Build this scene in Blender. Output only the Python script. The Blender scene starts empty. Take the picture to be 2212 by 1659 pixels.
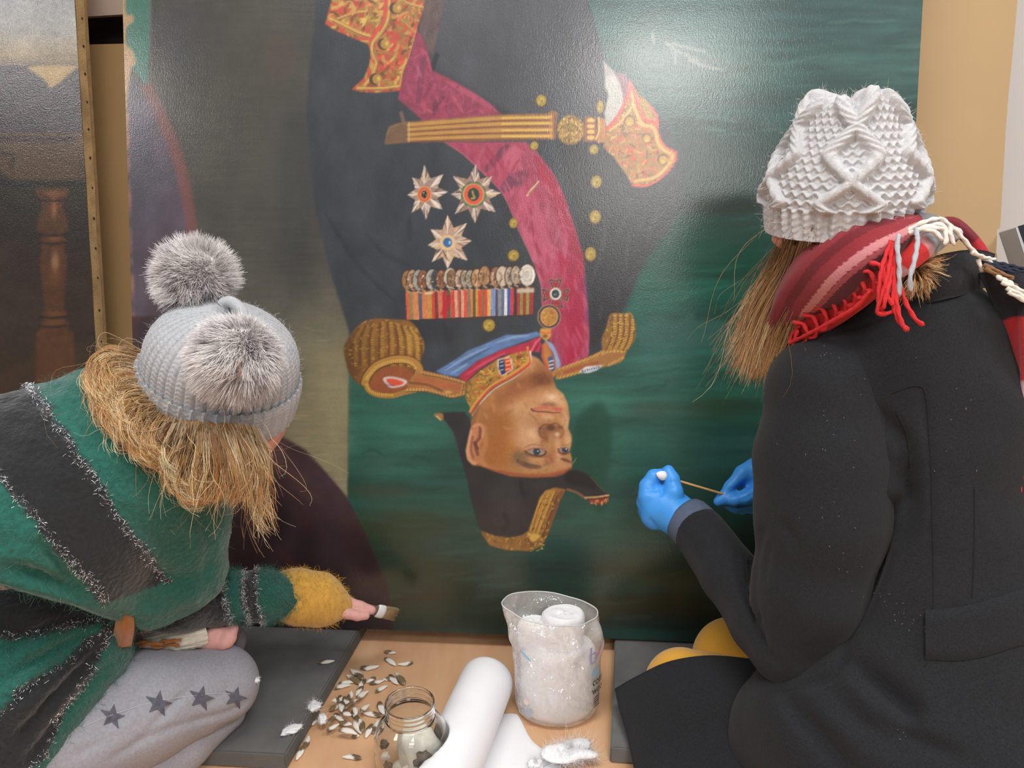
import bpy, bmesh, math, random
import numpy as np
from mathutils import Vector, Matrix
rng = np.random.default_rng(7)
random.seed(7)
scene = bpy.context.scene
col = scene.collection
# ------------------------------------------------------------------ camera, world, lamps, exposure
FPX, CAMH, TILT = 1670.0, 0.9, math.radians(15.6)
RX = np.array([1.0, 0, 0])
DN = np.array([0, -math.sin(TILT), -math.cos(TILT)])
FW = np.array([0, math.cos(TILT), -math.sin(TILT)])
CAM = np.array([0, 0, CAMH])
cd = bpy.data.cameras.new('camera')
cam = bpy.data.objects.new('camera', cd)
col.objects.link(cam)
cam.location = (0, 0, CAMH)
cam.rotation_euler = (math.pi / 2 - TILT, 0, 0)
cd.sensor_width = 36.0
cd.lens = 36.0 * FPX / 2212
cd.clip_start = 0.02
scene.camera = cam
w = bpy.data.worlds.new('room_light')
scene.world = w
w.use_nodes = True
w.node_tree.nodes['Background'].inputs[0].default_value = (0.86, 0.90, 1.0, 1)
w.node_tree.nodes['Background'].inputs[1].default_value = 0.19
def lamp(name, loc, size, power, tgt=None, colr=(1, 0.975, 0.945)):
    ld = bpy.data.lights.new(name, 'AREA')
    ld.shape = 'RECTANGLE'
    ld.size, ld.size_y = size
    ld.energy = power
    ld.color = colr
    o = bpy.data.objects.new(name, ld)
    col.objects.link(o)
    o.location = loc
    if tgt is not None:
        o.rotation_euler = (Vector(tgt) - Vector(loc)).to_track_quat('-Z', 'Y').to_euler()
    return o
lamp('ceiling_lamp_near', (0.42, -1.35, 2.55), (0.7, 0.8), 34)
lamp('ceiling_lamp_mid', (0.5, -2.95, 2.55), (1.2, 0.75), 42)
lamp('ceiling_lamp_far', (0.6, -5.0, 2.55), (1.4, 0.7), 26)
lamp('ceiling_lamp_side', (-3.15, -1.05, 2.55), (0.9, 0.9), 46)
lamp('ceiling_lamp_over', (-0.2, 0.25, 2.55), (1.6, 0.5), 40)
lamp('wall_fill_right', (1.9, 0.35, 2.55), (0.7, 0.7), 34)  # unseen fill added to brighten the white wall at the right
scene.view_settings.view_transform = 'Standard'
scene.view_settings.look = 'None'
scene.view_settings.gamma = 1
scene.view_settings.use_curve_mapping = False
scene.view_settings.exposure = 0.06

# ------------------------------------------------------------------ measuring helpers
def ray(x, y):
    return (x - 1106) / FPX * RX + (y - 829.5) / FPX * DN + FW
def P(x, y, d):
    """world point seen at photo pixel (x, y), d metres along the lens axis"""
    return CAM + ray(x, y) * d
def PZ(x, y, z):
    r = ray(x, y)
    return CAM + r * ((z - CAMH) / r[2])
def proj(p):
    q = p - CAM
    d = q @ FW
    return 1106 + FPX * (q @ RX) / d, 829.5 + FPX * (q @ DN) / d, d
def c2w(a):
    a = a[0] * RX + a[1] * DN + a[2] * FW
    return a / np.linalg.norm(a)

def lin(c):
    c = np.asarray(c, float) / 255.0
    return np.where(c <= 0.04045, c / 12.92, ((c + 0.055) / 1.055) ** 2.4)
def L4(c):
    return tuple(lin(c)) + (1.0,)

# ------------------------------------------------------------------ objects
def tag(o, label=None, cat=None, group=None, kind=None):
    for k, v in (('label', label), ('category', cat), ('group', group), ('kind', kind)):
        if v:
            o[k] = v
    return o
def link(name, me, m=None, parent=None):
    o = bpy.data.objects.new(name, me)
    col.objects.link(o)
    if m is not None:
        me.materials.append(m)
    if parent is not None:
        o.parent = parent
    return o
def empty(name, loc, label, cat, group=None):
    o = bpy.data.objects.new(name, None)
    col.objects.link(o)
    o.location = loc
    bpy.context.view_layer.update()
    return tag(o, label, cat, group)
def keep(o, parent):
    """parent without moving"""
    o.parent = parent
    o.matrix_parent_inverse = parent.matrix_basis.inverted()
    return o
def mesh(name, verts, faces, m=None, parent=None, smooth=True, cols=None):
    verts = np.asarray(verts, np.float32).reshape(-1, 3)
    me = bpy.data.meshes.new(name)
    if isinstance(faces, np.ndarray):
        n, k = faces.shape
        me.vertices.add(len(verts))
        me.vertices.foreach_set('co', verts.ravel())
        me.loops.add(n * k)
        me.polygons.add(n)
        me.polygons.foreach_set('loop_start', np.arange(0, n * k, k, dtype=np.int32))
        me.polygons.foreach_set('loop_total', np.full(n, k, np.int32))
        me.loops.foreach_set('vertex_index', faces.astype(np.int32).ravel())
        me.update(calc_edges=True)
    else:
        me.from_pydata(verts.tolist(), [], faces)
        me.update()
    if smooth:
        me.polygons.foreach_set('use_smooth', np.ones(len(me.polygons), bool))
    if cols is not None:
        c = np.ones((len(verts), 4), np.float32)
        c[:, :3] = cols
        a = me.color_attributes.new('Col', 'FLOAT_COLOR', 'POINT')
        a.data.foreach_set('color', c.ravel())
    o = bpy.data.objects.new(name, me)
    col.objects.link(o)
    if m is not None:
        me.materials.append(m)
    if parent is not None:
        keep(o, parent)
    return o
def gridfaces(nu, nv, wrap_u=False, wrap_v=False):
    """verts indexed [v*nu+u]"""
    u = np.arange(nu if wrap_u else nu - 1)
    v = np.arange(nv if wrap_v else nv - 1)
    U, V = np.meshgrid(u, v)
    U, V = U.ravel(), V.ravel()
    U1, V1 = (U + 1) % nu, (V + 1) % nv
    return np.stack([V * nu + U, V * nu + U1, V1 * nu + U1, V1 * nu + U], 1)
def box(name, lo, hi, m, parent=None, bev=0.0, M=None):
    bm = bmesh.new()
    bmesh.ops.create_cube(bm, size=1)
    lo, hi = np.array(lo, float), np.array(hi, float)
    for v in bm.verts:
        v.co = Vector((np.array(v.co) + 0.5) * (hi - lo) + lo)
    if bev:
        bmesh.ops.bevel(bm, geom=bm.edges[:], offset=bev, segments=2, affect='EDGES')
    if M is not None:
        bmesh.ops.transform(bm, matrix=M, verts=bm.verts)
    me = bpy.data.meshes.new(name)
    bm.to_mesh(me)
    bm.free()
    o = bpy.data.objects.new(name, me)
    col.objects.link(o)
    me.materials.append(m)
    if parent is not None:
        keep(o, parent)
    return o

# ------------------------------------------------------------------ materials
def mat(name, c=(128, 128, 128), rough=0.8, attr=False, noise=0.0, nscale=60, bump=0.0, bscale=200, spec=0.5,
        sheen=0.0, coat=0.0, metal=0.0, c2=None, stretch=None, sss=0.0, bdist=0.002, trans=0.0, ior=1.45, coat_rough=0.1, detail=4):
    m = bpy.data.materials.new(name)
    m.use_nodes = True
    nt = m.node_tree
    N, LK = nt.nodes, nt.links
    b = N['Principled BSDF']
    b.inputs['Roughness'].default_value = rough
    b.inputs['Specular IOR Level'].default_value = spec
    b.inputs['Metallic'].default_value = metal
    b.inputs['Sheen Weight'].default_value = sheen
    b.inputs['Sheen Roughness'].default_value = 0.5
    b.inputs['Coat Weight'].default_value = coat
    b.inputs['Coat Roughness'].default_value = coat_rough
    b.inputs['Subsurface Weight'].default_value = sss
    b.inputs['Transmission Weight'].default_value = trans
    b.inputs['IOR'].default_value = ior
    if sss:
        b.inputs['Subsurface Radius'].default_value = (0.02, 0.008, 0.005)
        b.inputs['Subsurface Scale'].default_value = 0.3
    tc = N.new('ShaderNodeTexCoord')
    src = tc.outputs['Object']
    if stretch:
        mp = N.new('ShaderNodeMapping')
        mp.inputs['Scale'].default_value = stretch
        LK.new(src, mp.inputs[0])
        src = mp.outputs[0]
    if attr:
        a = N.new('ShaderNodeAttribute')
        a.attribute_name = 'Col'
        base = a.outputs['Color']
    else:
        a = N.new('ShaderNodeRGB')
        a.outputs[0].default_value = L4(c)
        base = a.outputs[0]
    if noise or c2 is not None:
        t = N.new('ShaderNodeTexNoise')
        t.inputs['Scale'].default_value = nscale
        t.inputs['Detail'].default_value = detail
        LK.new(src, t.inputs['Vector'])
        if c2 is not None:
            mx = N.new('ShaderNodeMix')
            mx.data_type = 'RGBA'
            rp = N.new('ShaderNodeMapRange')
            rp.inputs[1].default_value, rp.inputs[2].default_value = 0.35, 0.65
            LK.new(t.outputs['Fac'], rp.inputs[0])
            LK.new(rp.outputs[0], mx.inputs['Factor'])
            LK.new(base, mx.inputs['A'])
            mx.inputs['B'].default_value = L4(c2)
            base = mx.outputs['Result']
        if noise:
            rp = N.new('ShaderNodeMapRange')
            rp.inputs[1].default_value, rp.inputs[2].default_value = 0.25, 0.75
            rp.inputs[3].default_value, rp.inputs[4].default_value = 1 - noise, 1 + noise
            LK.new(t.outputs['Fac'], rp.inputs[0])
            mx = N.new('ShaderNodeVectorMath')
            mx.operation = 'SCALE'
            LK.new(base, mx.inputs[0])
            LK.new(rp.outputs[0], mx.inputs['Scale'])
            base = mx.outputs[0]
    LK.new(base, b.inputs['Base Color'])
    if sheen:
        b.inputs['Sheen Tint'].default_value = (1, 1, 1, 1)
    if bump:
        t = N.new('ShaderNodeTexNoise')
        t.inputs['Scale'].default_value = bscale
        t.inputs['Detail'].default_value = 3
        LK.new(src, t.inputs['Vector'])
        bp = N.new('ShaderNodeBump')
        bp.inputs['Strength'].default_value = bump
        bp.inputs['Distance'].default_value = bdist
        LK.new(t.outputs['Fac'], bp.inputs['Height'])
        LK.new(bp.outputs[0], b.inputs['Normal'])
    return m

# ------------------------------------------------------------------ painting brush (numpy)
def vnoise(h, w_, sy, sx, seed, octaves=3):
    r = np.random.default_rng(seed)
    out = np.zeros((h, w_), np.float32)
    amp, tot = 1.0, 0
    for o in range(octaves):
        gy, gx = int(h / sy) + 3, int(w_ / sx) + 3
        g = r.random((gy, gx)).astype(np.float32)
        y, x = np.arange(h) / sy, np.arange(w_) / sx
        y0, x0 = y.astype(int), x.astype(int)
        fy, fx = (y - y0)[:, None], (x - x0)[None]
        fy, fx = fy * fy * (3 - 2 * fy), fx * fx * (3 - 2 * fx)
        a = g[y0][:, x0] * (1 - fx) + g[y0][:, x0 + 1] * fx
        b = g[y0 + 1][:, x0] * (1 - fx) + g[y0 + 1][:, x0 + 1] * fx
        out += amp * (a * (1 - fy) + b * fy)
        tot += amp
        amp *= 0.55
        sy, sx = max(sy / 2, 1), max(sx / 2, 1)
    return out / tot - 0.5
def spline(pts, n=8, closed=False):
    p = np.asarray(pts, float)
    if len(p) < 3:
        return p
    if closed:
        q = np.concatenate([p[-1:], p, p[:2]])
    else:
        q = np.concatenate([2 * p[:1] - p[1:2], p, 2 * p[-1:] - p[-2:-1]])
    t = np.linspace(0, 1, n, endpoint=False)[:, None]
    out = []
    for i in range(1, len(q) - 2):
        a, b, c, d = q[i - 1], q[i], q[i + 1], q[i + 2]
        out.append(0.5 * (2 * b + (c - a) * t + (2 * a - 5 * b + 4 * c - d) * t * t + (3 * b - a - 3 * c + d) * t ** 3))
    if not closed:
        out.append(q[-2:-1])
    return np.concatenate(out)
class Art:
    """a picture painted in numpy; coordinates in units of 'zones' that were measured separately"""
    Z = {'O': (0, 0, 1), 'A': (0, 0, 3.16), 'B': (640, 0, 3.687), 'C': (1100, 0, 3.687), 'E': (640, 330, 3.687), 'F': (1100, 330, 3.687),
         'G': (720, 640, 3.16), 'H': (880, 800, 4.046), 'K': (380, 900, 4.608), 'V': (0, 480, 3.95)}
    def __init__(s, x0, y0, x1, y1):
        s.x0, s.y0, s.w, s.h = x0, y0, x1 - x0, y1 - y0
        s.im = np.zeros((s.h, s.w, 3), np.float32)
        s.seed = 100
    def pt(s, z, pts):
        zx, zy, k = s.Z[z]
        p = np.asarray(pts, float).reshape(-1, 2)
        return np.stack([zx + p[:, 0] / k - s.x0, zy + p[:, 1] / k - s.y0], 1)
    def _win(s, p, pad):
        a = np.floor(p.min(0) - pad).astype(int)
        b = np.ceil(p.max(0) + pad).astype(int) + 1
        a = np.maximum(a, 0)
        b = np.minimum(b, [s.w, s.h])
        if (b <= a).any():
            return None
        return a[0], a[1], b[0], b[1]
    def _blur(s, m, r):
        r = int(r)
        if r < 1:
            return m
        for _ in range(2):
            for ax in (0, 1):
                pad = [(0, 0), (0, 0)]
                pad[ax] = (r + 1, r)
                c = np.cumsum(np.pad(m, pad, mode='edge'), ax, dtype=np.float64)
                m = ((c[2 * r + 1:] - c[:-2 * r - 1]) if ax == 0 else (c[:, 2 * r + 1:] - c[:, :-2 * r - 1])) / (2 * r + 1)
        return m.astype(np.float32)
    def mask(s, z, pts, smooth=True, soft=1.0):
        p = s.pt(z, pts)
        if smooth:
            p = spline(p, 6, True)
        wn = s._win(p, soft * 2 + 2)
        if wn is None:
            return None, None
        xa, ya, xb, yb = wn
        SS = 2 if soft < 2 else 1
        X = np.arange(xa * SS, xb * SS) / SS + 0.5 / SS
        Y = np.arange(ya * SS, yb * SS) / SS + 0.5 / SS
        m = np.zeros((len(Y), len(X)), bool)
        q = np.roll(p, -1, 0)
        for i, yy in enumerate(Y):
            c = (p[:, 1] <= yy) != (q[:, 1] <= yy)
            if c.any():
                a, b = p[c], q[c]
                xs = np.sort(a[:, 0] + (yy - a[:, 1]) * (b[:, 0] - a[:, 0]) / (b[:, 1] - a[:, 1]))
                m[i] = np.searchsorted(xs, X) % 2 == 1
        m = m.astype(np.float32)
        if SS == 2:
            m = m.reshape(len(Y) // 2, 2, len(X) // 2, 2).mean((1, 3))
        return wn, s._blur(m, soft)
    def _mix(s, wn, m, c, al=1.0, var=0.0, vs=(12, 12)):
        xa, ya, xb, yb = wn
        c = np.asarray(c, np.float32)
        if var:
            s.seed += 1
            c = c[None, None] * (1 + var * 2 * vnoise(yb - ya, xb - xa, vs[0], vs[1], s.seed))[..., None]
        m = (m * al)[..., None]
        s.im[ya:yb, xa:xb] = s.im[ya:yb, xa:xb] * (1 - m) + c * m
    def poly(s, z, pts, c, soft=1, al=1.0, var=0.06, vs=(12, 12), smooth=True):
        wn, m = s.mask(z, pts, smooth, soft)
        if wn:
            s._mix(wn, m, c, al, var, vs)
        return wn, m
    def stroke(s, z, pts, c, wd, al=1.0, soft=0.8, curve=True, clip=None, taper=False, var=0.0, dash=None):
        p = s.pt(z, pts)
        wd = np.asarray(wd, float) / s.Z[z][2] / 2
        if curve:
            p = spline(p, 6)
        wn = s._win(p, float(np.max(wd)) + soft + 2)
        if wn is None:
            return
        xa, ya, xb, yb = wn
        X, Y = np.meshgrid(np.arange(xa, xb) + 0.5, np.arange(ya, yb) + 0.5)
        best = np.full(X.shape, 1e9, np.float32)
        n = len(p) - 1
        seg = np.linalg.norm(np.diff(p, axis=0), axis=1)
        acc = np.concatenate([[0], np.cumsum(seg)])
        arc = np.zeros(X.shape, np.float32)
        for i in range(n):
            a, d = p[i], p[i + 1] - p[i]
            t = np.clip(((X - a[0]) * d[0] + (Y - a[1]) * d[1]) / max(d @ d, 1e-9), 0, 1)
            u = (i + t) / n
            r = wd * np.sqrt(np.clip(1.02 - (2 * u - 1) ** 2, 0, 1)) if taper else wd
            e = np.hypot(X - a[0] - t * d[0], Y - a[1] - t * d[1]) - r
            if dash:
                arc = np.where(e < best, acc[i] + t * seg[i], arc)
            best = np.minimum(best, e)
        m = np.clip(0.5 - best / (soft + 0.4), 0, 1)
        if dash:
            m = m * np.clip(0.5 + 2.2 * np.sin(arc / dash * 6.283), 0, 1)
        if clip is not None:
            cw, cm = clip
            full = np.zeros_like(m)
            ax, ay, bx, by = max(xa, cw[0]), max(ya, cw[1]), min(xb, cw[2]), min(yb, cw[3])
            if bx <= ax or by <= ay:
                return
            full[ay - ya:by - ya, ax - xa:bx - xa] = cm[ay - cw[1]:by - cw[1], ax - cw[0]:bx - cw[0]]
            m = m * full
        s._mix(wn, m, c, al, var)
    def blob(s, z, x, y, rx, ry, c, al=1.0, ang=0.0, hard=1.0, clip=None):
        zx, zy, k = s.Z[z]
        cx, cy = s.pt(z, (x, y))[0]
        rx, ry = rx / k, ry / k
        R_ = max(rx, ry) * 1.6
        wn = s._win(np.array([[cx - R_, cy - R_], [cx + R_, cy + R_]]), 1)
        if wn is None:
            return
        xa, ya, xb, yb = wn
        X, Y = np.meshgrid(np.arange(xa, xb) + 0.5 - cx, np.arange(ya, yb) + 0.5 - cy)
        ca, sa = math.cos(ang), math.sin(ang)
        d = np.hypot((X * ca + Y * sa) / rx, (-X * sa + Y * ca) / ry)
        if hard > 2:
            m = np.clip((1 - d) * min(rx, ry) + 0.5, 0, 1)
        else:
            m = np.clip(1.5 - d, 0, 1) ** 2 / 2.25 * 1.5
            m = np.clip(m, 0, 1)
        if clip is not None:
            cw, cm = clip
            full = np.zeros_like(m)
            ax, ay, bx, by = max(xa, cw[0]), max(ya, cw[1]), min(xb, cw[2]), min(yb, cw[3])
            if bx <= ax or by <= ay:
                return
            full[ay - ya:by - ya, ax - xa:bx - xa] = cm[ay - cw[1]:by - cw[1], ax - cw[0]:bx - cw[0]]
            m = m * full
        s._mix(wn, m, c, al)
    def scribble(s, clip, n, colors, ln, wd, seed=1, curl=1.2, ang=None, soft=.8, al=.8):
        """short curved dabs of the brush inside a shape"""
        r = np.random.default_rng(seed)
        cw, cm = clip
        ys, xs = np.nonzero(cm > 0.6)
        if len(ys) == 0:
            return
        for i in range(n):
            j = r.integers(len(ys))
            x, y = xs[j] + cw[0], ys[j] + cw[1]
            a = r.uniform(0, 6.28) if ang is None else ang + r.normal(0, 0.35)
            k = r.uniform(-curl, curl)
            l = ln * r.uniform(0.5, 1.3)
            pts = [(x, y)]
            for q in range(4):
                a += k / 4
                pts.append((pts[-1][0] + l / 4 * math.cos(a), pts[-1][1] + l / 4 * math.sin(a)))
            pts = np.array(pts) + [s.x0, s.y0]
            s.stroke('O', pts, colors[r.integers(len(colors))], wd * r.uniform(0.6, 1.3), al=r.uniform(max(al - .2, .03), min(al + .2, 1)), soft=soft, clip=clip, taper=True)
    def finish(s, amt=0.05):
        n = vnoise(s.h, s.w, 3, 3, 901, 2) * amt + vnoise(s.h, s.w, 40, 60, 902, 3) * amt * 1.5
        s.im *= (1 + n)[..., None]
        np.clip(s.im, 0, 255, out=s.im)
    def sample(s, x, y):
        x = np.clip(x - s.x0 - 0.5, 0, s.w - 1.001)
        y = np.clip(y - s.y0 - 0.5, 0, s.h - 1.001)
        xi, yi = x.astype(int), y.astype(int)
        fx, fy = (x - xi)[:, None], (y - yi)[:, None]
        a = s.im
        c = (a[yi, xi] * (1 - fx) + a[yi, xi + 1] * fx) * (1 - fy) + (a[yi + 1, xi] * (1 - fx) + a[yi + 1, xi + 1] * fx) * fy
        return lin(c)
# ------------------------------------------------------------------ the portrait, painted upside down as it stands
def paint_portrait():
    a = Art(236, -90, 2020, 1412)
    H_, W_ = a.h, a.w
    yy = (np.arange(H_) + a.y0)[:, None]
    xx = (np.arange(W_) + a.x0)[None]
    # sky: teal, changing with height, streaked sideways
    ys = [-90, 60, 150, 300, 400, 440, 480, 540, 640, 700, 760, 860, 960, 1060, 1150, 1250, 1330, 1410]
    cs = [(46, 76, 74), (54, 88, 84), (60, 92, 86), (34, 66, 62), (24, 56, 48), (20, 40, 30), (18, 62, 50), (18, 76, 62), (22, 82, 68), (34, 78, 68), (40, 84, 74),
          (40, 90, 76), (42, 90, 76), (32, 76, 64), (28, 64, 54), (26, 54, 44), (28, 44, 34), (22, 56, 52)]
    for k in range(3):
        a.im[..., k] = np.interp(yy, ys, [c[k] for c in cs])
    st = vnoise(H_, W_, 14, 160, 11, 4)
    st2 = vnoise(H_, W_, 60, 260, 12, 3)
    a.im *= (1 + 0.35 * st + 0.4 * st2)[..., None]
    # brown and olive patches low down
    def patch(x, y, rx, ry, c, al, ang=0.0):
        a.blob('O', x, y, rx, ry, c, al, ang)
    for x, y, rx, ry, c, al in ((820, 1060, 90, 18, (52, 60, 38), .8), (890, 1130, 130, 40, (44, 54, 30), .8), (820, 1165, 100, 60, (36, 50, 32), .8), (920, 1240, 160, 45, (40, 46, 28), .9),
                                (1000, 1300, 200, 40, (44, 42, 26), .9), (1430, 1230, 130, 45, (46, 50, 30), .8), (1380, 1310, 240, 30, (48, 40, 24), .9), (1480, 1040, 160, 70, (26, 58, 50), .8),
                                (1400, 1130, 130, 30, (24, 70, 54), .6), (1540, 960, 120, 70, (30, 62, 54), .8), (1600, 1250, 130, 90, (34, 40, 28), .9), (1560, 880, 120, 30, (46, 60, 38), .8),
                                (1400, 885, 60, 20, (60, 66, 44), .6), (1700, 1150, 140, 190, (30, 40, 32), .9), (1900, 440, 200, 40, (24, 44, 32), .8), (1550, 445, 190, 24, (22, 38, 26), .9),
                                (1420, 790, 90, 40, (58, 106, 96), .6), (880, 900, 110, 60, (46, 100, 86), .6), (1280, 870, 60, 30, (64, 110, 98), .5), (870, 1010, 90, 40, (46, 98, 84), .5),
                                (800, 960, 50, 30, (38, 82, 70), .6), (1360, 980, 60, 60, (36, 84, 70), .5), (960, 1320, 130, 25, (36, 58, 44), .6), (1350, 1370, 220, 14, (20, 64, 58), .9)):
        patch(x, y, rx, ry, c, al)
    # cloud band and tree line on the right
    for i in range(26):
        x = 1425 + i * 22
        a.blob('O', x, 292 + 12 * math.sin(i * 1.9) + 8 * math.sin(i * .7), 26, 24, (20, 58, 50), .75)
    a.poly('O', [(1420, 300), (1700, 318), (2010, 330), (2010, 430), (1420, 400)], (22, 50, 44), 9, .75)
    a.poly('C', [(900, 300), (1140, 260), (1330, 330), (1560, 400), (1900, 560), (1560, 600), (1300, 500), (1000, 560), (930, 400)], (104, 116, 108), 12, .55)
    for q in ([(1310, 345), (1420, 380), (1560, 410)], [(1330, 420), (1320, 500)], [(1140, 260), (1150, 340)], [(1440, 480), (1540, 520), (1700, 560)], [(1250, 340), (1330, 400), (1500, 480)]):
        a.stroke('C', q, (150, 156, 148), 26, .55, 1.5)
    for i in range(60):
        x, y = rng.uniform(1300, 1960), rng.uniform(-60, 300)
        l = rng.uniform(40, 130)
        a.stroke('O', [(x, y), (x + l / 2, y + rng.normal(0, 5)), (x + l, y + rng.normal(0, 8))], np.array((76, 108, 100)) * rng.uniform(.55, 1.25), rng.uniform(4, 12), .3, 3, taper=True)
    for i in range(90):
        x, y = rng.uniform(1280, 1700), rng.uniform(470, 860)
        l = rng.uniform(40, 160)
        a.stroke('O', [(x, y), (x + l / 2, y + rng.normal(0, 4) - 6), (x + l, y + rng.normal(0, 8) - 14)], np.array((30, 92, 76)) * rng.uniform(.6, 1.25), rng.uniform(4, 12), .28, 3, taper=True)
    for i in range(110):
        x, y = rng.uniform(760, 1500), rng.uniform(850, 1340)
        l = rng.uniform(30, 120)
        a.stroke('O', [(x, y), (x + l / 2, y + rng.normal(0, 4)), (x + l, y + rng.normal(0, 6))], np.array((36, 76, 64)) * rng.uniform(.55, 1.3), rng.uniform(4, 11), .25, 3, taper=True)
    a.poly('F', [(1080, 1370), (1180, 1310), (1330, 1340), (1440, 1270), (1500, 1330), (1600, 1320), (1760, 1350), (1760, 1500), (1500, 1560), (1150, 1560), (1000, 1480)], (52, 96, 88), 5, .6)
    # dark shade beside the face
    a.poly('H', [(1440, 620), (1470, 470), (1560, 330), (1690, 280), (1770, 420), (1790, 640), (1760, 860), (1720, 1040), (1740, 1180), (1680, 1260), (1620, 1200), (1600, 1080), (1480, 900), (1430, 760)], (18, 66, 48), 6, .8)
    # grey pillar and shadowed ground at the left
    wn, m = a.poly('O', [(240, -95), (760, -95), (760, 400), (752, 860), (750, 1090), (600, 1100), (240, 1100)], (70, 72, 66), 2, smooth=False, var=0)
    gx, gy = np.meshgrid(np.arange(wn[0], wn[2]) + a.x0, np.arange(wn[1], wn[3]) + a.y0)
    t = np.clip((gy - 560) / 300, 0, 1)[..., None]
    side = np.clip((gx - 330) / 420, 0, 1)[..., None]
    pc = np.array((72, 69, 63)) * (1 - t) + (np.array((92, 88, 70)) * (1 - side) + np.array((124, 118, 92)) * side) * t
    pc = pc * (1 + .25 * vnoise(pc.shape[0], pc.shape[1], 90, 40, 31, 3) + .12 * vnoise(pc.shape[0], pc.shape[1], 5, 60, 32, 2))[..., None]
    a._mix(wn, m, pc)
    a.blob('A', 1900, 420, 170, 230, (98, 80, 62), .6)
    a.blob('A', 1250, 250, 250, 300, (56, 58, 62), .7)
    a.blob('O', 560, 300, 150, 260, (66, 68, 60), .5)
    a.blob('O', 480, 120, 140, 120, (66, 66, 58), .5)
    a.blob('O', 640, 420, 60, 300, (48, 50, 50), .6)
    for p_ in ((700, 730, 60, 90), (720, 850, 40, 160), (690, 960, 70, 60), (670, 880, 40, 60)):
        a.blob('O', p_[0], p_[1], p_[2], p_[3], (140, 132, 100), .55)
    a.blob('O', 690, 690, 80, 60, (84, 84, 70), .7)
    for i in range(70):
        x, y = rng.uniform(560, 700), rng.uniform(700, 1040)
        a.stroke('O', [(x, y), (x + rng.uniform(15, 45), y + rng.normal(0, 3))], np.array((132, 124, 92)) * rng.uniform(.75, 1.2), rng.uniform(2, 5), .35, 2, taper=True)
    # purple drapery
    a.poly('O', [(262, 150), (285, 165), (332, 221), (361, 285), (395, 364), (408, 427), (421, 520), (424, 640), (430, 800), (440, 1000), (240, 1000), (240, 150)], (82, 74, 84), 3, smooth=False, var=.2, vs=(60, 30))
    a.stroke('O', [(318, 190), (352, 262), (385, 345), (404, 430), (416, 520), (420, 620)], (122, 72, 66), 26, .7, 8)
    a.blob('A', 1000, 740, 130, 80, (118, 104, 116), .5)
    a.blob('A', 960, 1000, 90, 330, (66, 62, 78), .6)
    a.blob('O', 350, 640, 50, 170, (84, 56, 62), .6)
    a.blob('O', 318, 420, 40, 100, (72, 68, 82), .6)
    a.poly('A', [(845, -100), (1020, -100), (1022, 300), (1012, 540), (985, 570), (930, 500), (895, 440), (900, 380), (868, 330), (866, 200), (850, 100)], (62, 108, 95), 2)
    a.poly('A', [(826, -100), (858, -100), (860, 90), (905, 100), (908, 150), (865, 190), (862, 300), (900, 340), (930, 430), (900, 460), (880, 560), (862, 760), (880, 780), (865, 880), (850, 880)], (168, 138, 100), 2)
    a.stroke('A', [(1026, 0), (1030, 300), (1035, 600)], (104, 84, 84), 18, .5, 3)
    for i in range(30):
        y = rng.uniform(260, 760)
        a.blob('O', 284 - (720 - y) * .034 + 4, y, 7, rng.uniform(6, 26), (150, 106, 96), .6)
    mw = a.mask('K', [(-1600, -1000), (100, -1000), (1030, 180), (1290, 330), (1480, 540), (1700, 800), (1900, 1200), (2100, 1659), (2190, 2300), (-1600, 2300)], False, 2)
    a._mix(mw[0], mw[1], (66, 46, 50), 1, .3, (60, 40))
    gy = np.clip((np.arange(mw[0][1], mw[0][3]) + a.y0 - 960) / 260, 0, 1)[:, None] * np.ones((1, mw[0][2] - mw[0][0]))
    a._mix(mw[0], mw[1] * gy, (36, 25, 28), .75)
    for x, y, rx, ry, c, al, g in ((980, 400, 170, 120, (98, 64, 62), .6, .3), (1100, 560, 330, 60, (92, 66, 56), .5, .35), (1300, 760, 220, 60, (92, 58, 54), .5, .5), (1430, 640, 200, 90, (56, 48, 54), .6, .6),
                                   (1000, 1050, 180, 240, (20, 16, 18), .85, 0), (1300, 1300, 150, 330, (24, 16, 18), .7, 0), (1320, 1060, 90, 120, (64, 30, 26), .5, 0), (1600, 900, 120, 200, (76, 58, 64), .6, .4),
                                   (1560, 1300, 170, 300, (58, 42, 48), .6, 0), (620, 1250, 330, 300, (28, 18, 20), .7, 0), (1750, 1250, 140, 300, (52, 34, 38), .6, .5), (1120, 1420, 150, 30, (84, 36, 26), .6, .75)):
        a.blob('K', x, y, rx, ry, c, al, g, clip=mw)
    # uniform coat and trousers
    jk = a.poly('O', [(690, -100), (680, 40), (668, 150), (662, 250), (672, 380), (681, 452), (694, 506), (716, 596), (735, 655), (754, 715), (765, 800), (850, 840), (1000, 850), (1200, 790), (1330, 760), (1344, 677), (1368, 617), (1387, 574), (1404, 539),
                      (1436, 506), (1455, 460), (1472, 438), (1474, 380), (1470, 320), (1440, 270), (1420, 250), (1306, 174), (1303, 130), (1295, 92), (1268, 0), (1245, -100)], (52, 56, 61), 2, smooth=False, var=.16, vs=(70, 40))
    a.poly('O', [(945, -100), (1250, -100), (1268, 0), (1295, 92), (1303, 130), (1306, 250), (1130, 250), (1000, 180), (935, 110)], (70, 71, 77), 5, .8, .1, (60, 20))
    a.poly('O', [(1200, 300), (1320, 300), (1400, 400), (1474, 380), (1472, 438), (1436, 506), (1387, 574), (1355, 655), (1330, 700), (1270, 760), (1270, 600), (1240, 450)], (37, 36, 37), 8, .85, .12, (40, 20), smooth=False)
    a.stroke('C', [(620, 0), (720, 340), (750, 480)], (36, 44, 46), 8, .8, 1)
    a.stroke('B', [(1120, 440), (1080, 560)], (24, 26, 30), 40, .6, 3)
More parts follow.
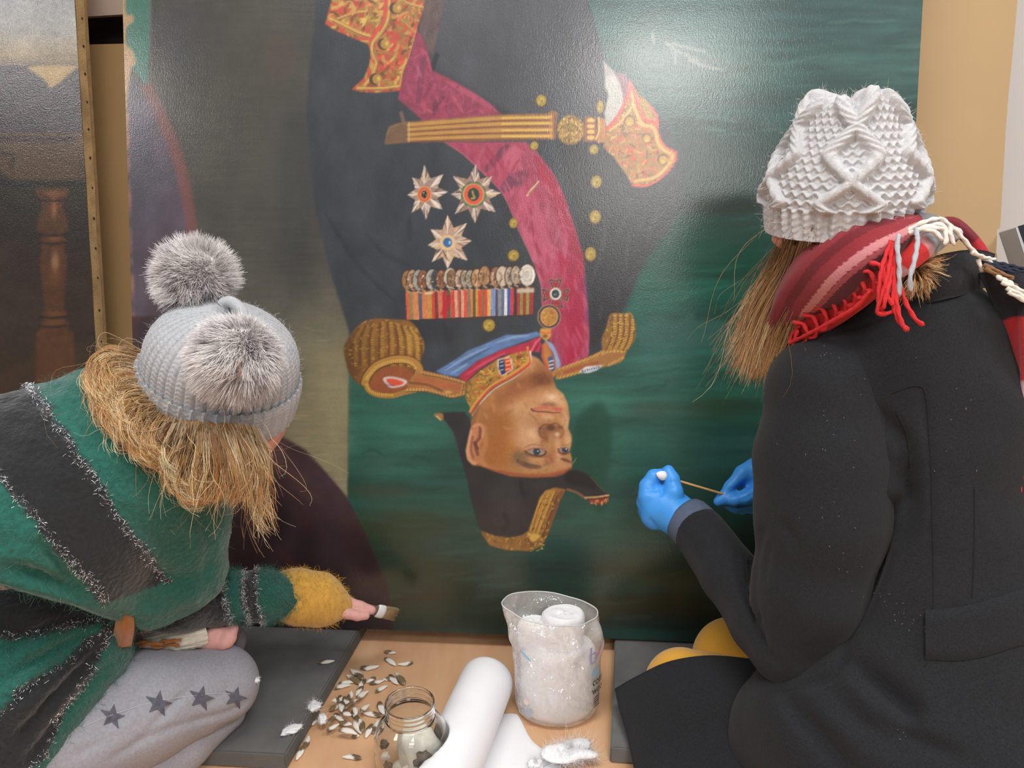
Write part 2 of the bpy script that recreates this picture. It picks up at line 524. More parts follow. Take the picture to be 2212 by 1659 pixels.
    for q in ([(870, 650), (900, 560), (960, 480)], [(1010, 680), (1060, 560), (1080, 500)], [(930, 950), (940, 780), (960, 600)], [(1100, 750), (1120, 600), (1200, 420)], [(1050, 640), (1150, 560), (1190, 450)], [(650, 1050), (700, 900), (760, 600)],
              [(860, 1200), (870, 1060)], [(720, 1330), (740, 1200)], [(940, 1040), (1000, 970)], [(780, 430), (760, 700), (720, 900)]):
        a.stroke('F', q, (72, 74, 76), 26, .4, 5, taper=True)
    for q in ([(1170, 1330), (1210, 1500), (1240, 1400)], [(230, 480), (500, 900), (760, 1160)], [(560, 650), (700, 800), (900, 900)], [(900, 500), (905, 700)]):
        a.stroke('E', q, (32, 34, 40), 40, .45, 8, taper=True)
    for x, y, rx, ry in ((560, 250, 220, 400), (700, 750, 160, 180), (480, 1000, 200, 300), (1050, 1150, 100, 50)):
        a.blob('E', x, y, rx, ry, (60, 64, 68), .5)
    a.blob('E', 1700, 330, 90, 330, (38, 38, 44), .5)
    a.blob('E', 1050, 1420, 300, 120, (34, 34, 38), .6)
    # brown scabbard
    a.poly('B', [(1030, -300), (1200, -300), (1180, 0), (1130, 250), (1090, 440), (1040, 400), (980, 230)], (88, 72, 68), 1.5, smooth=False, var=.2, vs=(20, 8))
    # crimson sash
    s1 = a.poly('B', [(960, 230), (1000, 290), (1040, 390), (1080, 560), (1250, 640), (1450, 760), (1550, 830), (1640, 915), (1010, 965), (930, 890), (810, 790), (830, 660), (880, 500), (930, 300)], (140, 54, 76), 1, smooth=False, var=.15, vs=(10, 10))
    for q, c, wd, al in (([(1030, 380), (1000, 560), (980, 760), (960, 860)], (104, 46, 70), 50, .6), ([(1010, 390), (1060, 480), (1075, 570)], (196, 66, 92), 26, .7), ([(1090, 920), (1120, 820), (1180, 770)], (96, 34, 56), 46, .8),
                         ([(960, 520), (980, 580), (1000, 620)], (172, 100, 130), 22, .6), ([(1180, 640), (1330, 720), (1500, 820), (1600, 890)], (176, 80, 104), 46, .6), ([(1240, 760), (1290, 830), (1330, 900)], (190, 96, 116), 30, .5),
                         ([(1210, 780), (1190, 860)], (110, 20, 50), 18, .7), ([(1000, 780), (1030, 900)], (184, 80, 104), 36, .5), ([(870, 640), (900, 720), (940, 780)], (150, 80, 110), 30, .5), ([(1060, 600), (1060, 700), (1000, 800)], (106, 36, 58), 30, .6),
                         ([(820, 760), (900, 860), (960, 900)], (112, 60, 84), 36, .5), ([(950, 300), (900, 480), (850, 680)], (120, 60, 84), 30, .6)):
        a.stroke('B', q, c, wd, al, 3, taper=True, clip=s1)
    a.scribble(s1, 120, [(160, 66, 92), (146, 54, 80), (124, 44, 66), (174, 84, 108)], 20, 5, 5, soft=2, al=.45)
    sx = [(1180, 1130), (1330, 1230), (1480, 1370), (1620, 1510), (1690, 1630), (1770, 1830), (1850, 2000), (1910, 2150), (1950, 2270), (1960, 2520), (2000, 2680), (2050, 2780), (2090, 2950), (2210, 2900), (2326, 2840), (2336, 2700), (2326, 2500), (2310, 2310), (2286, 2040),
          (2216, 1810), (2136, 1570), (2060, 1400), (1920, 1210), (1830, 1130)]
    s2 = a.poly('B', sx, (158, 62, 86), 1, smooth=False, var=.12, vs=(14, 8))
    for q, c, wd, al in (([(1900, 1250), (1990, 1400), (2100, 1620), (2180, 1850), (2240, 2100), (2270, 2400)], (150, 18, 52), 130, .75), ([(2100, 2000), (2200, 2300), (2220, 2700), (2150, 2900)], (160, 16, 54), 150, .75),
                         ([(2040, 2350), (2120, 2600), (2160, 2800)], (166, 36, 66), 120, .6), ([(1690, 1150), (1600, 1250), (1500, 1370)], (96, 42, 62), 60, .8), ([(1840, 1390), (1740, 1430), (1640, 1520)], (98, 44, 66), 110, .75),
                         ([(1290, 1140), (1400, 1250), (1500, 1350)], (140, 52, 82), 60, .6), ([(1780, 1170), (1720, 1260), (1740, 1360)], (188, 90, 110), 120, .7), ([(1800, 1500), (1880, 1700), (1960, 1950), (2040, 2200)], (186, 84, 108), 150, .65),
                         ([(1760, 1700), (1880, 2000), (1950, 2300)], (192, 100, 124), 60, .6), ([(2290, 2150), (2310, 2400), (2325, 2600)], (110, 46, 110), 26, .7), ([(2110, 1700), (2150, 1900), (2140, 2050)], (196, 90, 128), 36, .6),
                         ([(1940, 1330), (2010, 1480)], (170, 12, 46), 40, .8), ([(2060, 1480), (2110, 1620)], (160, 8, 54), 40, .8)):
        a.stroke('B', q, c, wd, al, 6, taper=True, clip=s2)
    a.scribble(s2, 220, [(176, 76, 100), (166, 44, 74), (142, 30, 58), (186, 92, 116)], 34, 7, 6, .4, 1.3, soft=2.5, al=.4)
    a.stroke('B', sx[:10], (206, 112, 110), 8, .5, 1)
    a.stroke('B', [(1838, 1560), (1870, 1510), (1905, 1475), (1930, 1445)], (206, 180, 130), 12, .95)
    a.stroke('B', [(1850, 1540), (1890, 1510), (1910, 1480)], (160, 120, 84), 10, .8)
    # gold belt and buckle
    bl = a.poly('B', [(740, 1010), (800, 985), (880, 972), (1200, 945), (1640, 912), (2010, 905), (2020, 882), (2080, 890), (2062, 1112), (1900, 1112), (1500, 1122), (900, 1132), (705, 1148), (720, 1060)], (150, 106, 62), 1, smooth=False, var=.12)
    a.poly('B', [(705, 1148), (740, 1010), (890, 972), (890, 1132)], (96, 76, 58), 2, .8, smooth=False)
    for i, yy_ in enumerate((0.13, .36, .62, .86)):
        q = [(895, 975 + 155 * yy_), (1200, 948 + 172 * yy_), (1640, 915 + 198 * yy_), (2010, 908 + 204 * yy_)]
        a.stroke('B', q, (186, 140, 70), 26, .85, 1.5)
        a.stroke('B', [q[2], ((q[2][0] + q[3][0]) / 2, (q[2][1] + q[3][1]) / 2), q[3]], (222, 184, 84), 14, .8, 1.5)
        q = [(x, y + 22) for x, y in q]
        a.stroke('B', q, (106, 58, 42), 11, .75, 1.5)
    a.stroke('B', [(896, 975), (896, 1130)], (200, 164, 110), 8, .9)
    a.stroke('B', [(860, 985), (835, 900)], (120, 92, 80), 30, .8, 2)
    for yy_ in (930, 985, 1035, 1085):
        a.blob('B', 2030, yy_, 14, 20, (230, 184, 90), .9)
    a.stroke('B', [(2055, 895), (2058, 1105)], (130, 70, 52), 14, .8)
    bk = a.poly('C', [(490 + 108 * math.cos(t) * 1.0, 1035 + 118 * math.sin(t)) for t in np.linspace(0, 6.28, 20)[:-1]], (150, 112, 52), 1.2)
    a.scribble(bk, 130, [(206, 168, 72), (110, 80, 36), (180, 136, 60), (84, 76, 40), (226, 196, 100)], 9, 2.2, 8)
    a.blob('C', 490, 1010, 55, 55, (120, 98, 44), .6)
    a.scribble(bk, 40, [(206, 168, 72), (70, 62, 34)], 7, 2, 9)
    a.poly('C', [(600, 925), (690, 930), (700, 1130), (590, 1130)], (140, 84, 52), 1, smooth=False)
    for yy_ in (960, 1005, 1050, 1095):
        a.blob('C', 650, yy_, 32, 17, (214, 174, 86), .95, hard=3)
    a.poly('C', [(705, 930), (770, 950), (770, 1130), (700, 1140)], (176, 122, 66), 1, smooth=False)
    a.stroke('C', [(712, 940), (715, 1040), (690, 1110)], (226, 186, 92), 12, .9)
    # left cuff
    G = [(186, 146, 74), (150, 108, 52), (206, 170, 92), (112, 76, 38), (128, 96, 56)]
    lc = a.poly('B', [(300, -330), (285, 0), (262, 70), (230, 190), (310, 240), (400, 280), (490, 320), (570, 345), (592, 420), (585, 500), (540, 620), (440, 712), (520, 730), (600, 736), (730, 732), (825, 720), (845, 600), (900, 440), (960, 230), (1010, 70), (1020, 0), (1040, -330)], (184, 74, 54), 1, smooth=False, var=.1)
    a.scribble(lc, 420, [(168, 132, 62), (134, 100, 46), (196, 162, 84), (104, 74, 38), (150, 116, 54)], 24, 7, 21, 2.6)
    a.scribble(lc, 50, [(196, 60, 48), (216, 100, 70)], 12, 4, 22)
    for q, wd in (([(270, 150), (400, 215), (500, 262), (590, 290)], 44), ([(740, -300), (745, 0), (730, 160), (670, 270), (612, 340), (608, 420), (640, 500), (600, 610), (545, 680)], 30), ([(490, 704), (650, 706), (822, 688)], 26), ([(830, -5), (900, 30), (1010, 60)], 26),
                  ([(330, 150), (480, 100), (690, 90)], 20), ([(960, 230), (900, 450), (850, 560), (830, 680)], 16)):
        a.stroke('B', q, (170, 128, 66), wd, .95, clip=lc)
        a.stroke('B', [(x - 3, y - 4) for x, y in q], (208, 172, 88), wd * .35, .8, clip=lc)
        a.stroke('B', [(x + wd * .42, y + wd * .42) for x, y in q], (112, 60, 40), wd * .22, .7, clip=lc)
    a.stroke('B', [(700, -300), (712, 0), (700, 150), (640, 250), (590, 310)], (200, 70, 60), 26, .8, clip=lc)
    for k, (bx, by) in enumerate(((690, 95), (620, 60), (560, 150), (480, 60), (640, 180))):
        for t in (-.9, -.3, .3):
            a.stroke('B', [(bx, by), (bx - 60 * math.cos(t), by - 60 * math.sin(t) + 20)], G[k % 3], 20, .9, taper=True, clip=lc)
    for x, y in ((800, 65), (705, 350), (640, 630)):
        a.blob('B', x - 14, y, 46, 46, (66, 48, 30), .9, hard=3)
        a.blob('B', x + 4, y, 38, 40, (170, 130, 60), .95, hard=3)
        a.blob('B', x + 16, y - 4, 16, 20, (226, 194, 108), .9)
    # right cuff
    a.poly('C', [(748, 480), (790, 530), (830, 575), (905, 680), (915, 800), (890, 880), (830, 960), (772, 1015), (758, 900), (790, 760), (760, 680), (765, 560)], (178, 176, 168), 1.2, smooth=False, var=.06)
    a.poly('C', [(748, 480), (835, 575), (820, 605), (762, 620)], (152, 148, 144), 2, .8, smooth=False)
    a.poly('C', [(835, 570), (920, 590), (960, 650), (935, 760), (912, 840), (900, 740), (880, 660)], (134, 92, 104), 1.2, smooth=False)
    rc = a.poly('C', [(960, 650), (1060, 780), (1130, 850), (1180, 920), (1180, 1050), (1230, 1160), (1330, 1225), (1290, 1330), (1190, 1430), (1080, 1480), (980, 1480), (930, 1390), (830, 1250), (750, 1170), (770, 1040), (860, 950), (910, 850), (940, 760)], (164, 120, 66), 1, smooth=False, var=.1)
    a.scribble(rc, 190, G + [(214, 96, 62), (204, 84, 56)], 16, 4.5, 24)
    a.stroke('C', [(1015, 720), (1100, 830), (1150, 900)], (120, 100, 56), 40, .8, clip=rc)
    for q, wd in (([(962, 655), (940, 770), (890, 880), (830, 970), (775, 1030)], 26), ([(962, 660), (1010, 780), (1030, 880), (1080, 950), (1175, 985)], 26), ([(1110, 840), (1150, 890), (1178, 930), (1165, 985), (1130, 960)], 20),
                  ([(1060, 780), (1150, 880), (1182, 960), (1184, 1050), (1235, 1160), (1328, 1225), (1288, 1335), (1185, 1435), (1080, 1482), (980, 1475)], 16)):
        a.stroke('C', q, (216, 84, 66), wd, .95)
    for q, wd in (([(975, 740), (985, 830), (900, 960), (800, 1040)], 22), ([(985, 830), (1060, 985), (1150, 1020), (1180, 1120), (1225, 1190), (1298, 1245), (1240, 1345), (1150, 1415), (1010, 1440)], 32)):
        a.stroke('C', q, (190, 148, 80), wd, .9)
        a.stroke('C', q, (220, 184, 104), wd * .4, .8)
    a.poly('C', [(1050, 800), (1080, 790), (1120, 850), (1150, 940), (1110, 930), (1070, 870)], (164, 130, 58), 1)
    for x, y, r_ in ((960, 970, 46), (1098, 1105, 40), (1225, 1275, 44)):
        a.blob('C', x, y - 6, r_, r_, (96, 66, 36), .8, hard=3)
        a.blob('C', x, y, r_ * .75, r_ * .8, (190, 148, 62), .95, hard=3)
        a.blob('C', x - 4, y + 12, r_ * .4, r_ * .35, (230, 194, 92), .9)
    # buttons
    for z, x, y, rx, ry in (('C', 255, 800, 44, 48), ('C', 725, 850, 30, 56), ('C', 200, 1160, 34, 36), ('C', 675, 1190, 38, 40), ('C', 695, 1447, 44, 52), ('F', 685, 510, 46, 56), ('F', 648, 806, 46, 58), ('E', 1730, 560, 34, 42), ('E', 1730, 817, 46, 46), ('E', 1535, 1372, 50, 52)):
        a.blob(z, x - 3, y + 3, rx * 1.1, ry * 1.08, (96, 62, 34), .8, hard=3)
        a.blob(z, x, y, rx * .92, ry * .92, (158, 134, 52), .95, hard=3)
        a.blob(z, x + 3, y - 6, rx * .5, ry * .45, (206, 186, 82), .8)
        a.blob(z, x + 4, y + 3, rx * .25, ry * .2, (100, 72, 36), .9)
        a.blob(z, x - rx * .4, y + ry * .35, rx * .3, ry * .3, (218, 196, 90), .7)
    a.stroke('E', [(1690, 500), (1760, 640), (1790, 700)], (190, 80, 104), 30, .0)
    # star orders
    def star(cx, cy, pts, seed, body):
        st_ = []
        n = len(pts)
        for i, p in enumerate(pts):
            q = pts[(i + 1) % n]
            st_.append(p)
            st_.append(((p[0] + q[0]) / 2 * .62 + cx * .38, (p[1] + q[1]) / 2 * .62 + cy * .38))
        mk = a.poly('E', st_, body, .8, smooth=False, var=.15, vs=(6, 6))
        r = np.random.default_rng(seed)
        for p in pts:
            ax, ay = p[0] - cx, p[1] - cy
            for k in range(7):
                t = r.normal(0, .22)
                e = (cx + ax * .95 * (1 - abs(t) * .7) - ay * t * .8, cy + ay * .95 * (1 - abs(t) * .7) + ax * t * .8)
                a.stroke('E', [(cx + ax * .35, cy + ay * .35), e], [(222, 206, 196), (140, 104, 88), (196, 176, 160), (98, 76, 66), (206, 176, 130)][r.integers(5)], r.uniform(7, 15), .85, clip=mk, taper=True)
            a.stroke('E', [(cx + ax * .3, cy + ay * .3), (cx + ax * .97, cy + ay * .97)], (226, 214, 204), 11, .8, taper=True)
    star(1020, 325, [(1020, 92), (1172, 170), (1208, 312), (1166, 452), (1035, 535), (918, 478), (885, 335), (922, 195)], 41, (150, 128, 116))
    star(1415, 325, [(1430, 88), (1562, 185), (1632, 320), (1588, 474), (1424, 562), (1262, 488), (1230, 330), (1246, 185)], 42, (152, 126, 112))
    star(1205, 715, [(1205, 495), (1360, 558), (1398, 702), (1366, 860), (1205, 930), (1078, 872), (1048, 735), (1068, 610)], 43, (182, 152, 126))
    def rings(z, x, y, lst):
        for rx, ry, c in lst:
            a.blob(z, x, y, rx, ry, c, 1, hard=3)
    rings('E', 1020, 332, [(58, 66, (192, 152, 80)), (50, 58, (206, 82, 56)), (28, 38, (200, 160, 90)), (23, 33, (38, 36, 34))])
    a.scribble(a.mask('E', [(1005, 310), (1035, 310), (1040, 355), (1000, 355)]), 10, [(186, 160, 80), (40, 36, 30)], 4, 2, 3)
    rings('E', 1412, 332, [(98, 102, (128, 104, 84)), (86, 88, (176, 160, 104)), (76, 80, (208, 84, 56)), (46, 52, (30, 60, 46))])
    for k in range(9):
        t = k * .7
        a.stroke('E', [(1412 + 96 * math.cos(t), 332 + 100 * math.sin(t)), (1412 + 96 * math.cos(t + .3), 332 + 100 * math.sin(t + .3))], (60, 110, 66), 14, .9)
    a.stroke('E', [(1402, 305), (1412, 340), (1420, 360), (1395, 365)], (190, 140, 80), 14, .9)
    rings('E', 1205, 715, [(62, 62, (214, 178, 132)), (36, 38, (52, 100, 156))])
    a.blob('E', 1222, 715, 11, 14, (150, 190, 210), .9, hard=3)
    # medal bar
    a.poly('E', [(850, 950), (1900, 880), (1905, 1080), (1885, 1290), (1500, 1325), (890, 1330)], (60, 46, 42), 3, .85, smooth=False)
    rb = [(872, 205, 92, 66), (902, 132, 130, 72), (925, 205, 128, 80), (972, 88, 86, 106), (1000, 205, 122, 72), (1045, 190, 142, 66), (1078, 196, 66, 50), (1102, 118, 50, 46), (1128, 206, 112, 82), (1164, 184, 40, 46), (1200, 78, 92, 62), (1226, 200, 80, 66),
          (1243, 190, 62, 52), (1262, 214, 160, 130), (1285, 196, 84, 66), (1302, 110, 70, 56), (1312, 218, 150, 130), (1335, 206, 78, 50), (1362, 126, 114, 96), (1388, 204, 124, 60), (1408, 84, 76, 42), (1428, 190, 146, 62), (1448, 204, 66, 46),
          (1478, 124, 110, 62), (1498, 208, 60, 50), (1522, 212, 166, 90), (1552, 124, 142, 182), (1588, 78, 64, 86), (1608, 126, 132, 142), (1636, 96, 106, 128), (1658, 222, 220, 222), (1682, 52, 88, 156), (1706, 200, 56, 60), (1735, 52, 46, 46), (1760, 172, 52, 50),
          (1784, 130, 142, 60), (1808, 166, 42, 48), (1834, 138, 150, 64), (1860, 160, 44, 46), (1892, 0, 0, 0)]
    for i in range(len(rb) - 1):
        x0, x1 = rb[i][0], rb[i + 1][0]
        f0 = (x0 - 870) / 1020
        a.poly('E', [(x0 - 2, 1108 - 36 * f0), (x1, 1108 - 36 * f0), (x1 + 8 - 14 * f0, 1330 - 44 * f0), (x0 + 8 - 14 * f0, 1330 - 44 * f0)], rb[i][1:], .5, .96, .12, (9, 3), smooth=False)
    a.poly('E', [(1150, 1290), (1195, 1170), (1230, 1130), (1215, 1250)], (170, 28, 44), 1, .8)
    a.poly('E', [(1757, 1085), (1895, 1078), (1895, 1112), (1757, 1118)], (190, 176, 158), 1, smooth=False)
    a.stroke('E', [(1030, 1120), (1080, 1118)], (220, 200, 180), 16, .8)
    for x, y, rx, ry, c in ((885, 1015, 42, 76, (150, 108, 70)), (925, 1005, 40, 72, (176, 140, 106)), (975, 1015, 46, 82, (150, 150, 142)), (1010, 1010, 38, 74, (136, 88, 58)), (1080, 1010, 48, 80, (164, 158, 148)), (1110, 1010, 30, 74, (58, 72, 80)), (1155, 1010, 40, 74, (140, 92, 62)),
                            (1225, 1000, 50, 82, (186, 170, 150)), (1240, 1000, 34, 66, (130, 100, 66)), (1300, 1005, 36, 72, (190, 160, 136)), (1345, 1005, 34, 70, (150, 136, 116)), (1385, 1005, 34, 70, (158, 150, 130)), (1440, 1000, 44, 74, (176, 130, 84)), (1500, 980, 44, 76, (160, 120, 80)),
                            (1590, 990, 46, 78, (156, 108, 78)), (1640, 985, 48, 80, (198, 178, 156)), (1700, 985, 34, 74, (176, 160, 140)), (1748, 975, 38, 72, (168, 150, 130)), (1840, 975, 62, 84, (206, 198, 184))):
        a.blob('E', x - 5, y + 2, rx + 5, ry + 4, (62, 44, 36), .8, hard=3)
        a.blob('E', x, y, rx, ry, c, 1, hard=3)
        a.stroke('E', [(x + rx * .7, y - ry * .5), (x + rx * .85, y), (x + rx * .6, y + ry * .6)], np.minimum(np.array(c) * 1.35, 240), 10, .8)
        a.stroke('E', [(x - rx * .5, y - ry * .4), (x - rx * .1, y - ry * .1), (x - rx * .3, y + ry * .5)], np.array(c) * .62, 14, .7)
        a.stroke('E', [(x - 8, y + ry + 6), (x + 16, y + ry + 18)], (196, 168, 130), 12, .8)
    a.scribble(a.mask('E', [(870, 960), (1880, 900), (1880, 1050), (870, 1080)], False), 190, [(226, 206, 180), (90, 62, 46), (196, 166, 120), (70, 52, 44)], 8, 1.8, 44)
    a.blob('E', 1840, 970, 40, 58, (186, 176, 164), .9, hard=3)
    a.stroke('E', [(1820, 940), (1850, 930), (1865, 975), (1840, 1010), (1815, 990)], (226, 220, 208), 9, .8)
    # neck orders
    for dx, dy in ((0, -1), (1, .1), (-1, .1), (.1, 1)):
        px, py = 2065 + dx * 70, 1122 + dy * 82
        nx, ny = -dy, dx
        shp = [(2065 + dx * 24 + nx * 14, 1122 + dy * 24 + ny * 14), (px + dx * 30 + nx * 46, py + dy * 30 + ny * 46), (px + dx * 18, py + dy * 18), (px + dx * 30 - nx * 46, py + dy * 30 - ny * 46), (2065 + dx * 24 - nx * 14, 1122 + dy * 24 - ny * 14)]
        a.poly('E', shp, (150, 34, 50), 1, .9, smooth=False)
        a.stroke('E', shp + shp[:1], (190, 130, 84), 18, .9, curve=False)
        a.stroke('E', shp + shp[:1], (42, 42, 62), 10, .9, curve=False)
    rings('E', 2065, 1124, [(50, 52, (180, 130, 90)), (43, 46, (206, 206, 202)), (31, 34, (42, 50, 56))])
    a.scribble(a.mask('E', [(2045, 1104), (2085, 1104), (2085, 1146), (2045, 1146)]), 12, [(150, 160, 150), (40, 46, 50)], 4, 1.6, 5)
    rings('E', 2014, 1305, [(94, 98, (170, 120, 80)), (86, 90, (52, 52, 72)), (72, 76, (190, 142, 74)), (60, 64, (176, 126, 56))])
    cm = a.mask('E', [(1965, 1255), (2060, 1250), (2062, 1360), (1970, 1365)])
    a.scribble(cm, 34, [(222, 188, 92), (150, 92, 44), (206, 160, 70), (160, 46, 40)], 8, 2.2, 46)
    a.poly('E', [(1945, 1400), (2030, 1400), (2030, 1460), (1990, 1500), (1935, 1460)], (200, 148, 66), 1, smooth=False)
    a.stroke('E', [(1950, 1430), (1985, 1440), (2025, 1430)], (206, 90, 50), 16, .8)
    a.blob('E', 1982, 1462, 26, 16, (60, 44, 30), .9)
    # left epaulette
    ep = a.poly('G', [(72, 360), (95, 300), (125, 250), (165, 205), (210, 172), (262, 155), (330, 152), (400, 156), (470, 160), (520, 168), (565, 210), (590, 260), (615, 310), (618, 370), (600, 430), (595, 500), (560, 560), (500, 640), (330, 690), (215, 620), (150, 580), (100, 500)], (122, 82, 40), 1.2, var=.15)
    a.blob('G', 110, 430, 90, 240, (72, 48, 28), .9, clip=ep)
    for i, x in enumerate((150, 200, 255, 315, 375, 430, 480, 530, 575)):
        b_ = (x - 340) * .12
        q = [(x - b_, 180 + abs(x - 350) * .2), (x + b_ * .6, 280), (x + b_, 380), (x + b_ * .9, 470)]
        a.stroke('G', q, (92, 58, 30), 16, .7, 1.5, clip=ep)
        q = [(u + 24, v) for u, v in q]
        k = np.clip((x - 120) / 400, .1, 1)
        a.stroke('G', q, np.array((206, 164, 66)) * (.66 + .34 * k), 26, .75, 1, clip=ep, dash=3.4)
        a.stroke('G', q, np.array((170, 122, 52)) * (.7 + .3 * k), 20, .5, 2, clip=ep)
    a.blob('G', 540, 300, 60, 110, (206, 168, 66), .5, clip=ep)
    a.scribble(ep, 260, [(184, 138, 58), (120, 80, 38), (96, 62, 32), (200, 158, 72)], 7, 2.2, 51, ang=.2, al=.5)
    a.poly('G', [(255, 590), (300, 520), (380, 480), (470, 480), (530, 520), (530, 600), (470, 640), (350, 660), (280, 650)], (140, 78, 46), 1.5)
    a.stroke('G', [(215, 590), (235, 540), (300, 470), (420, 430), (530, 440), (585, 490), (575, 545)], (96, 62, 32), 66, .8)
    a.stroke('G', [(215, 590), (235, 540), (300, 470), (420, 430), (530, 440), (585, 490), (575, 545)], (172, 128, 62), 48, .9)
    a.stroke('G', [(220, 590), (240, 545), (305, 478), (420, 442), (520, 450), (560, 490)], (214, 174, 88), 22, .85, dash=4)
    a.stroke('G', [(222, 590), (240, 640), (300, 672), (400, 680), (480, 658), (560, 640)], (160, 114, 54), 34, .95)
    a.stroke('G', [(228, 600), (248, 640), (305, 668), (400, 674)], (214, 172, 78), 18, .8, dash=4)
    a.poly('G', [(560, 520), (620, 508), (760, 540), (900, 578), (912, 640), (890, 680), (820, 696), (720, 670), (640, 652), (520, 645), (500, 600)], (156, 104, 56), 1, smooth=False)
    a.poly('G', [(560, 555), (650, 560), (870, 605), (868, 645), (640, 610), (540, 610)], (164, 92, 56), 1, .9, smooth=False)
    a.stroke('G', [(520, 590), (640, 605), (740, 645)], (92, 70, 40), 16, .7)
    for q in ([(600, 518), (760, 552), (900, 590)], [(500, 640), (640, 640), (800, 682), (890, 664)], [(890, 590), (880, 650)]):
        a.stroke('G', q, (196, 152, 84), 20, .85, dash=3)
        a.stroke('G', [(x, y + 12) for x, y in q], (88, 58, 36), 7, .7)
    a.blob('G', 785, 655, 30, 12, (226, 190, 110), .8)
    a.poly('G', [(340, 560), (400, 548), (500, 575), (480, 610), (400, 625), (360, 600)], (206, 196, 196), 1)
    a.poly('G', [(360, 570), (410, 562), (480, 585), (460, 605), (400, 612)], (206, 80, 56), 1)
    a.stroke('G', [(360, 605), (420, 610)], (70, 74, 110), 12, .8, dash=4)
    # right epaulette
    e2 = a.poly('G', [(1885, 130), (1925, 112), (1985, 118), (2030, 110), (2055, 170), (2064, 240), (2050, 310), (2000, 380), (1975, 440), (1870, 470), (1840, 400), (1832, 290), (1860, 220)], (140, 96, 42), 1.2)
    for i, x in enumerate((1890, 1930, 1970, 2010, 2045)):
        q = [(x + 14, 130), (x + 16, 230), (x - 4, 320), (x - 50, 400)]
        a.stroke('G', q, (90, 58, 30), 10, .7, clip=e2)
        a.stroke('G', [(u + 16, v) for u, v in q], (208, 166, 66), 24, .8, clip=e2, dash=3.4)
    a.scribble(e2, 60, [(214, 172, 72), (120, 80, 38), (94, 62, 30)], 8, 2, 53)
    a.poly('G', [(1510, 500), (1600, 470), (1740, 415), (1830, 370), (1960, 360), (1995, 390), (1960, 450), (1880, 475), (1790, 500), (1690, 525), (1540, 570), (1515, 545)], (156, 106, 54), 1, smooth=False)
    for q in ([(1520, 505), (1740, 425), (1850, 372)], [(1840, 395), (1900, 375), (1985, 380)], [(1525, 560), (1640, 530), (1780, 490)], [(1880, 470), (1975, 420)]):
        a.stroke('G', q, (206, 162, 78), 18, .85, dash=3)
    a.stroke('G', [(1580, 520), (1700, 480), (1800, 455)], (150, 76, 48), 24, .7)
    a.poly('G', [(1675, 520), (1720, 480), (1845, 468), (1800, 505), (1740, 525)], (200, 200, 200), 1, smooth=False)
    a.stroke('G', [(1700, 512), (1760, 498), (1815, 482)], (50, 72, 124), 16, .9, dash=5)
    # neck ribbon and collar
    a.poly('G', [(700, 512), (770, 470), (850, 420), (920, 370), (1000, 340), (1090, 300), (1180, 262), (1300, 262), (1390, 240), (1420, 268), (1300, 310), (1150, 365), (980, 445), (850, 548), (760, 540)], (88, 116, 160), 1, var=.16, vs=(8, 20), smooth=False)
    for q in ([(760, 510), (900, 420), (1060, 345)], [(1100, 320), (1230, 280), (1350, 262)], [(800, 530), (920, 460)]):
        a.stroke('G', q, (142, 166, 200), 18, .6, 2, taper=True)
    a.stroke('G', [(860, 470), (980, 400), (1080, 350)], (60, 76, 110), 14, .6, 2, taper=True)
    a.poly('G', [(850, 548), (980, 445), (1150, 365), (1330, 310), (1410, 272), (1420, 330), (1405, 385), (1350, 372), (1150, 405), (1000, 495), (905, 585)], (170, 42, 66), 1, var=.14, smooth=False)
    a.stroke('G', [(900, 540), (1040, 450), (1180, 385)], (206, 86, 108), 16, .6, 2, taper=True)
    a.stroke('G', [(1350, 380), (1380, 320), (1410, 290)], (220, 110, 130), 14, .7, 1)
    a.stroke('G', [(1370, 375), (1400, 330)], (120, 16, 40), 10, .8)
    a.poly('G', [(1445, 300), (1500, 330), (1535, 410), (1552, 470), (1520, 490), (1505, 400), (1460, 330)], (140, 160, 192), 1)
    cl = a.poly('G', [(905, 590), (1000, 510), (1120, 432), (1220, 392), (1340, 365), (1352, 400), (1350, 470), (1240, 545), (1100, 615), (1000, 710), (945, 800), (925, 740), (900, 690), (915, 640)], (160, 118, 52), 1, smooth=False)
    a.scribble(cl, 150, [(216, 178, 76), (116, 78, 36), (196, 150, 62), (206, 70, 46), (96, 66, 34)], 12, 3, 61)
    a.stroke('G', [(915, 640), (1000, 600), (1100, 530), (1130, 490)], (206, 164, 66), 24, .6, dash=4, clip=cl)
    for d, c, wd in ((-26, (206, 150, 70), 16), (-12, (206, 66, 46), 14), (2, (220, 206, 190), 11)):
        q = [(1342, 375), (1352, 440), (1338, 480), (1230, 558), (1100, 632), (1005, 728), (948, 812)]
        a.stroke('G', [(x + d * .6, y + d) for x, y in q], c, wd, .9)
    a.poly('G', [(1122, 432), (1200, 412), (1218, 430), (1228, 500), (1150, 548), (1130, 520), (1118, 470)], (206, 190, 178), 1, smooth=False)
    a.poly('G', [(1130, 438), (1168, 428), (1176, 525), (1150, 538), (1132, 500)], (40, 54, 96), .8, smooth=False)
    a.poly('G', [(1168, 428), (1204, 420), (1218, 495), (1176, 525)], (206, 66, 46), .8, smooth=False)
    for y in (445, 472, 500):
        a.stroke('G', [(1140, y + 6), (1160, y)], (190, 190, 186), 7, .9)
        a.stroke('G', [(1178, y), (1205, y - 6)], (226, 180, 90), 9, .9)
    c2_ = a.poly('G', [(1425, 330), (1450, 310), (1490, 400), (1520, 470), (1515, 540), (1500, 555), (1450, 480), (1420, 410)], (176, 120, 56), 1, smooth=False)
    a.stroke('G', [(1430, 335), (1435, 420), (1470, 500), (1500, 550)], (206, 66, 50), 12, .9)
    a.stroke('G', [(1455, 320), (1500, 420), (1518, 500)], (204, 90, 60), 12, .9)
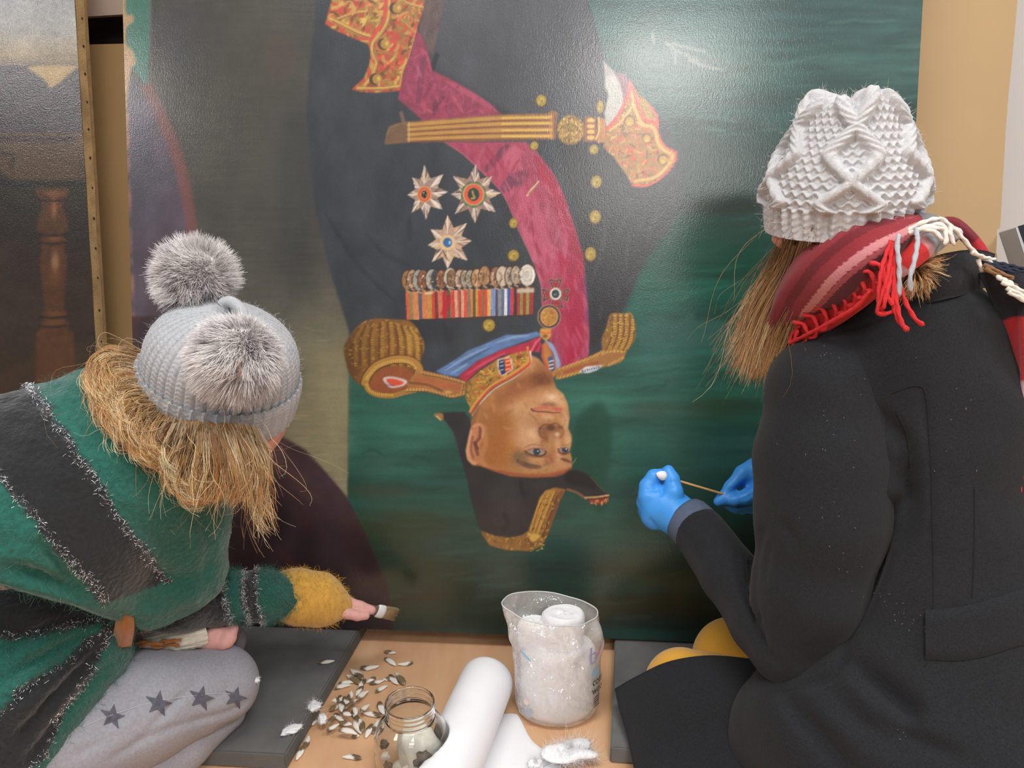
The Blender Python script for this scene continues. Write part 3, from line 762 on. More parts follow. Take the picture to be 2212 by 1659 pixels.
    a.poly('G', [(1462, 420), (1495, 405), (1512, 500), (1490, 520)], (60, 84, 130), 1, smooth=False)
    for y in (440, 465, 490):
        a.stroke('G', [(1474, y + 6), (1500, y)], (220, 220, 220), 8, .9)
    # face and neck
    fc = a.poly('G', [(1360, 405), (1345, 470), (1240, 558), (1100, 635), (1005, 735), (955, 820), (940, 860), (930, 930), (925, 1000), (960, 1150), (1060, 1195), (1200, 1230), (1350, 1240), (1480, 1232), (1600, 1195), (1630, 1160), (1627, 1100), (1612, 1055), (1628, 1000), (1626, 950), (1602, 900), (1612, 830), (1602, 740), (1572, 670), (1522, 625), (1502, 570), (1495, 530), (1440, 470), (1400, 425)], (184, 132, 82), 1.2, smooth=False, var=.08, vs=(9, 9))
    B_ = lambda x, y, rx, ry, c, al=.7, g=0: a.blob('G', x, y, rx, ry, c, al, g, clip=fc)
    B_(1080, 960, 190, 300, (150, 90, 40), .95)
    B_(1130, 1060, 110, 160, (176, 104, 40), .7)
    B_(1150, 860, 70, 90, (164, 100, 46), .7)
    B_(1230, 1010, 60, 160, (190, 126, 66), .6)
    B_(1060, 760, 110, 110, (160, 108, 60), .7)
    B_(1320, 600, 210, 80, (118, 62, 34), .95, -.35)
    B_(1180, 700, 90, 60, (140, 84, 46), .7, -.5)
    B_(1440, 560, 100, 70, (98, 50, 30), .9)
    B_(1230, 660, 130, 60, (156, 100, 62), .7, -.4)
    B_(1420, 470, 60, 50, (146, 88, 54), .6)
    B_(1320, 770, 150, 90, (216, 168, 124), .9)
    B_(1290, 870, 60, 50, (210, 160, 114), .6)
    B_(1400, 650, 130, 40, (186, 130, 90), .6)
    B_(1500, 690, 100, 50, (226, 184, 146), .9)
    B_(1490, 688, 30, 20, (240, 212, 178), .8)
    B_(1550, 735, 50, 40, (220, 176, 136), .7)
    B_(1350, 950, 120, 90, (226, 178, 136), .95)
    B_(1370, 935, 50, 40, (236, 194, 156), .7)
    B_(1290, 1000, 70, 50, (206, 156, 112), .6)
    B_(1585, 860, 34, 100, (220, 174, 134), .85)
    B_(1600, 980, 26, 60, (222, 178, 140), .85)
    B_(1420, 850, 60, 40, (188, 132, 92), .5)
    B_(1330, 860, 40, 60, (188, 134, 92), .5)
    B_(1470, 742, 66, 20, (112, 76, 56), .85)
    B_(1395, 775, 60, 30, (190, 132, 96), .5)
    B_(1470, 822, 60, 22, (222, 178, 138), .8)
    a.stroke('G', [(1375, 770), (1440, 758), (1500, 762), (1552, 772)], (196, 110, 86), 24, .85, 1.5)
    a.stroke('G', [(1500, 766), (1552, 774)], (206, 90, 76), 14, .8, 1.5)
    a.stroke('G', [(1350, 772), (1385, 786), (1440, 788), (1500, 795), (1548, 794)], (106, 52, 42), 9, .9, 1)
    a.stroke('G', [(1352, 768), (1362, 782)], (90, 44, 36), 10, .8, 1.5)
    a.stroke('G', [(1400, 800), (1470, 806), (1540, 800)], (202, 136, 104), 12, .6, 2)
    B_(1485, 925, 100, 66, (136, 84, 52), .95)
    a.stroke('G', [(1412, 900), (1406, 930), (1424, 965), (1450, 975)], (104, 60, 40), 12, .7, 3, clip=fc)
    a.stroke('G', [(1562, 890), (1570, 930), (1552, 965)], (128, 78, 54), 9, .7, 2.5, clip=fc)
    B_(1425, 915, 36, 46, (128, 80, 52), .8)
    a.stroke('G', [(1408, 905), (1440, 875), (1478, 878), (1520, 866), (1562, 900)], (106, 64, 44), 9, .7, 2)
    B_(1485, 898, 36, 24, (60, 34, 28), .95)
    B_(1545, 895, 20, 16, (104, 64, 46), .8)
    B_(1500, 960, 50, 40, (186, 132, 94), .7)
    B_(1528, 942, 20, 17, (240, 208, 170), .95)
    B_(1440, 990, 30, 70, (120, 70, 44), .85, .3)
    a.stroke('G', [(1340, 800), (1372, 830), (1400, 870)], (160, 104, 66), 14, .6, 4, clip=fc)
    a.stroke('G', [(1560, 800), (1580, 840), (1575, 880)], (176, 120, 84), 10, .6, 3, clip=fc)
    B_(1530, 1010, 26, 60, (220, 172, 134), .8)
    B_(1500, 1080, 30, 60, (166, 104, 74), .6)
    B_(1470, 1110, 40, 50, (140, 78, 62), .7)
    B_(1540, 1090, 24, 50, (216, 168, 134), .8)
    B_(1380, 1020, 90, 22, (206, 156, 120), .7)
    B_(1280, 1105, 70, 54, (112, 90, 64), .9)
    B_(1250, 1085, 40, 30, (120, 100, 78), .7)
    B_(1380, 1115, 70, 26, (206, 160, 118), .7)
    for q, c, wd, al in (([(1250, 1120), (1290, 1140), (1350, 1160), (1420, 1165)], (92, 70, 56), 34, .85), ([(1300, 1140), (1380, 1170), (1450, 1150), (1500, 1120)], (122, 96, 82), 16, .5), ([(1550, 1108), (1590, 1120), (1630, 1136)], (100, 60, 46), 20, .9)):
        a.stroke('G', q, c, wd, al, 3, taper=True, clip=fc)
    a.scribble(fc, 160, [(206, 150, 104), (176, 112, 64), (156, 96, 52)], 16, 6, 64, ang=.7, soft=3, al=.21)
    # eyes
    def eye(pts, ix, iy, ri, lids, creases):
        a.poly('G', pts, (158, 138, 122), 1)
        clip = a.mask('G', pts, True, .8)
        a.blob('G', ix, iy, ri, ri, (40, 52, 72), 1, hard=3, clip=clip)
        a.blob('G', ix, iy, ri * .8, ri * .8, (92, 118, 144), .8, clip=clip)
        a.blob('G', ix + 2, iy, ri * .42, ri * .42, (18, 22, 32), 1, hard=3, clip=clip)
        a.blob('G', ix + 7, iy - 3, 5, 5, (220, 230, 236), 1, hard=3)
        for q, c, wd in lids:
            a.stroke('G', q, c, wd, .9, .8)
        for q, c, wd in creases:
            a.stroke('G', q, c, wd, .6, 1.5)
    eye([(1318, 1056), (1350, 1042), (1400, 1038), (1440, 1050), (1448, 1074), (1400, 1084), (1350, 1078)], 1388, 1060, 24,
        [([(1308, 1056), (1335, 1076), (1380, 1088), (1425, 1088), (1450, 1072), (1448, 1056)], (74, 40, 30), 9), ([(1318, 1056), (1350, 1042), (1400, 1037), (1440, 1050)], (140, 88, 66), 6)],
        [([(1300, 1070), (1340, 1092), (1400, 1100), (1450, 1092)], (120, 74, 52), 8), ([(1310, 1030), (1360, 1012), (1430, 1020)], (150, 96, 70), 8)])
    eye([(1538, 1046), (1560, 1036), (1595, 1036), (1614, 1050), (1600, 1066), (1560, 1066)], 1582, 1046, 22,
        [([(1534, 1042), (1548, 1066), (1580, 1074), (1612, 1062)], (74, 40, 30), 8), ([(1536, 1044), (1560, 1034), (1600, 1036)], (140, 88, 66), 5)],
        [([(1530, 1060), (1560, 1082), (1610, 1076)], (120, 74, 52), 7), ([(1560, 1018), (1605, 1014)], (150, 96, 70), 7)])
    a.stroke('G', [(1636, 1140), (1650, 1120), (1656, 1102)], (190, 160, 120), 5, .7)
    a.stroke('G', [(960, 1160), (1080, 1196), (1220, 1226), (1380, 1236), (1500, 1226), (1610, 1190)], (158, 78, 46), 46, .75, 5)
    a.stroke('G', [(980, 1130), (1040, 1160), (1120, 1180)], (190, 130, 80), 12, .6, 3)
    B_(1560, 1160, 60, 30, (196, 140, 104), .7)
    
    # ear and side hair
    a.stroke('G', [(985, 750), (960, 830), (945, 900), (930, 960)], (134, 88, 52), 34, .7, 4)
    a.stroke('G', [(1030, 1150), (1010, 1100), (1040, 1000), (1030, 900)], (196, 136, 84), 34, .6, 5)
    a.poly('G', [(930, 915), (950, 880), (975, 864), (1005, 864), (1033, 885), (1035, 930), (1022, 980), (1000, 1015), (1012, 1075), (1000, 1125), (970, 1150), (938, 1148), (914, 1120), (900, 1060), (912, 985)], (188, 124, 86), 1, var=.08)
    a.stroke('G', [(940, 920), (930, 990), (918, 1060), (935, 1125), (965, 1140)], (216, 158, 118), 22, .8, 2)
    a.stroke('G', [(1005, 890), (1000, 960), (970, 1010), (985, 1080)], (120, 68, 48), 22, .8, 2)
    a.stroke('G', [(950, 960), (940, 1040), (955, 1100)], (140, 84, 62), 18, .7, 2)
    a.stroke('G', [(960, 890), (990, 876), (1020, 900), (1018, 960)], (206, 146, 104), 16, .8, 2)
    a.stroke('G', [(965, 1000), (985, 1040)], (92, 50, 38), 20, .7, 2)
    # bicorne hat
    ht = a.poly('H', [(230, 385), (300, 370), (400, 364), (500, 362), (545, 420), (556, 480), (530, 590), (506, 700), (520, 780), (575, 835), (640, 838), (750, 882), (900, 928), (1100, 940), (1300, 932), (1380, 905), (1420, 875), (1500, 880), (1600, 930), (1700, 1040), (1762, 1082), (1757, 1150), (1690, 1180), (1600, 1162), (1550, 1110), (1470, 1060), (1390, 1042),
                     (1330, 1150), (1220, 1440), (1180, 1530), (1080, 1580), (980, 1578), (870, 1570), (720, 1530), (660, 1450), (640, 1400), (610, 1330), (560, 1150), (520, 950), (450, 700), (400, 540), (330, 440)], (44, 42, 42), 1, smooth=False, var=.14, vs=(30, 20))
    a.blob('H', 860, 1150, 160, 240, (62, 60, 60), .7, clip=ht)
    a.blob('H', 1160, 1000, 100, 60, (64, 58, 50), .6, clip=ht)
    a.blob('H', 640, 1100, 90, 240, (38, 36, 36), .6, clip=ht)
    a.poly('H', [(1380, 910), (1425, 872), (1500, 880), (1600, 930), (1650, 1000), (1630, 1040), (1500, 1010), (1390, 980)], (30, 25, 22), 3, .85)
    a.stroke('H', [(850, 1260), (880, 1330), (840, 1400)], (30, 28, 28), 50, .6, 6)
    a.stroke('H', [(990, 980), (1010, 1080)], (28, 24, 24), 40, .6, 5)
    bd = a.poly('H', [(640, 1398), (760, 1445), (900, 1462), (1000, 1440), (1060, 1400), (1120, 1230), (1160, 1110), (1210, 1050), (1290, 1022), (1385, 1040), (1330, 1150), (1280, 1290), (1220, 1450), (1180, 1530), (1080, 1582), (870, 1572), (720, 1532), (660, 1450)], (144, 100, 48), 1, smooth=False, var=.14)
    a.poly('H', [(1060, 1400), (1120, 1230), (1160, 1110), (1210, 1050), (1290, 1040), (1250, 1150), (1190, 1330), (1150, 1430)], (184, 134, 52), 1, .9, smooth=False)
    for q in ([(1090, 1400), (1150, 1200), (1210, 1080)], [(1120, 1410), (1190, 1220), (1250, 1080)], [(1150, 1430), (1240, 1200), (1300, 1060)]):
        a.stroke('H', q, (122, 76, 32), 9, .7, 1)
        a.stroke('H', [(x - 14, y) for x, y in q], (214, 168, 80), 9, .7, 1)
    a.stroke('H', [(1350, 1060), (1270, 1260), (1200, 1450)], (116, 60, 34), 26, .7, 2)
    a.stroke('H', [(1320, 1070), (1240, 1290), (1180, 1460)], (60, 40, 26), 12, .7, 1)
    a.poly('H', [(1050, 1420), (1160, 1440), (1130, 1480), (1090, 1500)], (214, 170, 78), 1)
    a.scribble(bd, 110, [(190, 142, 62), (110, 72, 36), (150, 100, 48), (206, 160, 76)], 9, 2.4, 71)
    a.scribble(a.mask('H', [(1060, 1500), (1190, 1500), (1180, 1570), (1080, 1582)]), 26, [(226, 190, 96), (100, 66, 32)], 6, 2.4, 72)
    a.poly('H', [(230, 385), (300, 374), (316, 410), (300, 442)], (150, 110, 66), 1.4)
    a.stroke('H', [(255, 400), (290, 432)], (220, 176, 100), 14, .8)
    a.stroke('H', [(330, 440), (400, 540), (450, 700)], (74, 60, 56), 9, .6, 2)
    a.stroke('H', [(1400, 1040), (1480, 1068), (1560, 1120)], (140, 90, 60), 22, .85, 1.5)
    a.stroke('H', [(1555, 1112), (1650, 1108), (1758, 1092)], (206, 168, 104), 16, .9, 1)
    a.poly('H', [(1570, 1130), (1755, 1110), (1750, 1150), (1690, 1176), (1610, 1160)], (140, 44, 38), 1, smooth=False)
    a.scribble(a.mask('H', [(1590, 1145), (1755, 1120), (1750, 1155), (1690, 1182), (1610, 1170)]), 40, [(214, 176, 100), (120, 40, 34), (180, 130, 66)], 5, 3, 73)
    a.stroke('H', [(1600, 930), (1700, 1040), (1750, 1080)], (120, 90, 60), 6, .7)
    a.finish(.06)
    return a

def paint_robe():
    a = Art(-190, -90, 240, 1010)
    yy = (np.arange(a.h) + a.y0)[:, None]
    ys = [-90, 60, 118, 150, 200, 280, 300, 390, 400, 480, 620, 760, 850, 1000]
    cs = [(120, 122, 126), (128, 126, 122), (134, 118, 84), (80, 66, 48), (62, 56, 54), (68, 54, 44), (80, 60, 40), (66, 50, 32), (42, 36, 26), (44, 36, 30), (52, 40, 30), (54, 42, 28), (58, 40, 24), (58, 38, 20)]
    for k in range(3):
        a.im[..., k] = np.interp(yy, ys, [c[k] for c in cs])
    a.im *= (1 + .3 * vnoise(a.h, a.w, 26, 60, 81, 3) + .2 * vnoise(a.h, a.w, 6, 6, 82, 2))[..., None]
    a.poly('A', [(-700, 470), (40, 440), (120, 440), (190, 460), (240, 500), (290, 540), (320, 590), (345, 610), (400, 570), (450, 530), (500, 480), (540, 460), (560, 900), (-700, 900)], (58, 50, 50), 1.5, smooth=False, var=.3, vs=(16, 30))
    a.poly('A', [(180, 460), (260, 450), (530, 450), (480, 500), (400, 570), (345, 605), (300, 540), (240, 500)], (176, 146, 84), 2, .8, smooth=False)
    a.stroke('A', [(-600, 485), (60, 440), (150, 450)], (140, 132, 124), 12, .6, 2)
    a.stroke('A', [(-600, 960), (60, 950), (500, 955)], (44, 32, 34), 40, .8, 4)
    a.poly('A', [(-600, 990), (540, 985), (530, 1230), (60, 1245), (-600, 1250)], (74, 56, 36), 5, .9, smooth=False)
    a.stroke('A', [(20, 1050), (90, 1060), (80, 1140)], (40, 30, 26), 30, .7, 3)
    a.stroke('A', [(-600, 1260), (80, 1250), (560, 1250)], (30, 24, 22), 40, .8, 5)
    a.stroke('A', [(-30, 1180), (40, 1240), (100, 1260)], (36, 28, 30), 60, .8, 5)
    # turned leg of a table
    prof = [(405, 34), (418, 36), (428, 26), (446, 22), (470, 30), (496, 34), (508, 20), (516, 28), (528, 26), (540, 24), (560, 30), (590, 28), (640, 22), (668, 20), (676, 28), (690, 22), (698, 30), (712, 30), (716, 40), (830, 44), (980, 46)]
    a.poly('O', [(112 + .02 * (y - 400) - r, y) for y, r in prof] + [(112 + .02 * (y - 400) + r, y) for y, r in prof[::-1]], (84, 52, 28), 2.5, .85, smooth=False, var=.15)
    for y, r, c in ((418, 24, (140, 92, 56)), (440, 14, (110, 60, 36)), (515, 18, (128, 78, 46)), (566, 10, (176, 136, 96)), (600, 14, (104, 66, 38)), (678, 18, (118, 76, 44)), (696, 20, (112, 72, 42)), (450, 6, (150, 110, 70))):
        a.blob('O', 116 + .02 * (y - 400), y, r, 7 if r > 16 else 26, c, .8)
    for y in (432, 506, 524, 684, 704):
        a.stroke('O', [(84, y), (112, y + 3), (142, y)], (34, 22, 18), 5, .7, 2)
    a.blob('O', 120, 780, 40, 90, (92, 58, 30), .6)
    a.finish(.08)
    return a
# ------------------------------------------------------------------ painting supports
V_MAIN, H_MAIN = c2w((-.00485, 1, .0862)), c2w((1, .0181, -.065))
N_MAIN = np.cross(V_MAIN, H_MAIN)
N_MAIN /= np.linalg.norm(N_MAIN)
if N_MAIN[1] > 0:
    N_MAIN = -N_MAIN
V_MAIN = np.cross(H_MAIN, N_MAIN)
V_MAIN = V_MAIN / np.linalg.norm(V_MAIN) * (1 if V_MAIN[2] < 0 else -1)
BASE_MAIN = PZ(1000, 1367, 0.0355)
def on_plane(x, y, o, n):
    r = ray(x, y)
    return CAM + r * ((n @ (o - CAM)) / (n @ r))
def PM(x, y, off=0.0):
    """point on the portrait's face, off metres in front of it"""
    return on_plane(x, y, BASE_MAIN + N_MAIN * off, N_MAIN)

def canvas(root, art, o, U, V, N, s0, s1, height, xs, ys, m_face, m_side, thick):
    """front: a grid of fine cells carrying the painted colours; back: stretcher"""
    ss = s0 + (s1 - s0) * xs
    tt = height * ys
    S, T = np.meshgrid(ss, tt)
    pts = o + S.ravel()[:, None] * U - T.ravel()[:, None] * V
    q = pts - CAM
    d = q @ FW
    px, py = 1106 + FPX * (q @ RX) / d, 829.5 + FPX * (q @ DN) / d
    c = art.sample(px, py)
    mesh('canvas', pts, gridfaces(len(ss), len(tt)), m_face, root, True, c)
    # folded edges and stretcher behind
    k = thick
    v = []
    for (s, t) in ((s0, 0), (s1, 0), (s1, height), (s0, height)):
        v.append(o + s * U - t * V - N * .0004)
    for (s, t) in ((s0, 0), (s1, 0), (s1, height), (s0, height)):
        v.append(o + s * U - t * V - N * k)
    mesh('tacking_edge', v, [(0, 1, 5, 4), (1, 2, 6, 5), (2, 3, 7, 6), (3, 0, 4, 7), (4, 5, 6, 7)], m_side, root, False)
    return px, py
def dens(a, b, zones, step):
    """1d positions between a and b, finer inside zones [(lo, hi, step)]"""
    out = [a]
    while out[-1] < b:
        st = step
        for lo, hi, s_ in zones:
            if lo <= out[-1] < hi:
                st = s_
        out.append(out[-1] + st)
    out[-1] = b
    return np.array(out)
def m_painting(name, rough=0.44, b1=.14, b2=.1):
    m = mat(name, attr=True, rough=rough, spec=.42, coat=1.0, coat_rough=.15, noise=.05, nscale=300)
    nt = m.node_tree
    b = nt.nodes['Principled BSDF']
    tc = nt.nodes.new('ShaderNodeTexCoord')
    n1 = nt.nodes.new('ShaderNodeTexNoise')
    n1.inputs['Scale'].default_value = 420
    n1.inputs['Detail'].default_value = 4
    n2 = nt.nodes.new('ShaderNodeTexNoise')
    mp = nt.nodes.new('ShaderNodeMapping')
    mp.inputs['Scale'].default_value = (420, 420, 60)
    nt.links.new(tc.outputs['Object'], mp.inputs[0])
    nt.links.new(mp.outputs[0], n2.inputs['Vector'])
    n2.inputs['Scale'].default_value = 1
    nt.links.new(tc.outputs['Object'], n1.inputs['Vector'])
    p1 = nt.nodes.new('ShaderNodeBump')
    p1.inputs['Strength'].default_value = b1
    p1.inputs['Distance'].default_value = .0012
    p2 = nt.nodes.new('ShaderNodeBump')
    p2.inputs['Strength'].default_value = b2
    p2.inputs['Distance'].default_value = .001
    nt.links.new(n1.outputs['Fac'], p1.inputs['Height'])
    nt.links.new(n2.outputs['Fac'], p2.inputs['Height'])
    nt.links.new(p1.outputs[0], p2.inputs['Normal'])
    nt.links.new(p2.outputs[0], b.inputs['Normal'])
    nt.links.new(p2.outputs[0], b.inputs['Coat Normal'])
    n3 = nt.nodes.new('ShaderNodeTexNoise')
    n3.inputs['Scale'].default_value = 9
    n3.inputs['Detail'].default_value = 3
    nt.links.new(tc.outputs['Object'], n3.inputs['Vector'])
    r3 = nt.nodes.new('ShaderNodeMapRange')
    r3.inputs[1].default_value, r3.inputs[2].default_value = .3, .7
    r3.inputs[3].default_value, r3.inputs[4].default_value = rough - .06, rough + .08
    nt.links.new(n3.outputs['Fac'], r3.inputs[0])
    nt.links.new(r3.outputs[0], b.inputs['Roughness'])
    return m
M_PAINT = m_painting('varnished_oil_paint')
M_EDGE = mat('raw_canvas_edge', (150, 118, 78), .9, noise=.25, nscale=40, bump=.4, bscale=300)
portrait = empty('portrait_painting', tuple(BASE_MAIN), 'large unframed oil portrait of an officer with medals and sash, standing upside down', 'painting')
L_ = lambda x, y: (PM(x, y) - BASE_MAIN) @ H_MAIN
s0, s1 = (L_(267, 120) + L_(287, 720)) / 2, (L_(1993, 10) + L_(1984, 180)) / 2
top_t = 1.9
def tofs(y):
    return (PM(1106, y) - PM(1106, 1370)) @ (-V_MAIN)
ypx = dens(-700, 1372, [(-700, -60, 80), (-60, 340, 2.7), (340, 1200, 2.1), (1200, 1372, 5)], 3)
ts = np.array([tofs(y) for y in ypx])[::-1]
ts = np.clip(ts - ts[0], 0, None)
xpx = dens(262, 1990, [(262, 330, 2.6), (330, 690, 6), (690, 1470, 2.2), (1470, 1990, 6)], 3)
ART = paint_portrait()
canvas(portrait, ART, BASE_MAIN, H_MAIN, V_MAIN, N_MAIN, s0, s1, ts[-1], (xpx - xpx[0]) / (xpx[-1] - xpx[0]), ts / ts[-1], M_PAINT, M_EDGE, .022)

# second painting, nearer, at the left
V_L, H_L = c2w((-.005, 1, .118)), c2w((1, .012, -.084))
N_L = np.cross(V_L, H_L)
N_L /= np.linalg.norm(N_L)
if N_L[1] > 0:
    N_L = -N_L
V_L = np.cross(H_L, N_L)
V_L = V_L / np.linalg.norm(V_L) * (1 if V_L[2] < 0 else -1)
O_L = P(181, 330, 1.405)
def PL(x, y, off=0.0):
    return on_plane(x, y, O_L + N_L * off, N_L)
robe = empty('robe_painting', tuple(PL(205, 770)), 'dark brown unframed canvas with a bright upper corner, row of tack holes on its edge', 'painting')
tl = (O_L[2] - .042) / abs(V_L[2])
O_B = O_L + V_L * tl
def tl_of(y):
    return (PL(181, y) - O_B) @ (-V_L)
yl = dens(-700, 1000, [(-700, -60, 40), (-60, 760, 3), (760, 1000, 6)], 3)
tl_s = np.concatenate([[0], np.array([tl_of(y) for y in yl])[::-1]])
edge_s = (PL(181, 330) - O_B) @ H_L
xl = np.linspace(0, 1, 110)
canvas(robe, paint_robe(), O_B, H_L, V_L, N_L, edge_s - .62, edge_s, tl_s[-1], np.concatenate([[0], .45 + .55 * xl]), tl_s / tl_s[-1], m_painting('old_cracked_oil_paint', .36, .3, .15), M_EDGE, .036)
# tacks along the right-hand side
M_TACK = mat('rusty_tack', (40, 28, 20), .6)
side_o = O_B + edge_s * H_L
def side_pt(t, dpt, off=0.0):
    return side_o - t * V_L - N_L * dpt + H_L * off
tk = None
ycur = [-60, -10, 38, 98, 158, 219, 278, 340, 405, 471, 536, 600, 670, 739, 800, 860]
for i, y in enumerate(ycur):
    # where the ray meets the side face
    r = ray(178 + .0603 * (y - 38) - 6, y)
    t_ = (H_L @ (side_o - CAM)) / (H_L @ r)
    p_ = CAM + r * t_
    tt_ = (p_ - side_o) @ (-V_L)
    c = side_pt(tt_, .016, .0006)
    if tk is None:
        bm = bmesh.new()
        bmesh.ops.create_uvsphere(bm, u_segments=10, v_segments=6, radius=.0026)
        me = bpy.data.meshes.new('tack')
        bm.to_mesh(me)
        bm.free()
        me.materials.append(M_TACK)
        tk = me
    o = bpy.data.objects.new('tack', tk)
    col.objects.link(o)
    o.location = c
    keep(o, robe)
# folded canvas strip along the side, proud of the stretcher
va = [side_pt(t, dd, .0012 + .0006 * math.sin(t * 40)) for t in np.linspace(0, tl_s[-1], 60) for dd in (0, .024 + .0015 * math.sin(t * 23))]
mesh('turned_canvas', va, gridfaces(2, 60), mat('turned_canvas', (176, 144, 98), .9, noise=.3, nscale=30, bump=.5, bscale=400), robe, True)
# ------------------------------------------------------------------ room
M_PLY = mat('pale_plywood', (216, 174, 136), .55, c2=(202, 156, 116), nscale=3.2, stretch=(6, 1.2, 1), bump=.05, bscale=120, detail=6)
M_WALL = mat('white_wall', (214, 211, 208), .85, bump=.05, bscale=90)
fl = box('floor', (-3.2, -1.6, -.05), (3.2, 2.35, 0), M_PLY)
tag(fl, 'pale plywood floor', kind='structure')
wdir = H_MAIN.copy()
wdir[2] = 0
wdir /= np.linalg.norm(wdir)
wn_ = np.array([wdir[1], -wdir[0], 0])            # towards the camera
wall_o = np.array([0, 1.86, 0])
Mw = Matrix(((wdir[0], -wn_[0], 0, wall_o[0]), (wdir[1], -wn_[1], 0, wall_o[1]), (0, 0, 1, 0), (0, 0, 0, 1)))
wl = box('wall_back', (-3.4, 0, -.05), (3.4, .08, 2.9), M_WALL, M=Mw)
tag(wl, kind='structure')
# brown boards leaning behind the paintings, plus a dark sheet for shade
def lean_basis(c, a=-.005):
    V = c2w((a, 1, c))
    N = np.cross(V, H_MAIN)
    N /= np.linalg.norm(N)
    if N[1] > 0:
        N = -N
    V = np.cross(H_MAIN, N)
    return V * (1 if V[2] < 0 else -1), N
def leaning_board(name, o, V, N, outline, thick, m, label, cat, parent=None):
    """outline in (s, t): s along H, t upward; o = foot point"""
    n = len(outline)
    f = [o + s * H_MAIN - t * V for s, t in outline]
    b = [p - N * thick for p in f]
    me_faces = [tuple(range(n))[::-1], tuple(range(n, 2 * n))] + [(i, (i + 1) % n, n + (i + 1) % n, n + i) for i in range(n)]
    ob = mesh(name, f + b, me_faces, m, parent, False)
    if label:
        tag(ob, label, cat)
    return ob
M_BRD = mat('brown_hardboard', (184, 154, 114), .75, noise=.05, nscale=6, bump=.04, bscale=200)
Vr, Nr = lean_basis(.137)
o_r = P(2180, 250, 1.46)
o_r = o_r + Vr * ((o_r[2] - .0) / abs(Vr[2]))
def on_r(x, y):
    q = on_plane(x, y, o_r, Nr) - o_r
    return (q @ H_MAIN, -(q @ Vr))
right_edge = [on_r(*p) for p in ((2205, -70), (2198, 0), (2190, 90), (2178, 210), (2172, 290), (2161, 485), (2160, 492), (2154, 497), (2152, 545), (2154, 552), (2152, 590))]
top_r = 1.75
e0 = right_edge[0]
e1 = right_edge[1]
sl = (e0[0] - e1[0]) / (e0[1] - e1[1])
outl = [(-.75, 0), (right_edge[-1][0], 0)] + right_edge[::-1] + [(e0[0] + sl * (top_r - e0[1]), top_r), (-.75, top_r)]
leaning_board('hardboard_sheet', o_r, Vr, Nr, outl, .006, M_BRD, 'tall tan hardboard sheet leaning on the wall, right of the portrait', 'board')
Vl, Nl = lean_basis(.075)
o_l = P(225, 400, 1.575)
o_l = o_l + Vl * (o_l[2] / abs(Vl[2]))
def on_l(x, y):
    q = on_plane(x, y, o_l, Nl) - o_l
    return (q @ H_MAIN, -(q @ Vl))
a_, b_ = on_l(150, 101), on_l(300, 92)
leaning_board('cardboard_sheet', o_l, Vl, Nl, [(a_[0] - .3, 0), (b_[0] + .12, 0), (b_[0] + .12, b_[1]), (a_[0] - .3, a_[1])], .006,
              mat('brown_cardboard', (184, 148, 100), .8, noise=.06, nscale=5, bump=.05, bscale=150), 'brown cardboard sheet standing in the gap between the two paintings', 'board')
leaning_board('shade_sheet', o_l - Nl * .075, Vl, Nl, [(a_[0] - .3, 0), (b_[0] + .12, 0), (b_[0] + .12, b_[1] + .25), (a_[0] - .3, a_[1] + .25)], .01,  # dark sheet added in place of the shade under the ledge
              mat('shade_brown', (44, 36, 28), .9), 'dark sheet added for the shade above the cardboard sheet, under a pale ledge', 'board')
q0 = P(150, 38, 1.56)
q1 = P(300, 29, 1.545)
dq = (q1 - q0) / np.linalg.norm(q1 - q0)
up_ = np.array([0, 0, 1.0])
back_ = np.cross(dq, up_)
back_ = -back_ if back_[1] < 0 else back_
M_LEDGE = mat('pale_ledge', (214, 190, 172), .6, noise=.05, nscale=12)
lv = [q0 - dq * .4, q1 + dq * .1]
lv = [p + up_ * u + back_ * k for p in lv for u, k in ((0, 0), (.12, 0), (.12, .018), (0, .018))]
tag(mesh('shelf_ledge', lv, [(0, 1, 5, 4), (1, 2, 6, 5), (2, 3, 7, 6), (3, 0, 4, 7), (0, 3, 2, 1), (4, 5, 6, 7)], M_LEDGE, None, False), 'pale pinkish ledge at the upper left, above the dark shaded gap', 'ledge')
# grey tray standing by the wall at the right edge
tray = empty('plastic_tray', tuple(P(2240, 600, 1.45)), 'grey plastic tray with dark inside, standing on edge beyond the tan sheet', 'tray')
def slab(name, pts, depth_vec, m, parent):
    n = len(pts)
    f = [np.array(p) for p in pts]
    b = [p + depth_vec for p in f]
    return mesh(name, f + b, [tuple(range(n)), tuple(range(n, 2 * n))[::-1]] + [(i, n + i, n + (i + 1) % n, (i + 1) % n) for i in range(n)], m, parent, False)
M_TRAY, M_TRAYD = mat('grey_plastic', (176, 180, 184), .5), mat('black_plastic', (26, 26, 28), .5)
slab('rim', [P(2194, 492, 1.44), P(2198, 489, 1.44), P(2232, 585, 1.44), P(2226, 590, 1.44)], FW * .05, M_TRAY, tray)
slab('liner', [P(2198, 489, 1.45), P(2330, 450, 1.45), P(2330, 560, 1.45), P(2232, 585, 1.45)], FW * .03, M_TRAYD, tray)
slab('back_panel', [P(2192, 512, 1.475), P(2240, 512, 1.475), P(2260, 700, 1.475), P(2204, 700, 1.475)], FW * .008, M_TRAY, tray)

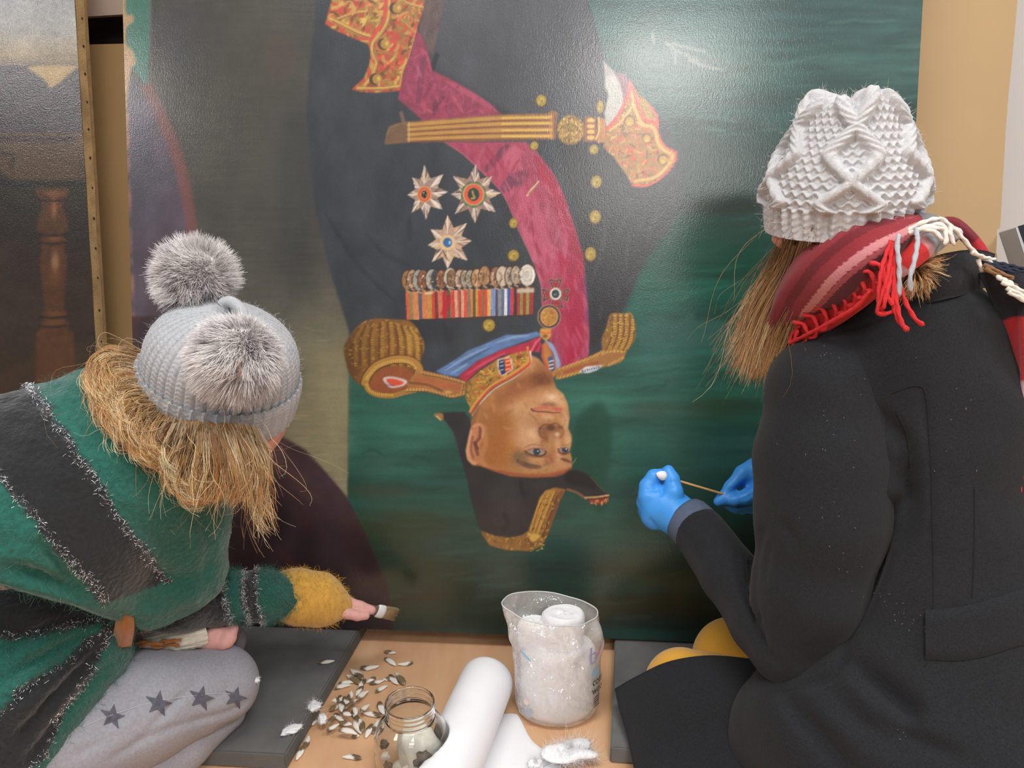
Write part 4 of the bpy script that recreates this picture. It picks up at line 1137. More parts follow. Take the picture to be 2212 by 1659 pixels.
# ------------------------------------------------------------------ dark foam boards on the floor
M_FOAM = mat('charcoal_foam', (102, 102, 100), .85, noise=.22, nscale=14, bump=.25, bscale=260, detail=8)
def foam(name, c4, label):
    """c4: top corners, counter-clockwise seen from above"""
    top = [np.array(c) for c in c4]
    bm = bmesh.new()
    vt = [bm.verts.new(Vector(p)) for p in top]
    vb = [bm.verts.new(Vector((p[0], p[1], .0005))) for p in top]
    bm.faces.new(vt)
    bm.faces.new(vb[::-1])
    for i in range(4):
        bm.faces.new((vt[i], vb[i], vb[(i + 1) % 4], vt[(i + 1) % 4]))
    bmesh.ops.recalc_face_normals(bm, faces=bm.faces[:])
    bmesh.ops.bevel(bm, geom=bm.edges[:], offset=.0025, segments=2, affect='EDGES')
    me = bpy.data.meshes.new(name)
    bm.to_mesh(me)
    bm.free()
    return tag(link(name, me, M_FOAM), label, 'foam board')
fr, br = PZ(616, 1630, .03), PZ(776, 1359, .03)
ex = (br - fr) / np.linalg.norm(br - fr)
hz = H_MAIN.copy()
hz[2] = 0
hz /= np.linalg.norm(hz)
lf = PZ(452, 1621, .03)
ld_ = (lf - fr) / np.linalg.norm(lf - fr)
back_ext = .06
foam('foam_board', [fr, br + ex * back_ext, br + ex * back_ext + ld_ * 1.1, fr + ld_ * 1.1], 'charcoal foam board under the crouching woman with the pompom hat, left of the swabs')
fl_, bl_ = PZ(1318, 1614, .03), PZ(1328, 1381, .03)
ex2 = (bl_ - fl_) / np.linalg.norm(bl_ - fl_)
rd_ = PZ(1364, 1617, .03) - fl_
rd_ /= np.linalg.norm(rd_)
foam('foam_board', [fl_, fl_ + rd_ * 1.0, bl_ + rd_ * 1.0 + ex2 * back_ext, bl_ + ex2 * back_ext], 'charcoal foam board beside the cotton wool bag, under the woman in black')

# ------------------------------------------------------------------ tubes, fibres
def tubes(paths, rad, sides=3, cols=None, taper=.3):
    """many polylines of equal length n: paths (k, n, 3) -> one mesh; rad scalar or (k,)"""
    paths = np.asarray(paths, np.float32)
    k, n, _ = paths.shape
    tg = np.gradient(paths, axis=1)
    tg /= np.linalg.norm(tg, axis=2, keepdims=True) + 1e-9
    ref = np.where(np.abs(tg[..., 2:3]) > .9, np.array([1., 0, 0]), np.array([0, 0, 1.]))
    u = np.cross(tg, ref)
    u /= np.linalg.norm(u, axis=2, keepdims=True) + 1e-9
    v = np.cross(tg, u)
    r = np.asarray(rad, np.float32)
    r = np.broadcast_to(r.reshape(-1, 1) if r.ndim == 1 else r, (k, 1))
    prof = np.interp(np.linspace(0, 1, n), [0, .5, 1], [1, .9, taper])
    rr = (r * prof[None])[..., None]
    ang = np.arange(sides) / sides * 2 * math.pi
    P_ = np.stack([paths + rr * (u * math.cos(t) + v * math.sin(t)) for t in ang], 2)     # k n s 3
    V = P_.reshape(-1, 3)
    base = gridfaces(sides, n, wrap_u=True)
    F = (base[None] + (np.arange(k) * n * sides)[:, None, None]).reshape(-1, 4)
    C = None
    if cols is not None:
        C = np.repeat(np.asarray(cols, np.float32).reshape(k, -1, 3) * np.ones((k, n, 3), np.float32) if np.asarray(cols).ndim == 2 else np.asarray(cols, np.float32), sides, axis=1).reshape(-1, 3) if np.asarray(cols).ndim == 3 \
            else np.repeat(np.asarray(cols, np.float32)[:, None, :], n * sides, 1).reshape(-1, 3)
    return V, F, C
def tube_obj(name, pts, rad, m, parent=None, sides=8, n=6, taper=1.0):
    p = spline(pts, n)
    V, F, _ = tubes(p[None], rad, sides, taper=taper)
    k = len(p)
    caps = [tuple(range(sides))[::-1], tuple(range((k - 1) * sides, k * sides))]
    fs = [tuple(f) for f in F] + caps
    return mesh(name, V, fs, m, parent, True)
M_COT = mat('cotton_wool', (236, 236, 238), .95, sheen=.3, bump=.4, bscale=160, noise=.03, nscale=90)
M_FIB = mat('cotton_fibre', (240, 240, 242), .9)
def tuft(name, c, size, seed, label, parent=None, n=140, group=None, flat=.6, dirx=(1, 0)):
    """a torn lump of cotton wool: lumpy body and loose fibres"""
    r = np.random.default_rng(seed)
    root = empty(name, tuple(c), label, 'cotton wool', group) if parent is None else parent
    nu, nv = 26, 14
    th_, ph = np.meshgrid(np.linspace(0, 2 * math.pi, nu, endpoint=False), np.linspace(.02, math.pi - .02, nv))
    d = np.stack([np.cos(th_) * np.sin(ph), np.sin(th_) * np.sin(ph), np.cos(ph)], -1).reshape(-1, 3)
    off = np.zeros(len(d))
    for q in range(9):
        k = r.normal(size=3) * 2.2
        off += .07 * np.sin(d @ k * 1.6 + r.uniform(0, 6))
    ca, sa = dirx
    L_, Wd = size
    b = d * (.86 + off)[:, None]
    b = np.stack([b[:, 0] * L_ * ca - b[:, 1] * Wd * sa, b[:, 0] * L_ * sa + b[:, 1] * Wd * ca, b[:, 2] * Wd * flat + Wd * flat * .95], 1)
    b[:, 2] = np.maximum(b[:, 2], .0004)
    mesh('wad', b + c, gridfaces(nu, nv, True), M_COT, root)
    n = n * 6
    idx = r.integers(len(b), size=n)
    st = b[idx] * .9 + c
    dr = d[idx] + r.normal(0, .6, (n, 3))
    dr /= np.linalg.norm(dr, axis=1, keepdims=True)
    t = np.linspace(0, 1, 7)[None, :, None]
    ln = (r.uniform(.1, .38, n) * Wd)[:, None, None]
    curl = r.normal(0, 1.1, (n, 1, 3)) * ln * t ** 1.6
    pth = st[:, None] + dr[:, None] * ln * t + curl
    pth = pth + ln * .22 * (np.sin(r.uniform(4, 9, (n, 1, 1)) * t + r.uniform(0, 6, (n, 1, 3))) - np.sin(r.uniform(0, 6, (n, 1, 3))) * 0) * t
    pth[..., 2] = np.maximum(pth[..., 2], c[2] + .0006)
    V, F, _ = tubes(pth, .0002, 3)
    fo = mesh('fibres', V, F, M_FIB, root)
    fo['kind'] = 'stuff'
    return root

# ------------------------------------------------------------------ bag of cotton wool
bagc = PZ(1206, 1583, 0) + np.array([0, .05, 0])
bag = empty('cotton_wool_bag', tuple(bagc), 'open clear plastic bag of white cotton wool standing on the plywood', 'bag')
def film_mat(name, tint=(255, 255, 255), op=.16):
    m = bpy.data.materials.new(name)
    m.use_nodes = True
    nt = m.node_tree
    N, LK = nt.nodes, nt.links
    N.remove(N['Principled BSDF'])
    out = N['Material Output']
    tr, gl, df, m1, m2 = N.new('ShaderNodeBsdfTransparent'), N.new('ShaderNodeBsdfGlossy'), N.new('ShaderNodeBsdfDiffuse'), N.new('ShaderNodeMixShader'), N.new('ShaderNodeMixShader')
    lw = N.new('ShaderNodeLayerWeight')
    lw.inputs['Blend'].default_value = .5
    pw = N.new('ShaderNodeMath')
    pw.operation = 'POWER'
    pw.inputs[1].default_value = 3.2
    LK.new(lw.outputs['Facing'], pw.inputs[0])
    fr_ = N.new('ShaderNodeMath')
    fr_.operation = 'MULTIPLY_ADD'
    fr_.inputs[1].default_value = .45
    fr_.inputs[2].default_value = .14
    LK.new(pw.outputs[0], fr_.inputs[0])
    gl.inputs['Roughness'].default_value = .07
    gl.inputs['Color'].default_value = (1, 1, 1, 1)
    df.inputs['Color'].default_value = L4(tint)
    m1.inputs[0].default_value = op
    LK.new(tr.outputs[0], m1.inputs[1])
    LK.new(df.outputs[0], m1.inputs[2])
    LK.new(fr_.outputs[0], m2.inputs[0])
    LK.new(m1.outputs[0], m2.inputs[1])
    LK.new(gl.outputs[0], m2.inputs[2])
    LK.new(m2.outputs[0], out.inputs[0])
    t = N.new('ShaderNodeTexNoise')
    t.inputs['Scale'].default_value = 38
    t.inputs['Detail'].default_value = 3
    tc = N.new('ShaderNodeTexCoord')
    LK.new(tc.outputs['Object'], t.inputs['Vector'])
    bp = N.new('ShaderNodeBump')
    bp.inputs['Strength'].default_value = .9
    bp.inputs['Distance'].default_value = .03
    LK.new(t.outputs['Fac'], bp.inputs['Height'])
    LK.new(bp.outputs[0], gl.inputs['Normal'])
    return m
M_FILM = film_mat('clear_film', (252, 248, 244), op=.4)
def bag_prof(nu, hs, rxs, rys, cxs, cys, rim_tilt, seed, amp):
    r = np.random.default_rng(seed)
    th_ = np.linspace(0, 2 * math.pi, nu, endpoint=False)
    out = []
    for j, h in enumerate(hs):
        f = j / (len(hs) - 1)
        w_ = np.zeros(nu)
        for q in range(3, 12):
            w_ += np.sin(q * th_ + q * q * 1.7 + 2.5 * math.sin(q + h * 40)) / q
        k = amp * np.interp(h, [0, .1, .14, .175, .2], [.25, .3, 1.7, 1.9, .8])
        rx, ry = rxs[j] + w_ * k, rys[j] + w_ * k
        z = h + rim_tilt * (f > .8) * np.cos(th_ - 2.6) * (f - .8) * 5
        out.append(np.stack([cxs[j] + rx * np.cos(th_), cys[j] + ry * np.sin(th_), z], 1))
    return np.concatenate(out)
HB = .202
hs = np.concatenate([[.0015, .004, .012, .03, .07, .1], np.linspace(.115, HB, 13)])
rx = np.interp(hs, [.0015, .004, .012, .03, .07, .11, .145, .16, HB], [.045, .06, .067, .071, .073, .0735, .075, .0765, .078])
cx = np.interp(hs, [0, .13, .145, .16, .175, HB], [0, 0, -.001, -.004, -.008, -.014])
ry = rx * np.interp(hs, [0, .02, .13, HB], [.72, .7, .62, .5])
bv = bag_prof(120, hs, rx, ry, cx, cx * 0, .012, 3, .004)
mesh('film', bv + bagc, gridfaces(120, len(hs), True), M_FILM, bag)
rim = bv[-120:] + bagc
tube_obj('rim_fold', np.concatenate([rim, rim[:1]])[::3], .0011, mat('film_edge', (236, 238, 240), .3, trans=.3), bag, 6, 4)
def roll(name, c, r_, h, parent, seed, fy=1.0):
    """upright roll of cotton with a spiral top"""
    rr = np.random.default_rng(seed)
    nu = 40
    th_ = np.linspace(0, 2 * math.pi, nu, endpoint=False)
    prof = [(.01, 0), (.9, .001), (1, .01), (1.0, h * .3), (1.0, h * .6), (1.0, h * .85), (.97, h * .95), (.9, h), (.8, h + .002), (.7, h - .002), (.58, h + .001), (.48, h - .003), (.36, h), (.24, h - .003), (.12, h - .001), (.01, h - .001)]
    v = []
    for j, (a, z) in enumerate(prof):
        w_ = 1 + .025 * np.sin(3 * th_ + j * .4) + .015 * np.sin(7 * th_ + z * 60)
        v.append(np.stack([c[0] + r_ * a * w_ * np.cos(th_ + j * .1), c[1] + fy * r_ * a * w_ * np.sin(th_ + j * .1), np.full(nu, c[2] + z) + .0015 * np.sin(2 * th_ + j)], 1))
    return mesh(name, np.concatenate(v), gridfaces(nu, len(prof), True), M_COT, parent)
roll('cotton_pack', bagc + [0, 0, .006], .0635, .13, bag, 1, .62)
roll('cotton_roll', bagc + [.008, .002, .13], .036, .063, bag, 2, .75)
roll('cotton_roll', bagc + [-.042, .004, .125], .025, .05, bag, 3, .8)
# print on the film
def cyl(phi, z, r_=.0752):
    return bagc + np.array([r_ * math.cos(phi), r_ * .70 * math.sin(phi), z])
def bent_text(txt, size, phi0, z0, m, parent, name, slant=0.0, rad=.0755):
    cu = bpy.data.curves.new('t', 'FONT')
    cu.body = txt
    cu.size = size
    cu.extrude = 0
    to = bpy.data.objects.new('t', cu)
    col.objects.link(to)
    bpy.context.view_layer.update()
    me = bpy.data.meshes.new_from_object(to.evaluated_get(bpy.context.evaluated_depsgraph_get()))
    bpy.data.objects.remove(to)
    bm = bmesh.new()
    bm.from_mesh(me)
    bmesh.ops.subdivide_edges(bm, edges=[e for e in bm.edges if e.calc_length() > .004], cuts=2)
    bm.to_mesh(me)
    bm.free()
    for v in me.vertices:
        x, y = v.co.x, v.co.y
        v.co = Vector(cyl(phi0 + x / rad, z0 + y + x * slant, rad))
    me.name = name
    o = link(name, me, m)
    keep(o, parent)
    return o
M_INK = mat('black_ink', (40, 40, 44), .5)
M_LIL = mat('lilac_ink', (176, 172, 206), .5)
M_PNK = mat('pink_ink', (226, 160, 180), .5)
M_BLU = mat('blue_ink', (158, 194, 218), .5)
def patch_(name, phi, z, w_, h, m, parent, rot=0.0, n=24, rad=.0754, ell=True):
    t = np.linspace(0, 2 * math.pi, n, endpoint=False) if ell else np.array([.7854, 2.356, 3.927, 5.498])
    k = 1 if ell else 1.414
    v = [cyl(phi, z, rad)] + [cyl(phi + (w_ * k * math.cos(a) * math.cos(rot) - h * k * math.sin(a) * math.sin(rot)) / rad, z + w_ * k * math.cos(a) * math.sin(rot) + h * k * math.sin(a) * math.cos(rot), rad) for a in t]
    return mesh(name, v, [(0, i + 1, (i + 1) % len(t) + 1) for i in range(len(t))], m, parent, True)
PH0 = -.74
bent_text('cotton', .021, PH0, .078, M_INK, bag, 'printed_word', .0)
bent_text('wool', .021, PH0, .061, M_INK, bag, 'printed_word', .0)
bent_text('b', .046, PH0 - .14, .122, M_LIL, bag, 'printed_letter', 0)
patch_('printed_stroke', PH0 + .26, .138, .014, .0035, M_PNK, bag, .7)
patch_('printed_dot', PH0 + .12, .102, .0085, .0095, M_BLU, bag)
for i in range(5):
    patch_('printed_line', PH0 + .22, .053 - i * .0045, .011, .0007, M_INK, bag, 0, ell=False)
for i in range(7):
    patch_('printed_line', -2.62, .128 - i * .006, .008, .0007, M_LIL, bag, -.25, ell=False)
for i in range(5):
    patch_('printed_line', -2.62, .078 - i * .005, .007, .0006, M_LIL, bag, -.25, ell=False)
patch_('printed_stroke', -2.4, .137, .015, .0028, M_BLU, bag, -.45)
patch_('printed_emblem', -2.3, .03, .008, .009, mat('grey_ink', (176, 178, 190), .5), bag)
patch_('printed_emblem', -2.36, .05, .006, .006, mat('pale_pink_ink', (228, 206, 206), .5), bag)

# ------------------------------------------------------------------ white rolls and sheets
M_PAD = mat('smooth_white_wadding', (232, 232, 235), .9, bump=.15, bscale=300)
def lying_roll(name, A, B, r_, label, flat=1.0, dent=None):
    A, B = np.array(A), np.array(B)
    ax = (B - A) / np.linalg.norm(B - A)
    sd = np.cross(ax, [0, 0, 1])
    sd /= np.linalg.norm(sd)
    up = np.cross(sd, ax)
    L_ = np.linalg.norm(B - A)
    nu = 72
    th_ = np.linspace(0, 2 * math.pi, nu, endpoint=False)
    prof = [(.0, .02), (0, .3), (0, .6), (0, .85), (.002, .94), (.008, .99), (.02, 1.0)] + [(L_ * f, 1.0) for f in np.linspace(.12, .88, 26)] + [(L_ - .02, 1), (L_ - .009, .985), (L_ - .003, .94), (L_ - .001, .85), (L_ - .004, .6), (L_, .3), (L_ - .003, .02)]
    v = []
    for s, k in prof:
        v.append(A + ax * s + np.outer(np.cos(th_) * r_ * k, sd) + np.outer(np.sin(th_) * r_ * k * flat, up))
    v = np.concatenate(v)
    if dent is not None:          # soft wadding gives way where the jar presses on it
        q = v[:, :2] - dent[0][:2]
        d = np.linalg.norm(q, axis=1)
        z_lim = np.clip((dent[2] - v[:, 2]) / .02, 0, 1)
        k = (d < dent[1]) * z_lim
        v[:, :2] += (q / (d[:, None] + 1e-9)) * ((dent[1] - d) * k)[:, None]
    o = mesh(name, v, gridfaces(nu, len(prof), True), M_PAD)
    tag(o, label, 'roll')
    return o
ra = .046
rz = ra * .97 + .0048
A_ = PZ(968, 1668, rz)
B_ = PZ(1056, 1462, rz)
jz = .145
jc = PZ(885, 1516, jz)
jc[2] = 0
lying_roll('wadding_roll', A_ - (B_ - A_) * .2, B_, ra, 'smooth white wadding roll lying between the glass jar and the cotton wool bag', .97, (jc, .0572, .135))
def soft_sheet(name, poly_px, z, thick, label):
    p = np.array([PZ(x, y, z) for x, y in poly_px])[:, :2]
    p = spline(p, 4, True)
    c = p.mean(0)
    n = len(p)
    rings = [(.0, thick), (.6, thick * 1.05), (.95, thick), (.99, thick * .8), (1.0, thick * .5), (.99, .0005)]
    v = []
    for k, zz in rings:
        q = c + (p - c) * k
        v.append(np.c_[q, np.full(n, zz) + (.001 * np.sin(q[:, 0] * 60) if zz > .001 else 0)])
    o = mesh(name, np.concatenate(v), gridfaces(n, len(rings), True)[:, ::-1], M_PAD)
    tag(o, label, 'sheet')
    return o
soft_sheet('wadding_sheet', [(1010, 1720), (1040, 1612), (1072, 1552), (1086, 1540), (1112, 1540), (1124, 1552), (1150, 1600), (1200, 1640), (1240, 1720)], .0045, .0044, 'flat white wadding sheet on the plywood, in front of the cotton wool bag')
tuft('cotton_tuft', PZ(1232, 1640, .0048), (.045, .026), 5, 'fluffy torn cotton wool in front of the bag, on the wadding sheet', n=320, flat=.5)
tuft('cotton_tuft', PZ(1158, 1655, .0048), (.013, .011), 6, 'small torn cotton wool puff on the wadding sheet, nearest the jar', n=160, flat=.5)
tuft('cotton_tuft', PZ(630, 1582, .0305), (.017, .009), 7, 'small white cotton scrap lying alone on the left foam board', n=70, dirx=(.8, .6))
tuft('cotton_tuft', PZ(678, 1532, .0305), (.012, .011), 8, 'cotton wool puff hanging over the foam board edge into the swab pile', n=110, dirx=(.4, -.9))
tuft('cotton_tuft', PZ(697, 1560, .012), (.011, .0075), 9, 'thin pulled cotton strand on the swab pile beside the board', n=70, dirx=(.2, -.98), flat=1.0)

# ------------------------------------------------------------------ glass jar
M_GLASS = mat('clear_glass', (252, 254, 253), .0, trans=1.0, ior=1.45, spec=.5)
jz = .145
jc = PZ(885, 1516, jz)
jc[2] = 0
jar = empty('glass_jar', tuple(jc), 'open clear glass jar with threaded neck and used cotton inside', 'jar')
def lathe(name, prof, c, m, parent, nu=64):
    th_ = np.linspace(0, 2 * math.pi, nu, endpoint=False)
    v = [np.stack([c[0] + r_ * np.cos(th_), c[1] + r_ * np.sin(th_), np.full(nu, c[2] + z)], 1) for r_, z in prof]
    return mesh(name, np.concatenate(v), gridfaces(nu, len(prof), True), m, parent)
jr = .0365
thr = []
for i in range(13):
    z = jz - .004 - i * .0018
    thr.append((jr - .0012 + .0016 * (math.sin(i * 1.55) > .2), z))
prof = [(.0005, .003), (.03, .003), (.048, .0005), (.0535, .004), (.0555, .014), (.0555, .072), (.0545, .088), (.0505, .101), (.0435, .112), (.0375, .117), (.0358, .12)] + thr[::-1] + [(jr - .0008, jz - .002), (jr - .0002, jz - .0004), (jr - .0016, jz), (jr - .0024, jz - .0012),
        (jr - .0026, jz - .006), (jr - .0026, .12), (.0362, .1165), (.0425, .1105), (.0492, .0998), (.0530, .0875), (.0540, .072), (.0540, .014), (.052, .006), (.0005, .005)]
lathe('glass_body', prof, jc, M_GLASS, jar)
M_WAD = mat('used_cotton', (226, 220, 206), .95, noise=.12, nscale=70, bump=.5, bscale=120)
M_DIRT = mat('dirty_cotton', (112, 98, 82), .95, noise=.4, nscale=90, bump=.5, bscale=160)
def wad(name, c, sz, m, parent, seed):
    r = np.random.default_rng(seed)
    nu, nv = 24, 14
    th_, ph = np.meshgrid(np.linspace(0, 2 * math.pi, nu, endpoint=False), np.linspace(.02, math.pi - .02, nv))
    d = np.stack([np.cos(th_) * np.sin(ph), np.sin(th_) * np.sin(ph), np.cos(ph)], -1).reshape(-1, 3)
    off = sum(.1 * np.sin(d @ (r.normal(size=3) * 3.4) + r.uniform(0, 6)) for q in range(8))
    return mesh(name, c + d * (1 + off)[:, None] * sz, gridfaces(nu, nv, True), m, parent)
wad('cotton_wad', jc + [.016, .004, .055], (.030, .036, .034), M_WAD, jar, 11)
wad('cotton_wad', jc + [-.012, -.02, .026], (.034, .022, .024), M_WAD, jar, 12)
wad('dirty_wad', jc + [.022, -.03, .066], (.013, .01, .015), M_DIRT, jar, 13)
for i, (dx, dy, dz) in enumerate(((-.038, -.016, .084), (-.036, -.022, .07), (-.03, -.03, .058), (-.004, -.043, .062))):
    wad('cotton_scrap', jc + [dx, dy, dz], (.006, .005, .007), M_WAD if i % 2 else M_DIRT, jar, 20 + i)

# ------------------------------------------------------------------ used cotton swabs
def swab_mesh(seed):
    r = np.random.default_rng(seed)
    nu, nv = 14, 18
    t = np.linspace(0, 1, nv)
    half = np.interp(t, [0, .06, .2, .45, .7, .86, .95, 1], [.02, .5, .86, 1, .8, .5, .34, .06])
    th_ = np.linspace(0, 2 * math.pi, nu, endpoint=False)
    v, c = [], []
    bend = r.uniform(-.25, .25)
    edge = r.uniform(.35, .62)
    side = r.uniform(0, 6.28)
    white, brown = np.array((238, 234, 224)), np.array((122, 102, 76)) * r.uniform(.85, 1.1)
    for i in range(nv):
        rr = half[i] * (1 + .08 * np.sin(3 * th_ + i * .8 + seed))
        v.append(np.stack([np.full(nu, t[i] - .5), rr * .165 * np.cos(th_) + bend * (t[i] - .5) ** 2 * 1.6, rr * .12 * np.sin(th_) + .11], 1))
        k = np.clip((edge - t[i] + .16 * np.cos(th_ - side) + .05 * np.sin(5 * th_ + i)) * 9, 0, 1)[:, None]
        tip = np.clip((.07 - t[i]) * 20, 0, .6)
        k = k * (1 - tip)
        c.append(white * (1 - k) + brown * k)
    me_o = mesh('used_swab', np.concatenate(v), gridfaces(nu, nv, True), None, None, True, lin(np.concatenate(c)))
    me = me_o.data
    bpy.data.objects.remove(me_o)
    return me
M_SWAB = mat('stained_cotton', attr=True, rough=.95, noise=.12, nscale=180, bump=.4, bscale=400)
SW = [swab_mesh(s) for s in range(9)]
for me in SW:
    me.materials.append(M_SWAB)
SL = [(690, 395, -5, 205, 'single used swab lying alone on the left foam board'), (1450, 280, 8, 150, 'used swab nearest the portrait, uppermost on the plywood'), (1460, 392, 35, 165, 'brown used swab touching another end to end, below the uppermost swab'),
      (1640, 420, 172, 195, 'used swab with a white tail, rightmost below the uppermost one'), (1205, 470, -5, 240, 'long pale used swab just above the upper cluster'), (1000, 1532, 185, 235, 'used swab lying alone at the front, nearest the camera'),
      (380, 1480, 118, 205, 'lower of two crossed used swabs beside the foam board corner'), (460, 1350, 290, 160, 'upper of two crossed used swabs beside the foam board corner'), (570, 1080, 118, 175, 'brown used swab tucked against the left foam board edge'),
      (1060, 545, 218, 200, 'used swab with a white head, highest of the upper cluster'), (1020, 610, 212, 200, 'used swab under the highest one of the upper cluster'), (930, 640, -5, 200, "brown used swab at the upper cluster's outer end, above its pale neighbour"), (880, 685, -12, 220, 'used swab at the lower outer corner of the upper cluster, nearest the foam board'), (1110, 660, 120, 150, 'white used swab standing steeply in the middle of the upper cluster'), (1080, 740, 125, 150, 'used swab linking the upper cluster with the pile below'), (1225, 610, 150, 130, 'short white used swab in the gap between the upper cluster and its neighbours'), (1290, 640, -12, 190, 'long pale used swab with a grey upper side, right of the upper cluster'), (1420, 600, 170, 110, 'small white used swab between two longer ones, right of the upper cluster'), (1490, 610, 50, 160, 'pale used swab slanting down, second from the right in the upper row'), (1575, 600, 235, 175, 'used swab slanting down at the right end of the upper row'), (1345, 715, -28, 175, 'cream used swab lying alone just above the jar'),
      (1110, 795, -45, 200, 'used swab with a big white head, top right of the main pile'), (975, 800, -60, 125, 'dark brown used swab at the top of the main pile'), (805, 850, 180, 95), (860, 840, 80, 95), (930, 860, 50, 110), (985, 900, -45, 190), (870, 930, 90, 150), (790, 940, -20, 150), (1035, 980, 80, 115), (1140, 950, -50, 160), (930, 1010, 30, 115), (1020, 1030, 60, 130),
      (1245, 1025, 188, 235, 'long used swab with a brown flank, reaching from the main pile towards the jar'), (1345, 950, 70, 170, 'used swab upright beside the jar neck'), (760, 1080, -55, 160, 'brown used swab slanting up at the left of the pile'), (840, 1060, 40, 140), (920, 1130, 15, 170), (770, 1180, -25, 180, "used swab with a pointed white tail at the pile's lower left"), (950, 1220, 10, 235, "long brown used swab lying flat along the pile's lower edge"), (1060, 1150, 75, 200), (1115, 1140, 250, 165), (1200, 1220, 115, 190, "used swab with a brown lower half, at the pile's lower right"), (1285, 1170, -70, 180, 'white used swab touching the jar side'), (1040, 1280, -10, 95, 'small white used swab below all others of the main pile')]
for i, s in enumerate(SL):
    x, y = 580 + s[0] / 5.53, 1359 + s[1] / 5.53
    onb = i == 0
    z0 = .0302 if onb else .0002
    pile = 780 < s[1] < 1260 and 700 < s[0] < 1200
    if pile:
        z0 += .002 + .0035 * (i % 4)
    c = PZ(x, y, z0 + .002)
    c[2] = z0
    a = math.radians(s[2])
    # direction on the floor from the direction in the picture
    q = PZ(x + 10 * math.cos(a), y + 10 * math.sin(a), z0) - PZ(x, y, z0)
    ang = math.atan2(q[1], q[0])
    ln = np.linalg.norm(q[:2]) / 10 * s[3] / 5.53
    o = bpy.data.objects.new('used_swab', SW[i % len(SW)])
    col.objects.link(o)
    o.location = c
    o.rotation_euler = ((0.25 * math.sin(i * 2.1)) if pile else 0, (.16 * math.sin(i * 1.3)) if pile else 0, ang)
    o.scale = (ln, max(ln, .03) * 1.0, max(ln, .03) * .85)
    tag(o, s[4] if len(s) > 4 else 'stained cotton swab head in the loose pile on the plywood', 'swab', 'used cotton swabs')
# ------------------------------------------------------------------ soft bodies: rounded limbs blended into one surface
class Blend:
    def __init__(s, h):
        s.h, s.pr = h, []
    def limb(s, pts, k=.02):
        """pts: (x, y, depth, radius) in photo pixels, metres, pixels"""
        q = [(P(x, y, d), r * d / FPX) for x, y, d, r in pts]
        s.pr += [('c', q[i], q[i + 1], k) for i in range(len(q) - 1)]
        return s
    def ball(s, x, y, d, r, k=.02, sc=(1, 1, 1), rot=0.0):
        s.pr.append(('e', P(x, y, d), r * d / FPX, sc, rot, k))
        return s
    def raw(s, a, ra_, b, rb, k=.02):
        s.pr.append(('c', (np.array(a), ra_), (np.array(b), rb), k))
        return s
    def cut(s, fn):
        s.pr.append(('f', fn))
        return s
    def build(s):
        h = s.h
        lo, hi = np.full(3, 9.), np.full(3, -9.)
        for p in s.pr:
            if p[0] == 'c':
                for c, r in (p[1], p[2]):
                    lo, hi = np.minimum(lo, c - r - .03), np.maximum(hi, c + r + .03)
            elif p[0] == 'e':
                lo, hi = np.minimum(lo, p[1] - p[2] * max(p[3]) - .03), np.maximum(hi, p[1] + p[2] * max(p[3]) + .03)
        n = np.ceil((hi - lo) / h).astype(int) + 2
        g = [lo[i] + h * np.arange(n[i]) for i in range(3)]
        D = np.full(n, .5, np.float32)
        for p in s.pr:
            if p[0] == 'f':
                X, Y, Z = np.meshgrid(*g, indexing='ij', sparse=True)
                D = np.maximum(D, p[1](X, Y, Z).astype(np.float32))
                continue
            k = p[-1]
            if p[0] == 'c':
                (a, r1), (b, r2), _ = p[1], p[2], p[3]
                l0, h0 = np.minimum(a - r1, b - r2), np.maximum(a + r1, b + r2)
            else:
                _, c, r, sc, rot, _ = p
                l0, h0 = c - r * max(sc), c + r * max(sc)
            i0 = np.maximum(((l0 - k - 4 * h - lo) / h).astype(int), 0)
            i1 = np.minimum(((h0 + k + 4 * h - lo) / h).astype(int) + 2, n)
            sl_ = tuple(slice(i0[i], i1[i]) for i in range(3))
            X, Y, Z = np.meshgrid(*[g[i][sl_[i]] for i in range(3)], indexing='ij', sparse=True)
            if p[0] == 'c':
                ab = b - a
                t = np.clip(((X - a[0]) * ab[0] + (Y - a[1]) * ab[1] + (Z - a[2]) * ab[2]) / max(ab @ ab, 1e-9), 0, 1)
                d = np.sqrt((X - a[0] - t * ab[0]) ** 2 + (Y - a[1] - t * ab[1]) ** 2 + (Z - a[2] - t * ab[2]) ** 2) - (r1 + (r2 - r1) * t)
            else:
                dx, dy, dz = X - c[0], Y - c[1], Z - c[2]
                u = dx * RX[0]
                v = dy * DN[1] + dz * DN[2]
                w_ = dy * FW[1] + dz * FW[2]
                if rot:
                    u, v = u * math.cos(rot) + v * math.sin(rot), -u * math.sin(rot) + v * math.cos(rot)
                d = (np.sqrt((u / sc[0]) ** 2 + (v / sc[1]) ** 2 + (w_ / sc[2]) ** 2) - r) * min(sc)
            A = D[sl_]
            hh = np.clip(.5 + .5 * (A - d) / k, 0, 1)
            D[sl_] = A * (1 - hh) + d * hh - k * hh * (1 - hh)
        return nets(D, lo, h)
